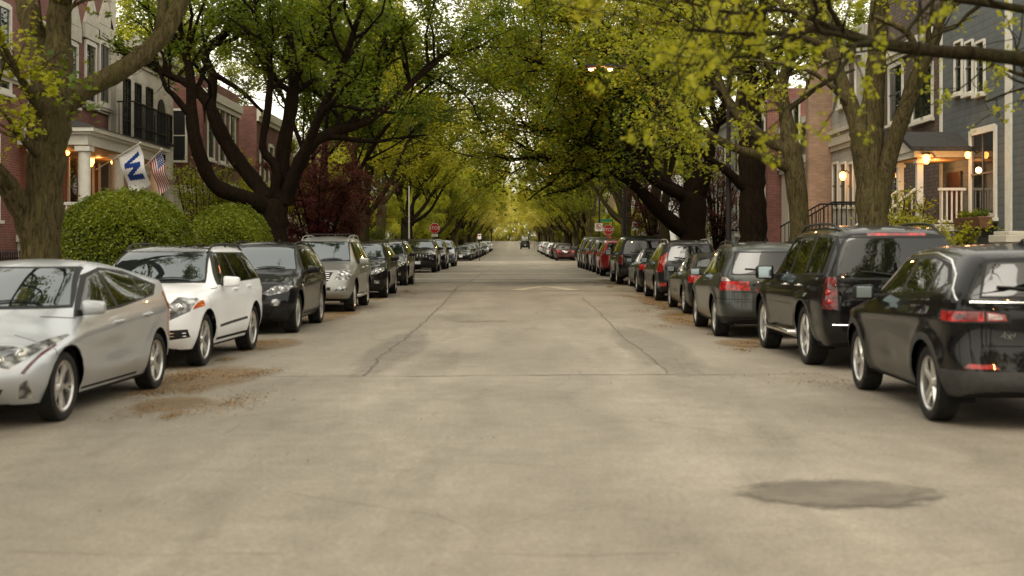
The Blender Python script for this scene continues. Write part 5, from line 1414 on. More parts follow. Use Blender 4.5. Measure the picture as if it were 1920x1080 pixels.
# planter box under the window
o = empty('window_box', (XR-.28, dm, ZP(418, dm)), 0, 'brown window box planted below the tall window of the grey clapboard house', 'planter')
q = MB(); q.prism([(-.14, -.16), (.14, -.16), (.20, .14), (-.20, .14)], -.95, .95, 'y'); q.build('trough', simple('planter_brown', (.14, .07, .035), .7), o, bevel=.02)
g = np.random.RandomState(4); link('planting', leaf_mesh('planting', np.stack([g.normal(0, .09, 400), g.uniform(-.9, .9, 400), .16+abs(g.normal(0, .08, 400))], 1), .08, g), M['leaf_green'], o)
# entrance porch roof
px0, px1 = YP(1800, XR-.9), YP(1765, XR)
def porch(house, y0, y1, zeave, ridge, out, floorz):
    q = MB(); X = house.X
    prof = [(y0-.25, zeave), (y1+.25, zeave), ((y0+y1)/2, ridge)]
    q.prism(prof, X-out-.25, X-.004, 'x'); house.put(q, 'porch_gable', M['trim'])
    for s_ in (0, 1):
        a = prof[s_]; t = prof[2]; dy = (-.10 if s_ == 0 else .10)
        q = MB(); vs = []
        for x in (X-out-.35, X-.006):
            vs += [(x, a[0]+dy*2, a[1]-.02), (x, a[0]+dy*2, a[1]+.10), (x, t[0], t[1]+.14), (x, t[0], t[1]+.03)]
        q.add(vs, [(0, 1, 2, 3), (7, 6, 5, 4), (0, 4, 5, 1), (1, 5, 6, 2), (2, 6, 7, 3), (3, 7, 4, 0)]); house.put(q, 'porch_roof', M['roofing'])
    q = MB(); q.box(X-out-.2, X-.008, y0-.2, y1+.2, zeave-.16, zeave-.004); house.put(q, 'porch_beam', M['trim'])
    q = MB(); q.box(X-out-.1, X-.01, y0-.1, y1+.1, zeave-.19, zeave-.165); house.put(q, 'porch_ceiling', M['warmwood'])
    for y in (y0, y1):
        q = MB(); q.box(X-out-.08, X-out+.08, y-.08, y+.08, floorz, zeave-.19); q.box(X-out-.12, X-out+.12, y-.12, y+.12, zeave-.32, zeave-.24); house.put(q, 'porch_post', M['trim'])
    q = MB(); q.box(X-out-.15, X-.01, y0-.15, y1+.15, floorz-.18, floorz); house.put(q, 'porch_floor', M['trim'])
    q = MB(); q.box(X-out-.05, X-.3, y0-.08, y1+.08, -.3, floorz-.182); house.put(q, 'porch_base', M['concrete'])
zp = ZP(283, 33.8)
porch(hr, 34.0, 35.7, zp, zp+.46, 1.25, ZP(400, 36)-.35)
q = MB(); hr.lbox(q, -.06, -.012, 34.3, 35.4, ZP(400, 36)-.35, zp-.5); hr.put(q, 'door', M['wood'])
fz = ZP(400, 36)-.35; XF = XR-1.25
q = MB()
for k in range(5):
    x = XF+.60+k*.13; q.box(x-.018, x+.018, 33.98, 34.02, fz+.06, fz+.9)
q.box(XF+.50, XR-.02, 33.95, 34.05, fz+.9, fz+.97); q.box(XF+.50, XR-.02, 33.96, 34.04, fz+.05, fz+.11); hr.put(q, 'porch_railing', M['trim'])
q = MB()
for k in range(9): q.box(XF-.20-k*.26, XF-.16+.1-k*.26+.0, 34.1, 35.6, -.2, fz-.19-k*(fz/10)); 
hr.put(q, 'porch_steps', M['concrete'])
for y in (34.0, 35.7):
    q = MB(); q.tube([(XF-.1, y, fz+.95), (XF-2.4, y, .3+.95)], .04, 6); q.tube([(XF-.1, y, fz+.22), (XF-2.4, y, .3+.22)], .03, 6)
    for k in range(13): x = XF-.2-k*.18; z = fz-(XF-x)/2.4*(fz-.3); q.box(x-.018, x+.018, y-.018, y+.018, z+.2, z+.95)
    hr.put(q, 'stair_railing', M['trim'])
sconce((XR-1.15, 33.75, zp-.22), 'glowing globe lamp hanging at the front of the small porch', 1, .10); point((XR-.6, 34.7, zp-.45), WARM, 26)
sconce((XR-.25, 33.2, ZP(295, 34)), 'glowing wall lamp on grey clapboard right of the porch', 1, .07); point((XR-.5, 33.0, ZP(305, 34)), WARM, 14)
point((XR-1.1, 33.5, zp-.3), WARM, 5)
# brown shingled house
y2 = YP(1648, XR+.6)
hs = House('shingled_house', 1, XR+.6, yb+.02, y2, 10.5, M['shingle'], 'brown shingled house between the grey clapboard house and the greystone', zb=0)
for a, b, p0, p1 in ((1750, 1712, 220, 130), (1694, 1668, 225, 125), (1694, 1664, 400, 300)):
    y0, y1 = YP(a, XR+.6), YP(b, XR+.6); hs.window(y0+.06, y1-.06, ZP(p0, (y0+y1)/2), ZP(p1, (y0+y1)/2), bars=(0, 1), f=.11)
hs.band(ZP(85, 40), .25, .2, 'trim')
# greystone
y3 = YP(1555, XR)
hg = House('stone_house', 1, XR, y2+.02, y3, ZP(60, 46), M['greystone'], 'grey limestone house with banded cornices and three tall windows behind iron steps', zb=0)
hg.band(ZP(262, 45), .30, .16, 'stonetrim', 'string_course'); hg.band(ZP(92, 45), .5, .35, 'stonetrim')
hg.band(ZP(240, 45), .14, .22, 'stonetrim', 'string_course')
for a, b in ((1602, 1592), (1588, 1577), (1573, 1563)):
    y0, y1 = YP(a, XR), YP(b, XR); ym = (y0+y1)/2; hg.window(y0+.1, y1-.02, ZP(388, ym), ZP(308, ym), bars=(0, 1), f=.07, sill=False)
for a, b in ((1606, 1592), (1588, 1574)):
    y0, y1 = YP(a, XR), YP(b, XR); ym = (y0+y1)/2; hg.window(y0+.1, y1-.05, ZP(195, ym), ZP(118, ym), bars=(0, 1), f=.10)
sconce((XR-.3, YP(1596, XR), ZP(328, 45)), 'glowing lamp on the greystone front left of the forked tree', 1, .12); point((XR-.5, YP(1597, XR), ZP(330, 45)), WARM, 14)
# tan brick flank
XT = 11.1; y4 = YP(1516, XT)
ht = House('brick_house', 1, XT, y3+.03, y4, ZP(130, 50), M['brick_tan'], 'tan brick house whose plain side wall steps forward of the greystone', zb=0)
ht.band(ZP(150, 50), .3, .15, 'stonetrim'); ht.window(y3+1.0, y3+2.1, 2.4, 4.4, bars=(0, 1)); ht.window(y3+1.0, y3+2.1, 5.6, 7.4, bars=(0, 1))
y5 = YP(1452, XT)
hc = House('rendered_house', 1, XT+.3, y4+.02, y5, ZP(235, 54), M['cream'], 'low cream fronted house with dark panelled door beside tan brick', zb=0)
for k, (a, b) in enumerate(((1508, 1500), (1494, 1484), (1478, 1468))):
    y0, y1 = YP(a, XT), YP(b, XT); hc.window(y0, y1, ZP(445, 55), ZP(345, 55), bars=(0, 1) if k != 1 else (0, 0), f=.12, name='window' if k != 1 else 'door')
hc.band(ZP(318, 54), .3, .2, 'trim'); hc.band(ZP(250, 54), .25, .25, 'trim')
y6 = YP(1432, XT-.3)
hb = House('brick_house', 1, XT-.3, y5+.02, y6, 8.5, M['brick_red'], 'narrow red brick house next to the cream front', zb=0)
hb.window(y5+.5, y5+1.6, 2.5, 4.4); hb.window(y5+.5, y5+1.6, 5.4, 7.2); hb.band(8.1, .3, .15)
# pale clapboard houses with white steps
yy = y6+2.4
for i, (ln, mt, lab, X) in enumerate(((6.6, 'siding_pale', 'pale blue grey clapboard house with white stair rail', 10.9), (6.0, 'siding_white', 'white clapboard house beyond the pale blue one', 11.2), (6.2, 'siding_pale', 'pale grey clapboard house with flat front near the crossing', 11.6))):
    h = House('timber_house', 1, X, yy, yy+ln, 8.4+i*.3, M[mt], lab, zb=.2)
    for k in range(3):
        for z0 in (2.4, 5.4): h.window(yy+.7+k*(ln-1.0)/3, yy+1.6+k*(ln-1.0)/3, z0, z0+1.8, bars=(0, 1))
    h.band(8.0+i*.3, .3, .2, 'trim', 'eaves')
    h.endwindow(X+1.2, X+2.2, 2.6, 4.4); h.endwindow(X+1.2, X+2.2, 5.4, 7.2)
    if i < 2:
        q = MB(); 
        for k in range(8): q.box(X-2.2+k*.27, X-.004, yy+.3, yy+1.7, .1, .75+k*.2)
        h.put(q, 'front_steps', M['trim'])
        q = MB()
        for y in (yy+.32, yy+1.68):
            q.tube([(X-2.2, y, 1.6), (X-.2, y, 3.2)], .045, 6)
            for k in range(9): q.box(X-2.15+k*.24, X-2.11+k*.24, y-.02, y+.02, .7+k*.19, 1.62+k*.19)
        h.put(q, 'stair_railing', M['trim'])
        q = MB(); q.box(X-.06, X-.012, yy+.5, yy+1.45, 2.3, 4.5); h.put(q, 'door', M['wood'])
    yy += ln+1.2
for i in range(22):      # further houses on both sides, beyond the crossing
    y0 = XB+6+i*12.5
    for sd in (1, -1):
        X = RC+sd*(11.4+(i*7 % 5)*.35); mt = ['siding_white', 'brick_dark', 'siding_pale', 'brick_tan', 'brick_red'][(i+(0 if sd > 0 else 2)) % 5]
        nm = {'siding_white': 'white clapboard', 'brick_dark': 'dark brick', 'siding_pale': 'pale clapboard', 'brick_tan': 'tan brick', 'brick_red': 'red brick'}[mt]
        if i > 12: continue
        h = House('house', sd, X, y0, y0+9.5, zg(y0)+8+(i % 3)*.8, M[mt], '%s house half hidden by trees far down the %s side' % (nm, 'right' if sd > 0 else 'left'), zb=zg(y0)-.4)
        h.root['group'] = 'houses half hidden far down the %s side' % ('right' if sd > 0 else 'left')
        if i < 6:
            for k in range(3):
                for z0 in (2.2, 5.2): h.window(y0+1+k*2.9, y0+2.2+k*2.9, zg(y0)+z0, zg(y0)+z0+1.7, bars=(0, 1))
            h.band(h.z1-.4, .3, .2, 'trim')

# ---------------- left-hand row
XL = -14.0
hb1 = House('brick_house', -1, XL, 30.0, YP(212, XL), ZP(-40, 44), M['brick_red'], 'red brick house with white columned porch and gabled window heads', zb=0, depth=10)
HB = hb1
for a, b in ((128, 142), (160, 177), (186, 203)):
    y0, y1 = YP(a, XL), YP(b, XL); ym = (y0+y1)/2
    HB.window(y0, y1, ZP(192, ym), ZP(86, ym), 'trim', bars=(1, 1), f=.12)
    q = MB(); X = XL+.10; zt = ZP(86, ym)+.16
    q.prism([(y0-.3, zt+.5), (y1+.3, zt+.5), ((y0+y1)/2, zt+1.5)], XL+.004, XL+.10, 'x'); q.box(XL+.005, XL+.095, y0-.3, y1+.3, zt+.02, zt+.49); HB.put(q, 'pediment', M['stonetrim'])
HB.band(ZP(205, 43), .16, .12, 'stonetrim', 'string_course')
q = MB(); q.box(XL+.003, XL+.10, YP(212, XL)-.55, YP(212, XL)-.005, 0, ZP(-30, 44)); HB.put(q, 'quoin', M['stonetrim'])
for yw in (31.5, 34.2, 37.0):
    HB.window(yw, yw+1.2, 6.0, 8.2, bars=(1, 1), f=.12)
# ground floor openings under the porch
FZ = 2.0
for a, b, nm in ((128, 146, 'window'), (160, 172, 'door'), (186, 206, 'window')):
    y0, y1 = YP(a, XL), YP(b, XL); HB.window(y0, y1, FZ+(.5 if nm == 'window' else .02), 4.6, 'trim', bars=(0, 1), f=.11, name=nm, glassm='wglass' if nm == 'window' else 'wood')
HB.window(33.0, 34.6, FZ+.5, 4.6, bars=(1, 1), f=.12)
# porch
XP = -12.0; p0 = 790/FPX*0+36.0; p1 = 43.6; zt = ZP(243, 36)
pe = -17.5
q = MB(); q.box(XL+.004, XP, p0, p1, zt-.42, zt-.06); q.box(XL+.003, XP+.22, p0-.22, p1+.2, zt-.058, zt+.06); q.box(XL+.004, XP+.12, p0-.12, p1+.1, zt-.13, zt-.0585); HB.put(q, 'porch_entablature', M['trim'])
q = MB(); q.box(XL+.006, XP-.1, p0+.1, p1-.1, zt-.46, zt-.422); HB.put(q, 'porch_ceiling', M['warmwood'])
q = MB(); q.add([(XL+.004, p0-.25, zt+.062), (XP+.25, p0-.25, zt+.062), (XP+.25, p1+.2, zt+.062), (XL+.004, p1+.2, zt+.062), (XL+.004, p0+.9, zt+.75), (XL+.004, p1-.6, zt+.75)], [(0, 1, 4), (1, 2, 5, 4), (2, 3, 5), (0, 4, 5, 3), (0, 3, 2, 1)]); HB.put(q, 'porch_roof', M['roofing'])
q = MB(); q.box(XL+.01, XP+.1, p0-.1, p1+.1, FZ-.2, FZ); q.box(XL+.01, XP, p0, p1, -.3, FZ-.202); HB.put(q, 'porch_floor', M['stonetrim'])
for (x, y) in ((XP-.15, p0+.15), (XP-.15, p0+3.2), (XP-.15, p1-.3), (XL+.5, p0+.15)):
    q = MB(); q.lathe([(.17, FZ+.12), (.17, zt-.62), (.15, zt-.60)], 'z', c=(x, y, 0), n=20); q.box(x-.22, x+.22, y-.22, y+.22, FZ, FZ+.12); q.box(x-.21, x+.21, y-.21, y+.21, zt-.60, zt-.462); HB.put(q, 'column', M['trim'], smooth=True)
q = MB()
for k in range(14):
    x = XL+.55+k*.1; q.box(x-.02, x+.02, p0+.12, p0+.16, FZ+.1, FZ+.85)
q.box(XL+.3, XP-.3, p0+.09, p0+.19, FZ+.85, FZ+.93); q.box(XL+.3, XP-.3, p0+.1, p0+.18, FZ+.04, FZ+.1)
for k in range(26):
    y = p0+.4+k*.11; q.box(XP-.17, XP-.13, y-.02, y+.02, FZ+.1, FZ+.85)
q.box(XP-.2, XP-.1, p0+.3, p0+3.1, FZ+.85, FZ+.93); HB.put(q, 'porch_railing', M['trim'])
sconce((XL+.42, YP(167, XL+.4), ZP(300, 40.5)), 'glowing lamp beside the door under the columned porch', -1, .15); point((XL+.8, 40.6, ZP(300, 40.5)), WARM, 10)
for i, (x, y) in enumerate(((-13.2, 37.6), (-13.0, 41.6))):
    o = empty('ceiling_lamp', (x, y, zt-.52), 0, ['round glowing lamp on the near end of the porch ceiling', 'round glowing lamp on the far end of the porch ceiling'][i], 'lamp')
    q = MB(); q.lathe([(.001, -.10), (.10, -.07), (.13, 0), (.10, .05)], 'z', n=16); q.build('bulb', M['bulb'], o, smooth=True); q = MB(); q.lathe([(.14, .04), (.14, .06), (.001, .06)], 'z', n=16); q.build('bracket', M['iron'], o)
    point((x, y, zt-.75), WARM, 6)
# neighbour at the far left with its own porch roof
hn = House('brick_house', -1, -14.6, 15, 29.4, 9, M['brick_dark'], 'dark brick house at the left edge behind the nearest trunk', zb=0)
for yw in (18, 21, 24.5, 27): hn.window(yw, yw+1.3, 2.6, 4.6, bars=(0, 1)); hn.window(yw, yw+1.3, 6, 8, bars=(0, 1))
hn.band(8.6, .3, .2)
# limestone house
XM = -13.4; m0 = YP(212, XL)+.04; m1 = YP(325, XM)
hl = House('stone_house', -1, XM, m0, m1, ZP(95, 47), M['stone'], 'pale limestone house with tall narrow windows and black iron balcony', zb=0)
for a, b, t_, u in ((231, 242, 150, 252), (253, 262, 160, 262), (274, 284, 168, 270)):
    y0, y1 = YP(a, XM), YP(b, XM); ym = (y0+y1)/2; hl.window(y0, y1, ZP(u, ym), ZP(t_, ym), 'iron', bars=(1, 3), f=.05, sill=False)
y0, y1 = YP(295, XM), YP(307, XM); ym = (y0+y1)/2; hl.window(y0, y1, ZP(300, ym), ZP(215, ym), 'iron', bars=(1, 2), f=.05, sill=False)
q = MB(); q.prism([((y0+y1)/2+(y1-y0)/2*math.cos(a)*1.06, ZP(215, ym)+.05+(y1-y0)*.6*math.sin(a)) for a in np.linspace(0, PI, 11)], XM+.004, XM+.06, 'x'); hl.put(q, 'arch_head', M['iron'])
y0, y1 = YP(313, XM), YP(320, XM); hl.window(y0, y1, ZP(265, 49), ZP(215, 49), 'iron', bars=(0, 1), f=.05)
hl.band(ZP(130, 47), .2, .12, 'stonetrim', 'string_course'); hl.band(ZP(104, 47), .35, .3, 'stonetrim')
hl.band(ZP(330, 47), .16, .10, 'stonetrim', 'string_course')
for a, b in ((250, 262), (290, 303)):
    y0, y1 = YP(a, XM), YP(b, XM); hl.window(y0, y1, 2.2, 4.0, 'iron', bars=(0, 1), f=.06)
q = MB(); b0, b1 = YP(246, XM+.5), YP(312, XM+.5); zf = ZP(272, 46.5); zr_ = ZP(212, 46.5)
q.box(XM+.004, XM+.62, b0, b1, zf-.12, zf)
for k in range(int((b1-b0)/.13)):
    y = b0+.05+k*.13; q.box(XM+.58, XM+.605, y-.012, y+.012, zf, zr_)
for x in np.arange(XM+.08, XM+.58, .13): q.box(x-.012, x+.012, b0+.02, b0+.045, zf, zr_); q.box(x-.012, x+.012, b1-.045, b1-.02, zf, zr_)
q.box(XM+.57, XM+.62, b0, b1, zr_, zr_+.05); q.box(XM+.57, XM+.62, b0, b1, zf+.35, zf+.38); q.box(XM+.02, XM+.57, b0, b0+.05, zr_+.001, zr_+.049)
hl.put(q, 'balcony', M['iron'])
# red brick houses further on
e0 = m1+.05
XN = -12.6
hx = House('brick_house', -1, XN, e0+1.4, e0+8.2, ZP(150, 53), M['brick_dark'], 'red brick house with pale stone base behind the many limbed tree', zb=0, depth=12)
hx.band(ZP(188, 53), .35, .2, 'stonetrim'); hx.band(ZP(345, 53), .2, .12, 'stonetrim', 'string_course')
q = MB(); q.box(XN-11.9, XN+.04, e0+1.34, e0+8.1, -.3, ZP(345, 51)); hx.put(q, 'stone_base', M['stone'])
for k in range(3): hx.window(e0+2.2+k*2.0, e0+3.2+k*2.0, 2.3, 4.4, f=.1); hx.window(e0+2.2+k*2.0, e0+3.2+k*2.0, 5.4, 7.6, f=.1)
hx.endwindow(XN-1.6, XN-.7, 5.2, 7.2)
yy = e0+10.2
for i, (ln, mt, hh, X, lab) in enumerate(((7.5, 'brick_dark', 8.4, -12.2, 'dark brick house with white window bays beyond the red brick one'), (7.0, 'brick_tan', 7.0, -12.0, 'tan brick house glimpsed through the trees on the left'), (7.5, 'siding_white', 8.6, -12.6, 'white clapboard house just before the left stop sign'))):
    h = House('brick_house' if 'brick' in mt else 'timber_house', -1, X, yy, yy+ln, hh, M[mt], lab, zb=.1)
    h.band(hh-.5, .35, .2, 'stonetrim'); h.endwindow(X-2, X-1, 2.6, 4.6); h.endwindow(X-2, X-1, 5.2, 6.8)
    for k in range(3):
        for z0 in (2.3, 5.0): h.window(yy+.8+k*2.2, yy+1.8+k*2.2, z0, z0+1.7, f=.12)
    yy += ln+1.4
# ---------------- flags
def flag_mesh(w, h, fn, nx=42, ny=26, wave=.07):
    """hangs from a staff: u along the staff-free direction; fn(u,v) -> material index"""
    V = []; F = []; mi = []
    for j in range(ny+1):
        for i in range(nx+1):
            u = i/nx; v = j/ny
            V.append((w*u*(1-.10*math.sin(3*u)), wave*math.sin(7*u+2.5*v)*(.3+u), -h*v-.10*u*u))
    for j in range(ny):
        for i in range(nx):
            a = j*(nx+1)+i; F += [a, a+1, a+nx+2, a+nx+1]; mi.append(fn((i+.5)/nx, (j+.5)/ny))
    me = np_mesh('cloth', V, F, np.full(nx*ny, 4), smooth=True, mat_idx=mi); return me
def wflag(u, v):
    # white field, blue letter W
    x = (u-.5)/.36; y = (.5-v)/.36
    if abs(x) > 1.0 or abs(y) > 1.0: return 0
    def seg(x0, x1): # slanted bars of the letter
        t = (1-y)/2; return abs(x-(x0+(x1-x0)*t)) < .17
    return 1 if (seg(-.85, -.42) or seg(0, -.42) or seg(0, .42) or seg(.85, .42)) else 0
def usflag(u, v):
    if u < .42 and v < 7/13:
        return 1 if not ((int(u/.42*11) + int(v*13/7*9)) % 2 == 0 and (u/.42*11) % 1 > .3 and (v*13/7*9) % 1 > .3) else 0
    return 2 if int(v*13) % 2 == 0 else 0
def flag(dpt, base_px, tip_px, w, h, fn, mats, label, group, lean, yrot):
    a = P(base_px[0], base_px[1], dpt+.8); b = P(tip_px[0], tip_px[1], dpt-.3)
    root = empty('flag', tuple(a), 0, label, 'flag', group)
    q = MB(); q.tube([(0, 0, 0), tuple(b-a)], .018, 8); q.lathe([(.001, -.04), (.035, 0), (.001, .04)], 'z', c=tuple(b-a), n=10); q.build('pole', M['trim'], root, smooth=True)
    me = flag_mesh(w, h, fn)
    # hang the cloth from the pole: its hoist edge follows the pole, the fly drops down
    d = (a-b).normalized(); up = Vector((0, 0, 1))
    V = np.zeros(len(me.vertices)*3, dtype=np.float32); me.vertices.foreach_get('co', V); V = V.reshape(-1, 3)
    out = []
    for x, y, z in V:
        u = x; v = -z    # u: fly, v: along hoist
        p = (b-a)+d*(v*.98+.06) + Vector((lean*u, .05*u, -u*.93)) + Vector((.3*y, y, 0))
        out.append(tuple(p))
    me.vertices.foreach_set('co', np.array(out, dtype=np.float32).ravel()); me.update()
    o = link('cloth', me, None, root)
    for m_ in mats: me.materials.append(M[m_])
    return root
flag(37.0, (180, 318), (263, 268), 1.22, .98, lambda u, v: wflag(1-v if False else u, v), ['flagwhite', 'flagblue'], 'white flag with large blue letter W hanging from the porch pole', None, .30, 0)
flag(39.5, (255, 330), (303, 280), 1.12, .74, usflag, ['flagwhite', 'flagblue', 'flagred'], 'striped national flag with starred canton behind the white flag', None, .28, 0)
# ---------------- hedges
def hedge(c, rx, ry, h, label, seed, n=42000):
    g = np.random.RandomState(seed); n = int(n*1.7); root = empty('clipped_bush', (c[0], c[1], zg(c[1])+.1), 0, label, 'bush', 'clipped round bushes')
    def prof(t): return np.power(np.clip(1-np.power(t, 3.2), 0, 1), .42)
    t = g.rand(n); a = g.rand(n)*2*PI; t = np.where(g.rand(n) < .35, 1-.25*g.rand(n)**1.5, t)
    rr = prof(t)*(1-.06*np.abs(g.normal(0, 1, n)))*(1+.035*np.sin(a*3+t*4+seed)+.03*np.sin(a*7+t*9)+.02*np.sin(a*13+t*15))*np.where(g.rand(n) < .02, 1.05, 1)
    tp = t*h*(1+.03*np.sin(a*4+1)+.02*np.sin(a*9))
    C_ = np.stack([rx*rr*np.cos(a), ry*rr*np.sin(a), tp*(1+.02*g.normal(0, 1, n))], 1)
    link('foliage', leaf_mesh('foliage', C_, .05, g, flat=.1), M['leaf_hedge'], root)
    q = MB(); q.lathe([(.96*prof(x) if x < 1 else .001, x*.96) for x in np.linspace(0, 1, 12)], 'z', n=28); q.v = [(v[0]*rx*.95, v[1]*ry*.95, v[2]*h) for v in q.v]
    q.build('inner_branches', simple('hedge_inside', (.010, .016, .004), .95), root)
    return root
hedge((-7.78, 25.6), 1.52, 2.0, 2.52, 'large clipped round bush right beside the nearest left trunk', 1)
hedge((-7.35, 33.0), 1.22, 1.9, 2.42, 'smaller clipped round bush next to the many limbed tree', 2, 32000)
# ---------------- fences and low walls
def iron_fence(x0, y0, x1, y1, label, h=1.1, gap=.13):
    root = empty('iron_fence', (x0, y0, zg(y0)+.13), 0, label, 'fence'); dx, dy = x1-x0, y1-y0; l = math.hypot(dx, dy); n = int(l/gap)
    q = MB()
    for k in range(n+1):
        f = k/n; x, y = dx*f, dy*f; z = zg(y0+y)-zg(y0); q.box(x-.012, x+.012, y-.012, y+.012, z, z+h)
        q.add([(x-.02, y-.02, z+h), (x+.02, y-.02, z+h), (x+.02, y+.02, z+h), (x-.02, y+.02, z+h), (x, y, z+h+.09)], [(0, 1, 4), (1, 2, 4), (2, 3, 4), (3, 0, 4)])
    q.build('pickets', M['iron'], root); ez = zg(y1)-zg(y0)
    for z in (.15, h-.12):
        r_ = MB(); r_.tube([(0, 0, z), (dx, dy, ez+z)], .022, 4); r_.build('rail', M['iron'], root)
    return root
iron_fence(-10.9, 16, -10.9, 29.5, 'black iron picket fence left of the nearest trunk', 1.35)
iron_fence(10.7, 18, 10.7, 26.6, 'black iron fence near the right edge in front of grey clapboard', 1.2)
iron_fence(10.7, 27.9, 10.7, 33.5, 'black iron fence between the stone pier and the porch bush', 1.0)
iron_fence(10.7, 42, 10.7, 58, 'black iron fence before the cream fronted house', 1.0)
o = empty('stone_pier', (10.75, 27.2, zg(27)+.1), 0, 'low stone pier with wide cap below the grey clapboard window', 'pier')
q = MB(); q.box(-.38, .38, -.38, .38, 0, 1.62); q.build('shaft', M['stonetrim'], o, bevel=.02); q = MB(); q.box(-.5, .5, -.5, .5, 1.622, 1.78); q.box(-.42, .42, -.42, .42, 1.781, 1.86); q.build('cap', M['stonetrim'], o, bevel=.02)
# iron stair railing at the greystone
o = empty('iron_railing', (XR-2.6, 41.0, .1), 0, 'black iron stair railing climbing to the greystone door', 'railing')
q = MB(); z0 = ZP(425, 42); z1 = ZP(392, 42)
q.tube([(-.6, -.5, z0-.1), (1.0, .9, z1+.12), (2.4, .9, z1+.12)], .03, 6); q.tube([(-.6, 1.4, z0-.1), (1.0, 2.6, z1+.12), (2.4, 2.6, z1+.12)], .03, 6)
for k in range(20):
    f = k/19; x = -.6+f*3.0; y = -.5+1.4*min(1, (x+.6)/1.6); z = z0-.1+(z1-z0+.22)*min(1, (x+.6)/1.6); q.box(x-.012, x+.012, y-.012, y+.012, z-1.0, z); q.box(x-.012, x+.012, y+1.8-.012, y+1.8+.012, z-1.0, z)
q.build('bars', M['iron'], o)
q = MB()
for k in range(7): q.box(-.6+k*.3, 2.58, -.4, 2.5, -.1, .35+k*.2)
tag(q.build('stone_steps', M['greystone'], None, loc=(XR-2.6, 41.0, .1)), 'stone steps leading to the greystone house', 'steps')
# ---------------- shrubs
def shrub(c, r, h, n, mt, label, seed, name='shrub', size=.09, twigs=26):
    t = Tree(seed); g = t.rng
    for k in range(twigs):
        a = g.uniform(0, 2*PI); d0 = np.array([math.cos(a)*r*g.uniform(.3, 1), math.sin(a)*r*g.uniform(.3, 1), h*g.uniform(.7, 1.05)])
        t.limb([(0, 0, 0), tuple(d0*.5+g.normal(0, .05, 3)), tuple(d0)], [.03, .018, .008], sides=4, levels=1, dens=1.3, start=.3, lenf=.55)
    root = empty(name, (c[0], c[1], zg(c[1])+.1), 0, label, 'shrub'); link('stems', t.T.mesh('stems'), M['bark_mid'], root); link('foliage', t.leaves(n, size, .08), M[mt], root); return root
shrub((9.9, 30.6), 1.3, 2.0, 5200, 'leaf_lime', 'loose light green shrub in front of the lit porch', 11)
shrub((10.0, 33.4), 1.0, 2.7, 2200, 'leaf_lime', 'thin upright green shrub against the porch steps', 12)
shrub((-9.4, 38.2), 1.0, 3.7, 4200, 'leaf_olive', 'tall airy shrub between the flags and the many limbed tree', 13)
shrub((-9.9, 43.5), 1.6, 3.4, 6000, 'leaf_olive', 'wide olive shrub below the red brick house', 14)
shrub((-9.4, 52.0), 1.7, 2.6, 5200, 'leaf_blossom', 'pale blossoming shrub under the dark red maple', 15)
shrub((9.0, 64), 1.2, 2.3, 4200, 'leaf_lime', 'bright green shrub near the right stop sign', 16)
shrub((-8.7, 70), 1.6, 2.0, 5200, 'leaf_green', 'dark green low shrub behind the left parked cars', 17)
shrub((-9.2, 80), 1.8, 2.4, 5200, 'leaf_lime', 'yellow green shrub just before the left stop sign', 18)
# ---------------- signs
def sign_post(root, h, m='polemetal', r=.03, z0=-.1):
    q = MB(); q.tube([(0, .035, z0), (0, .035, h)], r, 8); q.build('post', M[m], root, smooth=True)
def stop_sign(x, d, zc, label, R=.41, allway=True):
    root = empty('stop_sign', (x, d, zg(d)+.1), 0, label, 'sign', 'stop signs'); z = zc-zg(d)-.1
    sign_post(root, z+.5)
    o8 = lambda rr: [(rr*math.cos(PI/8+k*PI/4), z+rr*math.sin(PI/8+k*PI/4)) for k in range(8)]
    q = MB(); q.prism(o8(R), -.004, .004, 'y'); q.build('sign_border', M['signwhite'], root)
    q = MB(); q.prism(o8(R*.94), -.008, -.0042, 'y'); q.build('sign_face', M['signred'], root)
    text_mesh('lettering', 'STOP', R*.82, M['signwhite'], root, (0, -.011, z), (PI/2, 0, 0), .001)
    if allway:
        q = MB(); q.box(-.24, .24, -.006, .004, z-R-.22, z-R-.04); p = q.build('plate', M['signred' if allway == 'red' else 'signwhite'], root)
        text_mesh('lettering', 'ALL WAY', .10, M['signwhite' if allway == 'red' else 'iron'], p, (0, -.009, z-R-.13), (PI/2, 0, 0), .001)
    return root
dS = 97.0
stop_sign((815-VX)/FPX*dS, dS, ZP(428, dS), 'red stop sign on the left kerb with white plate below', allway='white')
stop_sign((1140.5-VX)/FPX*dS, dS, ZP(431, dS), 'red stop sign on the right kerb with red plate below', allway='red')
d_ = 97.6; root = empty('prohibition_sign', ((1122.5-VX)/FPX*d_, d_, zg(d_)+.1), 0, 'white square sign with red prohibition ring beside right stop sign', 'sign'); z = ZP(426, d_)-zg(d_)-.1
sign_post(root, z+.4)
q = MB(); q.box(-.29, .29, -.005, .004, z-.30, z+.30); q.build('sign_face', M['signwhite'], root, bevel=.002)
q = MB(); n = 28; vs = []; fs = []
for k in range(n):
    a = 2*PI*k/n; vs += [(.22*math.cos(a), -.009, z+.04+.22*math.sin(a)), (.165*math.cos(a), -.009, z+.04+.165*math.sin(a))]
for k in range(n): fs.append((2*k, 2*k+1, (2*k+3) % (2*n), (2*k+2) % (2*n)))
q.add(vs, fs); q.add([(-.15, -.0095, z+.16), (-.11, -.0095, z+.20), (.15, -.0095, z-.08), (.11, -.0095, z-.12)], [(0, 1, 2, 3)]); q.build('prohibition_ring', M['signred'], root)
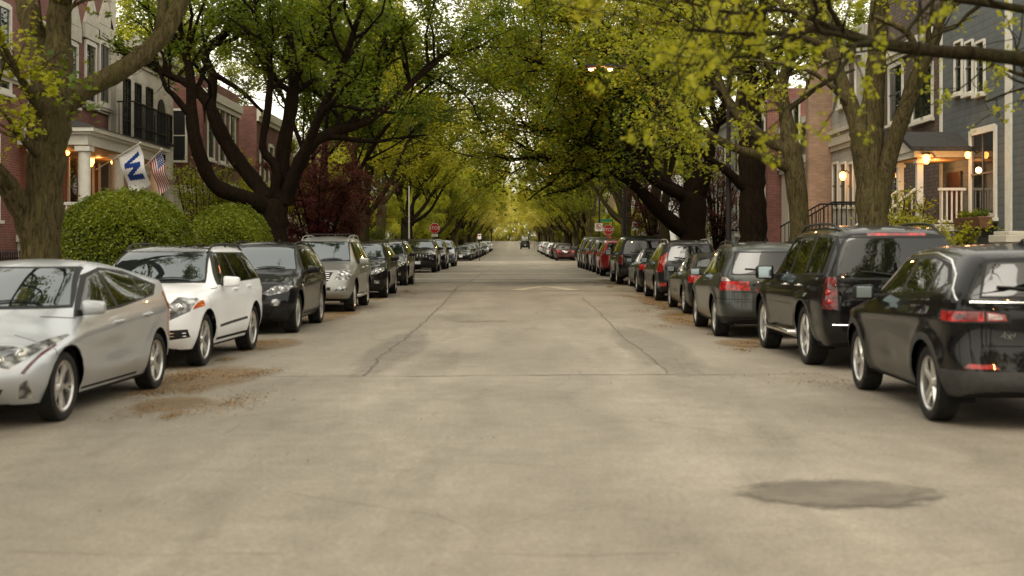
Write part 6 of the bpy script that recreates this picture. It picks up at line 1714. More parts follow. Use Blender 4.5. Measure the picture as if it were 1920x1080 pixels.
q = MB(); q.add([(-.09, -.0075, z-.06), (-.03, -.0075, z-.06), (-.03, -.0075, z+.14), (-.09, -.0075, z+.14)], [(0, 1, 2, 3)]); q.add([(-.03, -.0075, z+.06), (.07, -.0075, z+.06), (.10, -.0075, z-.06), (.04, -.0075, z-.06), (.02, -.0075, z), (-.03, -.0075, z)], [(0, 1, 2, 3, 4, 5)]); q.build('pictogram', M['iron'], root)
root = empty('street_name_sign', ((1148.5-VX)/FPX*98.4, 98.4, zg(98)+.1), 0, 'green street name sign on a post above the right stop sign', 'sign'); z = ZP(413.5, 98.4)-zg(98)-.1
sign_post(root, z+.1); q = MB(); q.box(-.92, .05, -.01, .01, z-.09, z+.11); q.build('sign_face', M['signgreen'], root, bevel=.004)
q = MB(); q.box(-.01, .01, -.4, .5, z+.15, z+.33); q.build('sign_face', M['signgreen'], root, bevel=.004)
for i, (px, d, h) in enumerate(((899, 118, 2.4), (1191, 72, 2.6), (1002, 250, 3.0))):
    root = empty('parking_sign', ((px-VX)/FPX*d, d, zg(d)+.1), 0, ['small white sign on a thin post on the far left kerb', 'small red and white sign on an orange tinted post among right trunks', 'white sign on a post far down the right kerb'][i], 'sign'); sign_post(root, h)
    q = MB(); q.box(-.16, .16, -.006, .004, h-.5, h-.02); q.build('sign_face', M['signwhite'], root, bevel=.003)
    q = MB(); q.box(-.12, .12, -.009, -.0065, h-.22, h-.10); q.build('sign_band', M['signred'], root)
# ---------------- street lamps and poles
def street_lamp(x, d, h, arm, label, headz=None, lit=True, two=False):
    root = empty('street_lamp', (x, d, zg(d)+.12), 0, label, 'street lamp', 'street lamps'); s_ = -1 if x > 0 else 1
    q = MB(); q.tube([(0, 0, -.2), (0, 0, h*.6), (0, 0, h)], [.10, .075, .055], 12); q.lathe([(.17, 0), (.17, .35), (.12, .45), (.10, .46)], 'z', n=12); q.build('pole', M['polemetal'], root, smooth=True)
    q = MB(); q.tube([(0, 0, h-.9), (s_*arm*.3, 0, h-.25), (s_*arm*.7, 0, h), (s_*arm, 0, h+.02)], [.045, .04, .035, .03], 8); q.build('arm', M['polemetal'], root, smooth=True)
    for k in ((-.30, .30) if two else (0,)):
        x0 = s_*arm+k
        o = rounded('lamp_head', (.5 if not two else .34, .26, .14), M['polemetal'], root, (x0, 0, h+.0))
        if lit:
            q = MB(); q.lathe([(.001, -.07), (.06, -.05), (.08, 0), (.07, .02)], 'z', n=14); q.build('bulb', M['sodium'], o, smooth=True, loc=(0, 0, -.07))
    if lit: point((x+s_*arm, d-.1, zg(d)+.12+h-.4), (1, .50, .18), 260, .12)
    return root
street_lamp((1366-VX)/FPX*40, 40, ZP(132, 40)-zg(40), 4.0, 'dark pole street lamp whose twin lit heads hang over the road', two=True)
street_lamp((1124-VX)/FPX*100, 100, ZP(326, 100)-zg(100), 3.8, 'distant lit street lamp arching over the road past the stop sign')
street_lamp(6.7, 11, 7.6, 3.6, 'street lamp at the nearest right kerb beside the camera') if False else None
root = empty('utility_pole', ((1171-VX)/FPX*76, 76, zg(76)+.1), 0, 'plain dark pole between the trunks left of the big leaning tree', 'pole'); q = MB(); q.tube([(0, 0, -.2), (0, 0, 9)], [.13, .10], 12); q.build('shaft', M['polemetal'], root, smooth=True)
root = empty('flag_pole', ((767-VX)/FPX*72, 72, zg(72)+.1), 0, 'thin white pole standing behind the parked suvs on the left', 'pole'); q = MB(); q.tube([(0, 0, -.2), (0, 0, 4.6)], [.05, .04], 10); q.build('shaft', M['trim'], root, smooth=True)
# ------------------------------------------------------------------ trees
def base_of(px, d): return ((px-VX)/FPX*d, d, zg(d)+.1)
# nearest tree on the left
t = px_tree(101, 19.0, [
    ([(66, 690, 0, 112), (70, 600, 0, 90), (76, 480, 0, 73), (82, 350, 0, 69), (90, 240, 0, 80), (96, 175, 0, 76)], dict(spawn=0, sides=18, wob=.01)),
    ([(88, 190, 0, 50), (70, 90, .3, 44), (48, 10, .6, 40), (20, -90, 1.0, 26)], dict(sides=12, dens=.7)),
    ([(106, 195, 0, 60), (108, 110, .1, 52), (112, 10, .2, 46), (124, -120, .4, 30)], dict(sides=12, dens=.5)),
    ([(108, 205, 0, 56), (150, 172, .1, 40), (225, 132, .4, 37), (292, 80, .7, 34), (335, 14, 1.0, 32), (372, -90, 1.3, 26), (440, -220, 1.8, 16)], dict(sides=14, dens=.55, start=.62)),
    ([(76, 500, 0, 60), (44, 400, -.2, 44), (4, 335, -.5, 38), (-60, 260, -.9, 28), (-120, 150, -1.2, 18)], dict(sides=12, dens=.6)),
    ([(112, 10, .2, 40), (180, -200, -.8, 34), (300, -380, -2.2, 26), (420, -520, -4, 14)], dict(sides=10, dens=.9, start=.4)),
    ([(60, -60, 1.0, 30), (20, -260, -.5, 24), (-60, -420, -2.5, 16), (-160, -560, -5, 8)], dict(sides=8, dens=.9, start=.3)),
    ([(300, 60, .7, 20), (330, -120, 2.2, 16), (420, -260, 4, 10), (500, -360, 6, 5)], dict(sides=8, dens=.9, start=.3)),
    ([(92, 235, 0, 26), (40, 150, -.8, 14), (-10, 60, -1.4, 9)], dict(sides=8, dens=1.3)),
    ([(80, 300, 0, 20), (40, 260, -.9, 10), (10, 215, -1.3, 6)], dict(sides=6, dens=1.4, levels=1))], levels=2, up=.3)
tree_thing('street_tree', t, 'bark', [(t.leaves(6600, .085, .08, lobed=True, cull=lambda p: p[0] < -6.2, bunch=7), 'leaf_lime'), (t.leaves(9000, .12, .16, lobed=True, cull=lambda p: p[0] >= -6.2), 'leaf_green')], 'thick grey barked tree at the left edge with one long limb reaching right', 'trees along the kerb', base_of(70, 19))
# many limbed dark tree
t = px_tree(102, 38.0, [
    ([(520, 580, 0, 70), (518, 500, 0, 50), (515, 430, 0, 46), (512, 385, 0, 58)], dict(spawn=0, sides=16)),
    ([(505, 392, 0, 42), (470, 375, -.5, 30), (407, 350, -1.2, 27), (379, 301, -1.6, 25), (362, 236, -1.9, 24), (358, 163, -2.0, 20), (350, 110, -2.0, 15), (330, 30, -2.2, 8)], dict(dens=.6, start=.6)),
    ([(500, 375, 0, 36), (485, 350, .2, 30), (440, 293, .6, 29), (407, 236, .9, 27), (391, 195, 1.1, 24), (354, 159, 1.4, 18), (310, 138, 1.8, 12), (270, 110, 2.2, 6)], dict(dens=.7, start=.65)),
    ([(395, 200, 1.1, 20), (399, 143, 1.3, 18), (384, 100, 1.5, 17), (424, 61, 1.7, 14), (440, 24, 1.9, 11), (450, -40, 2.2, 6)], dict(dens=.9)),
    ([(360, 222, -1.9, 14), (326, 179, -2.3, 11), (310, 163, -2.5, 8), (290, 110, -2.8, 4)], dict(dens=1.1)),
    ([(522, 375, 0, 34), (528, 330, .2, 30), (531, 280, .4, 27), (545, 204, .7, 24), (550, 134, 1.0, 18), (542, 61, 1.2, 13), (530, -20, 1.4, 7)], dict(dens=.7, start=.5)),
    ([(517, 365, 0, 28), (519, 326, -.2, 19), (513, 305, -.3, 16), (494, 277, -.5, 15), (504, 204, -.8, 14), (509, 122, -1.1, 12), (494, 61, -1.3, 9), (480, -20, -1.6, 5)], dict(dens=.8, start=.5)),
    ([(535, 378, 0, 34), (548, 340, -.3, 26), (571, 285, -.8, 21), (600, 212, -1.4, 18), (636, 134, -2.0, 15), (662, 60, -2.6, 11), (690, -30, -3.1, 6)], dict(dens=.8, start=.4)),
    ([(540, 355, 0, 32), (560, 310, .3, 27), (585, 270, .5, 24), (640, 244, 1.0, 20), (692, 226, 1.4, 17), (745, 180, 2.0, 13), (800, 130, 2.6, 10), (850, 90, 3.2, 6)], dict(dens=1.0, start=.35)),
    ([(645, 243, 1.0, 13), (690, 190, 1.2, 11), (720, 120, 1.5, 9), (760, 50, 1.9, 6)], dict(dens=1.0)),
    ([(553, 130, 1.0, 12), (600, 80, .4, 10), (640, 10, 0, 6)], dict(dens=1.0)),
    ([(403, 140, 1.3, 12), (450, 170, 1.2, 9), (490, 210, 1.2, 5)], dict(dens=.5)),
    ([(440, 24, 1.9, 9), (520, -10, 2.4, 8), (610, -60, 3, 5)], dict(dens=1.0))], levels=2, up=.25, wob=.05)
tree_thing('street_tree', t, 'bark_dark', [(t.leaves(44000, .115, .15, cull=lambda p: p[2] > 6.5-.25*(p[0]+7.2)), 'leaf_green')], 'dark tree with many bare curving limbs rising from one low fork', 'trees along the kerb', base_of(520, 38))
# forked tree before the greystone
t = px_tree(103, 26.0, [
    ([(1630, 640, 0, 92), (1634, 520, 0, 66), (1638, 420, 0, 56), (1632, 330, 0, 54), (1628, 250, 0, 66)], dict(spawn=0, sides=16)),
    ([(1618, 262, 0, 42), (1598, 205, .1, 31), (1572, 140, .3, 28), (1550, 80, .5, 25), (1525, 10, .8, 18), (1490, -60, 1.2, 9)], dict(dens=.6, start=.55)),
    ([(1630, 250, 0, 48), (1640, 160, -.1, 40), (1646, 70, -.2, 36), (1650, -40, -.3, 28)], dict(dens=.4, start=.5)),
    ([(1646, 395, 0, 40), (1662, 315, -.2, 32), (1688, 234, -.5, 31), (1728, 128, -1.0, 28), (1758, 70, -1.3, 20), (1775, 0, -1.6, 12)], dict(dens=.6, start=.6)),
    ([(1728, 128, -1.0, 16), (1700, 60, -1.3, 14), (1640, 30, -1.5, 9)], dict(dens=.8)),
    ([(1556, 90, .5, 14), (1480, 60, 0, 11), (1390, 20, -.6, 8), (1290, -20, -1.2, 5)], dict(dens=.9)),
    ([(1598, 205, .1, 10), (1530, 140, -.3, 8), (1450, 118, -.8, 6), (1340, 110, -1.4, 4), (1270, 125, -1.8, 3)], dict(dens=.8)),
    ([(1545, 70, .5, 12), (1440, -10, 1.6, 8), (1320, -50, 2.4, 6), (1150, -60, 3.2, 4)], dict(dens=1.0))], levels=2, up=.15)
tree_thing('street_tree', t, 'bark', [(t.leaves(8600, .07, .09, lobed=True, flat=.2, bunch=5), 'leaf_lime')], 'grey barked tree forking into three stems in front of the greystone house', 'trees along the kerb', base_of(1632, 26))
# next on the right
t = px_tree(104, 32.0, [
    ([(1504, 600, 0, 56), (1502, 500, 0, 44), (1499, 420, 0, 38), (1490, 330, 0, 38), (1482, 270, 0, 38)], dict(spawn=0, sides=14)),
    ([(1482, 275, 0, 32), (1472, 210, .2, 27), (1464, 165, .4, 24), (1480, 110, .6, 17), (1500, 50, .8, 12), (1510, -30, 1.0, 7)], dict(dens=.8, start=.4)),
    ([(1486, 318, 0, 27), (1440, 296, -.3, 20), (1386, 281, -.7, 18), (1322, 247, -1.2, 14), (1278, 208, -1.6, 9), (1220, 180, -2.2, 5)], dict(dens=.7, start=.45)),
    ([(1484, 285, 0, 28), (1430, 256, .3, 21), (1390, 221, .6, 18), (1365, 187, .9, 15), (1340, 130, 1.3, 10), (1300, 70, 1.8, 6)], dict(dens=.8, start=.4)),
    ([(1464, 165, .4, 14), (1430, 110, .2, 10), (1380, 60, 0, 6), (1310, 30, -.3, 4)], dict(dens=1.0)),
    ([(1472, 210, .2, 11), (1540, 160, -.6, 8), (1600, 130, -1.0, 5)], dict(dens=1.0))], levels=2, up=.2)
tree_thing('street_tree', t, 'bark', [(t.leaves(9000, .11, .16), 'leaf_olive')], 'slender grey tree whose two low limbs stretch left over the parked cars', 'trees along the kerb', base_of(1504, 32))
# stout dark trunk
t = px_tree(105, 40.0, [
    ([(1414, 590, 0, 78), (1413, 500, 0, 62), (1412, 430, 0, 54), (1411, 370, 0, 48), (1410, 300, 0, 50), (1408, 230, 0, 44), (1404, 160, 0, 36), (1400, 80, 0, 26), (1395, -30, 0, 14)], dict(dens=.7, sides=16, start=.62)),
    ([(1400, 355, 0, 22), (1362, 320, -.4, 16), (1322, 290, -.8, 12), (1290, 250, -1.2, 8)], dict(dens=.8, start=.4)),
    ([(1406, 250, 0, 24), (1370, 200, .5, 18), (1330, 150, 1.0, 13), (1270, 100, 1.6, 9), (1200, 60, 2.2, 5)], dict(dens=1.1)),
    ([(1408, 215, 0, 22), (1440, 150, -.6, 16), (1470, 80, -1.0, 11), (1500, 0, -1.6, 6)], dict(dens=1.0)),
    ([(1404, 160, 0, 18), (1350, 90, -1.0, 13), (1280, 20, -1.8, 9), (1200, -40, -2.4, 5)], dict(dens=1.1)),
    ([(1402, 120, 0, 16), (1340, 40, 2, 12), (1240, -20, 3.5, 8), (1120, -60, 5, 5)], dict(dens=1.1))], levels=2, up=.25)
tree_thing('street_tree', t, 'bark_dark', [(t.leaves(26000, .13, .2), 'leaf_olive')], 'stout dark trunk standing upright with leaves sprouting along it', 'trees along the kerb', base_of(1413, 40))
# leaning tree whose limb crosses the road
t = px_tree(106, 52.0, [
    ([(1302, 550, 0, 70), (1300, 490, 0, 54), (1298, 430, 0, 50), (1299, 370, 0, 50)], dict(spawn=0, sides=16)),
    ([(1292, 440, 0, 36), (1250, 408, -.4, 27), (1215, 372, -.8, 24), (1175, 335, -1.2, 20), (1125, 308, -1.8, 16), (1070, 296, -2.4, 13), (1010, 292, -3.0, 9), (950, 300, -3.6, 5)], dict(dens=1.0, start=.5, up=.15)),
    ([(1296, 375, 0, 32), (1250, 345, .5, 20), (1200, 300, 1.0, 16), (1165, 250, 1.5, 13), (1120, 190, 2.0, 10), (1060, 140, 2.8, 6)], dict(dens=1.1, start=.35)),
    ([(1300, 378, 0, 38), (1296, 310, .2, 30), (1288, 230, .4, 22), (1272, 130, .6, 16), (1250, 30, .9, 9)], dict(dens=1.0, start=.3)),
    ([(1306, 378, 0, 30), (1326, 320, -.6, 22), (1338, 250, -1.1, 16), (1362, 180, -1.6, 11), (1380, 90, -2, 6)], dict(dens=.9)),
    ([(1290, 372, 0, 24), (1235, 345, -1.0, 16), (1180, 305, -2.0, 13), (1110, 270, -3.2, 10), (1030, 245, -4.4, 7), (960, 235, -5.2, 4)], dict(dens=1.2, start=.4, up=.1)),
    ([(1292, 300, .2, 20), (1230, 230, -1.2, 15), (1160, 170, -2.4, 11), (1080, 130, -3.6, 8), (980, 110, -4.6, 5)], dict(dens=1.2)),
    ([(1288, 230, .4, 16), (1220, 150, 2.0, 12), (1130, 90, 3.6, 9), (1030, 60, 5.0, 6), (930, 60, 6, 4)], dict(dens=1.2)),
    ([(1280, 180, .4, 14), (1200, 100, -.6, 11), (1110, 40, -1.8, 8), (1000, 0, -3, 5)], dict(dens=1.2))], levels=2, up=.2, lenf=1.1)
lo = t.leaves(26000, .14, .22, keep=.55, cull=lambda p: p[0] < 3.6); hi = t.leaves(22000, .14, .22, keep=.6)
tree_thing('street_tree', t, 'bark_dark', [(lo, 'leaf_gold'), (hi, 'leaf_green')], 'broad dark tree whose long leaning limb arches across the road', 'trees along the kerb', base_of(1300, 52))
# tree just outside the right edge: one branch hangs into the view
t = px_tree(107, 10.0, [
    ([(2640, 900, 0, 120), (2640, 500, 0, 90), (2630, 100, 0, 84), (2600, -200, 0, 60)], dict(spawn=0, sides=14)),
    ([(2625, 220, 0, 60), (2400, 190, -.1, 46), (2100, 135, -.2, 36), (1850, 104, -.2, 27), (1745, 97, -.2, 24), (1640, 84, -.3, 20), (1560, 60, -.3, 19), (1500, 68, -.4, 11), (1400, 72, -.6, 8), (1300, 66, -.8, 6)], dict(dens=1.0, start=.45, lenf=.55)),
    ([(2610, 60, 0, 40), (2300, 20, .6, 26), (1980, 20, .8, 18), (1760, -10, 1.0, 12), (1500, -30, 1.2, 7)], dict(dens=1.1, start=.4, lenf=.6)),
    ([(2620, 160, 0, 36), (2350, 130, 1.2, 24), (2100, 160, 1.8, 16), (1950, 150, 2.2, 9), (1850, 120, 2.4, 5)], dict(dens=1.3, start=.4, lenf=.5)),
    ([(1600, 70, -.3, 9), (1480, 20, -.4, 8), (1380, 22, -.4, 7), (1240, -10, -.5, 4)], dict(dens=1.2, lenf=.5)),
    ([(2600, 0, 0, 26), (2200, -60, -1.2, 18), (1800, -60, -1.6, 10), (1500, -30, -2, 6), (1250, 10, -2.2, 4)], dict(dens=1.1, start=.5, lenf=.5))], levels=2, up=.0)
tree_thing('street_tree', t, 'bark_mid', [(t.leaves(2500, .048, .05, lobed=True, flat=.1, bunch=6), 'leaf_lime')], 'blurred leafy branch hanging in from the top right corner', 'trees along the kerb', base_of(2640, 10))
# rows of street trees further on: a few grown, the rest are copies
protos = []
for i in range(5):
    tt, lf = street_tree(300+i, h=12.8+(i % 3)*.7, trunk_h=2.7+.35*(i % 3), r0=.25+.03*(i % 2), lean=.1, nl=30000, size=.16, reach=7.2+.4*(i % 2), dens=.8)
    protos.append((tt.T.mesh('trunk'), lf))
SIDE_TXT = {1: 'right', -1: 'left'}
cnt = 0
def put_tree(i, x, y, sd, sc, leaf, bk, label, group, name='street_tree'):
    me, lf = protos[i % 5]
    root = empty(name, (x, y, zg(y)+.1), (0 if sd < 0 else PI)+random.uniform(-.35, .35), label, 'tree', group); root.scale = (sc, sc, sc*random.uniform(.94, 1.06))
    for nm, m_, mt in (('trunk', me, bk), ('crown', lf, leaf)):
        o = bpy.data.objects.new(nm, m_); COL.objects.link(o); o.parent = root
        if not m_.materials: m_.materials.append(M[mt])
        o.material_slots[0].link = 'OBJECT'; o.material_slots[0].material = M[mt]
    return root
random.seed(12)
near = [(-1, 49.5, -7.6, 'leaf_green', 'bark_dark', 'green leaved tree behind the dark red maple'), (-1, 62, -7.35, 'leaf_far', 'bark_mid', 'tree with tall forked trunk beside the thin white pole'), (-1, 72, -7.6, 'leaf_lime', 'bark', 'bright yellow green tree before the left stop sign'),
        (-1, 82, -7.1, 'leaf_lime', 'bark_mid', 'yellow green tree directly left of the left stop sign'), (-1, 93, -7.7, 'leaf_far', 'bark_dark', 'dark trunked tree right behind the left stop sign'),
        (1, 61, 7.2, 'leaf_green', 'bark_mid', 'green tree just beyond the leaning tree on the right'), (1, 69.5, 7.6, 'leaf_green', 'bark', 'grey trunked tree above the red parked crossover'), (1, 79, 7.0, 'leaf_olive', 'bark_mid', 'tree right of the right stop sign with low limbs'),
        (1, 88, 7.6, 'leaf_far', 'bark', 'pale trunked tree just before the prohibition sign'), (1, 96, 8.6, 'leaf_green', 'bark_mid', 'green tree behind the street name sign'), (-1, 30, -9.9, 'leaf_olive', 'bark_mid', None)]
for k, (sd, y, x, lf, bk, lab) in enumerate(near):
    if lab: put_tree(k, x, y, sd, .92+.06*(k % 3), lf, bk, lab, 'trees along the kerb')
k = 3
for sd in (-1, 1):
    y = 118 if sd < 0 else 121
    while y < 400:
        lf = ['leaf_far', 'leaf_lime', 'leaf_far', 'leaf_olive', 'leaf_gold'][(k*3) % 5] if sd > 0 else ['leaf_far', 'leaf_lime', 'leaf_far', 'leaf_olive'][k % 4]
        if y > 185: lf = 'leaf_haze' if k % 3 else 'leaf_far'
        put_tree(k, RC+sd*(7.3+random.uniform(-.3, .4)), y, sd, random.uniform(.78, .98), lf, ['bark_mid', 'bark', 'bark_dark'][k % 3], 'one of the arching trees far down the %s kerb beyond the crossing' % SIDE_TXT[sd], 'distant arching trees on the %s kerb' % SIDE_TXT[sd])
        y += random.uniform(8.5, 11.5); k += 1
for sd in (-1, 1):
    for y in (56, 68, 80, 92, 118, 132, 146, 162, 180, 200, 225, 250, 280, 315, 350, 390):
        x = RC+sd*random.uniform(15.5, 19) if y > 95 else RC+sd*random.uniform(23, 27)
        put_tree(k, x, y+random.uniform(-3, 3), -sd, random.uniform(.85, 1.2), ['leaf_far', 'leaf_lime', 'leaf_olive'][k % 3], 'bark_mid', 'one of the tall garden trees behind the %s hand houses' % SIDE_TXT[sd], 'garden trees behind the %s houses' % SIDE_TXT[sd], 'garden_tree'); k += 1
for row in range(3):
    for j in range(9):
        x = -44+j*11+random.uniform(-3, 3); y = 432+row*14
        put_tree(k, x, y, 1, random.uniform(.9, 1.25), 'leaf_haze', 'bark_mid', 'one of the pale trees closing the far end of the street', 'trees closing the end of the street', 'distant_tree'); k += 1
# low young trees and shrubs that close the sides far down the street
for sd in (-1, 1):
    y = 60 if sd < 0 else 118
    while y < 400:
        r_ = put_tree(k, RC+sd*random.uniform(9.2, 12.5), y, sd, random.uniform(.36, .52), ['leaf_lime', 'leaf_far', 'leaf_olive'][k % 3], 'bark_mid', 'one of the young low trees in the %s front gardens' % SIDE_TXT[sd], 'young garden trees on the %s side' % SIDE_TXT[sd], 'young_tree')
        r_.location.z -= .6; y += random.uniform(5, 9); k += 1
for j in range(9):
    r_ = put_tree(k, -13+j*3.4, 408+random.uniform(-3, 3), 1, random.uniform(.62, .8), ['leaf_haze', 'leaf_far'][j % 2], 'bark_mid', 'one of the low pale trees closing the far end of the street', 'low trees closing the end of the street', 'distant_tree'); r_.location.z -= 4.6; k += 1
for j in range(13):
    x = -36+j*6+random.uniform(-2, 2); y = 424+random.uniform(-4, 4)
    r_ = put_tree(k, x, y, 1, random.uniform(.7, .95), 'leaf_haze', 'bark_mid', 'one of the low pale trees closing the far end of the street', 'low trees closing the end of the street', 'distant_tree'); r_.location.z -= 3.4; k += 1
# trees beside and behind the camera: they stand along the same kerbs and show in glass and paint
for sd, y in ((-1, 5.5), (-1, -5), (-1, -15), (1, -3), (1, -12), (1, -22), (-1, -26)):
    put_tree(k, RC+sd*7.5, y, sd, .95, 'leaf_olive', 'bark', 'one of the street trees on the kerbs just outside the picture', 'street trees outside the picture'); k += 1
# dark red ornamental trees
def ornamental(px, d, r, h, n, mt, label, seed, bk='bark_dark'):
    x = (px-VX)/FPX*d; t = Tree(seed); g = t.rng
    for k_ in range(9):
        a = 2*PI*k_/9+g.normal(0, .2); f = g.uniform(.45, 1)
        t.limb([(0, 0, -.2), (math.cos(a)*r*.25*f, math.sin(a)*r*.25*f, h*.28), (math.cos(a)*r*.62*f, math.sin(a)*r*.62*f, h*.62), (math.cos(a)*r*f, math.sin(a)*r*f, h*(.98-.25*f))], [.07, .05, .03, .012], sides=7, levels=2, dens=.9, start=.25, up=.05, lenf=.6)
    root = empty('ornamental_tree', (x, d, zg(d)+.1), 0, label, 'tree'); link('trunk', t.T.mesh('trunk'), M[bk], root); link('crown', t.leaves(n, .085, .10), M[mt], root)
ornamental(596, 46, 2.1, 4.9, 20000, 'leaf_red', 'dark red leaved maple low beside the many limbed tree', 401)
ornamental(640, 57, 2.2, 4.4, 12000, 'leaf_red', 'second dark red tree half hidden behind the silver suv', 402)
ornamental(1228, 66, 1.6, 4.8, 9000, 'leaf_red', 'purple red tree by the white clapboard houses', 403)
ornamental(1345, 58, 1.3, 5.6, 6000, 'leaf_red', 'thin red leaved tree near the white stair rail', 404)
street_lamp(6.7, 3.0, 7.6, 3.6, 'lit twin street lamp outside the picture, nearest on the right kerb', two=True)
street_lamp(-6.9, -14, 7.6, 3.6, 'lit street lamp outside the picture, nearest on the left kerb')
# ------------------------------------------------------------------ cars
CARS = {}
def need(k):
    if k not in CARS: CARS[k] = build_car(SP[k], 'tmp')
    return CARS[k]
for k_ in ('prius', 'glk', 'x5new', 'gx', 'suv_mid', 'cherokee', 'compass', 'yukon', 'x5old', 'sedan', 'wagon', 'boxy', 'crossover'): need(k_)
CH = {}
for o in bpy.data.objects:
    if o.parent is not None: CH.setdefault(o.parent.name, []).append(o)
used = set()
def park(kind, d, xout, side, label, group=None, paintname=None, yaw=0.0, lite=False, heading=None):
    """d: distance of the axle nearest the camera; side -1 = left row facing the camera, +1 = right row facing away"""
    sp = SP[kind]; L, W, fo, wb = sp['L'], sp['W'], sp['fo'], sp['wb']
    away = (side > 0) if heading is None else heading
    if not away: yc = d+(L/2-fo); rz = -PI/2
    else: yc = d-(L-fo-wb)+L/2; rz = PI/2
    x = xout+side*(W/2-.03)
    slope = (zg(yc+1.4)-zg(yc-1.4))/2.8; pit = math.atan(slope)*(1 if not away else -1)
    z = (zg(yc+1.4)+zg(yc-1.4))/2
    if kind not in used and paintname is None and not lite:
        r = CARS[kind]; used.add(kind); r['label'] = label
        if group: r['group'] = group
    else:
        r = copy_car(CARS[kind], label, group, paintname, lite=lite)
    r.location = (x, yc, z+.003); r.rotation_euler = (0, pit, rz+yaw); return r
GL = 'cars parked along the left kerb'; GR = 'cars parked along the right kerb'
park('prius', 11.8, -4.09, -1, 'silver hatchback facing us at the left edge, nearest of all', GL, yaw=-.035)
park('glk', 17.4, -4.15, -1, 'white boxy suv with star grille behind the silver hatchback', GL, yaw=-.03)
park('x5new', 24.4, -4.12, -1, 'dark suv with twin kidney shaped grille behind the white suv', GL)
park('gx', 31.5, -3.93, -1, 'champagne silver suv with roof bars under the dark red maple', GL)
park('suv_mid', 38.9, -3.86, -1, 'black suv tucked behind the champagne suv', GL)
park('suv_mid', 46.3, -3.88, -1, 'dark suv last before the gap, behind the tucked black suv', GL, 'charcoal')
park('cherokee', 63.6, -3.87, -1, 'black suv with seven slot grille standing after the gap', GL)
park('suv_mid', 71.6, -3.84, -1, 'black suv directly behind the seven slot grille one', GL, 'navy')
park('suv_mid', 82.5, -3.86, -1, 'blue grey suv just before the left stop sign', GL, 'blue')
park('compass', 11.78, 3.84, 1, 'black compact suv with 4x4 badge at the right edge', GR, yaw=-.025)
park('yukon', 17.6, 3.98, 1, 'big black suv with stacked round tail lamps and chrome running board', GR)
park('x5old', 23.4, 3.67, 1, 'grey green suv with wide red tail lamps', GR, yaw=-.02)
park('sedan', 30.6, 4.03, 1, 'dark saloon with pale blue mirror behind the grey green suv', GR, 'charcoal')
park('wagon', 37.0, 4.06, 1, 'dark estate with tall red pillar tail lamps', GR)
park('sedan', 42.6, 4.05, 1, 'low black saloon in front of the tall lamp estate', GR)
park('boxy', 48.9, 3.88, 1, 'boxy black suv under the leaning tree', GR)
park('crossover', 58, 3.87, 1, 'red crossover parked before the right stop sign', GR)
park('crossover', 63.8, 3.86, 1, 'dark grey crossover directly beyond the red one', GR, 'grey')
park('x5old', 69.6, 3.84, 1, 'black suv with low roof near the right stop sign', GR, 'black')
park('boxy', 75.6, 3.86, 1, 'tall dark green suv last before the crossing on the right', GR, 'green_grey')
farL = [('sedan', 'black', 'first dark saloon past the crossing on the left'), ('sedan', 'navy', 'second dark saloon past the crossing on the left'), ('sedan', 'black', None), ('crossover', 'charcoal', None), ('suv_mid', 'silver', 'silver suv rising above the far left saloons'), ('suv_mid', 'blue', None),
        ('sedan', 'charcoal', None), ('crossover', 'black', None), ('suv_mid', 'grey', None), ('sedan', 'black', None), ('crossover', 'grey', None), ('sedan', 'silver', None), ('suv_mid', 'white', None), ('sedan', 'charcoal', None), ('suv_mid', 'white', None), ('crossover', 'white', None), ('sedan', 'silver', None)]
d = 117.0
for i, (kd, pn, lab) in enumerate(farL):
    park(kd, d, -4.0+.1*math.sin(i*3), -1, lab or 'one of the small distant cars parked far down the left kerb', GL if lab else 'tiny distant cars on the left kerb', pn, lite=True); d += 6.3 if i < 9 else 8.5
farR = [('sedan', 'maroon', 'dark maroon saloon, first past the crossing on the right'), ('crossover', 'charcoal', None), ('suv_mid', 'black', None), ('sedan', 'red', None), ('sedan', 'white', None), ('crossover', 'white', None), ('suv_mid', 'silver', None), ('sedan', 'white', None),
        ('suv_mid', 'silver', None), ('crossover', 'white', None), ('sedan', 'grey', None), ('suv_mid', 'white', None), ('sedan', 'silver', None), ('crossover', 'charcoal', None)]
d = 119.5
for i, (kd, pn, lab) in enumerate(farR):
    park(kd, d, 3.85+.1*math.sin(i*2), 1, lab or 'one of the small distant cars parked far down the right kerb', GR if lab else 'tiny distant cars on the right kerb', pn, lite=True); d += 6.4 if i < 7 else 9
park('boxy', 250, 1.1, 1, 'lone dark vehicle driving away in the middle distance of the road', None, 'green_grey', lite=True)
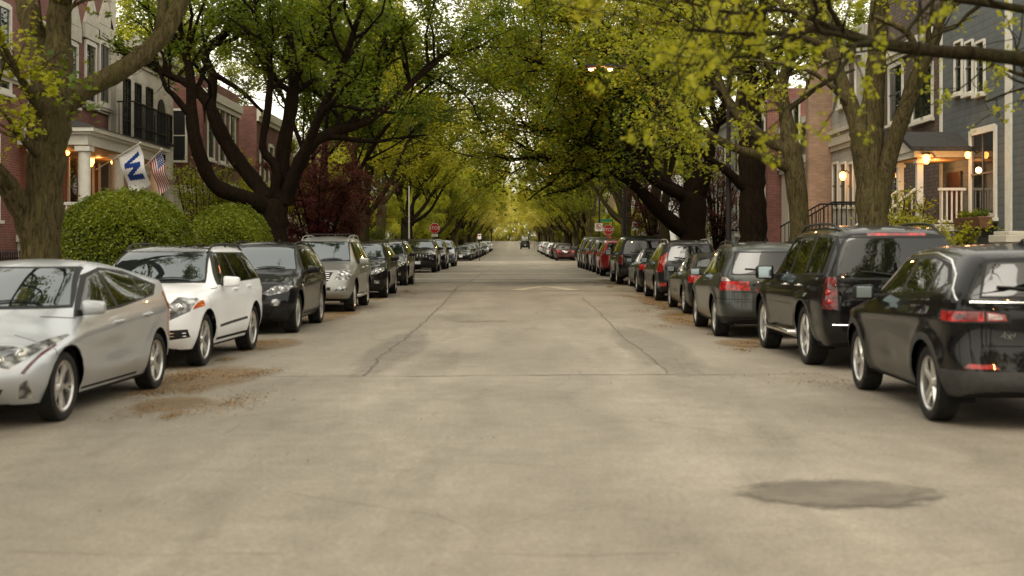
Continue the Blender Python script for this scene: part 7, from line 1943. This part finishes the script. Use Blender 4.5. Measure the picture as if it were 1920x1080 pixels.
# ------------------------------------------------------------------ camera, light, world
cam = bpy.data.cameras.new('camera'); co = bpy.data.objects.new('camera', cam); COL.objects.link(co); scene.camera = co
co.location = (0, 0, CAM_H); co.rotation_euler = (PI/2, 0, 0)
cam.sensor_width = 36; cam.lens = FPX/1920*36; cam.shift_x = (960-VX)/1920; cam.shift_y = (VY-540)/1920
cam.clip_end = 3000; cam.clip_start = .1
cam.dof.use_dof = True; cam.dof.focus_distance = 62; cam.dof.aperture_fstop = 45/1000/.024; cam.dof.aperture_blades = 8
w = bpy.data.worlds.new('World'); scene.world = w; w.use_nodes = True; nt = w.node_tree; bg = nt.nodes['Background']
sk = nt.nodes.new('ShaderNodeTexSky'); sk.sky_type = 'NISHITA'; sk.sun_disc = False
SUN_EL, SUN_RZ = math.radians(52), math.radians(200)
sk.sun_elevation = SUN_EL; sk.sun_rotation = SUN_RZ; sk.dust_density = 3; sk.air_density = 1.0
hs_ = nt.nodes.new('ShaderNodeHueSaturation'); hs_.inputs['Saturation'].default_value = .30; nt.links.new(sk.outputs[0], hs_.inputs['Color'])
mx = nt.nodes.new('ShaderNodeMix'); mx.data_type = 'RGBA'; mx.blend_type = 'MULTIPLY'; mx.inputs[0].default_value = 1; nt.links.new(hs_.outputs[0], mx.inputs[6]); mx.inputs[7].default_value = (1.9, 1.75, 1.42, 1)
mo = nt.nodes.new('ShaderNodeMix'); mo.data_type = 'RGBA'; mo.inputs[0].default_value = .5; nt.links.new(mx.outputs[2], mo.inputs[6]); mo.inputs[7].default_value = (15.6, 14.7, 12.7, 1)     # even cloud cover
nt.links.new(mo.outputs[2], bg.inputs[0]); bg.inputs[1].default_value = .15
l = bpy.data.lights.new('sun', 'SUN'); l.energy = 1.0; l.angle = math.radians(25); l.color = (1, .95, .86)
so = bpy.data.objects.new('sun', l); COL.objects.link(so)
dirv = Vector((math.sin(SUN_RZ)*math.cos(SUN_EL), math.cos(SUN_RZ)*math.cos(SUN_EL), math.sin(SUN_EL)))
so.rotation_euler = dirv.to_track_quat('Z', 'Y').to_euler()
scene.view_settings.view_transform = 'Standard'; scene.view_settings.look = 'None'; scene.view_settings.exposure = 0
scene.render.engine = 'CYCLES'
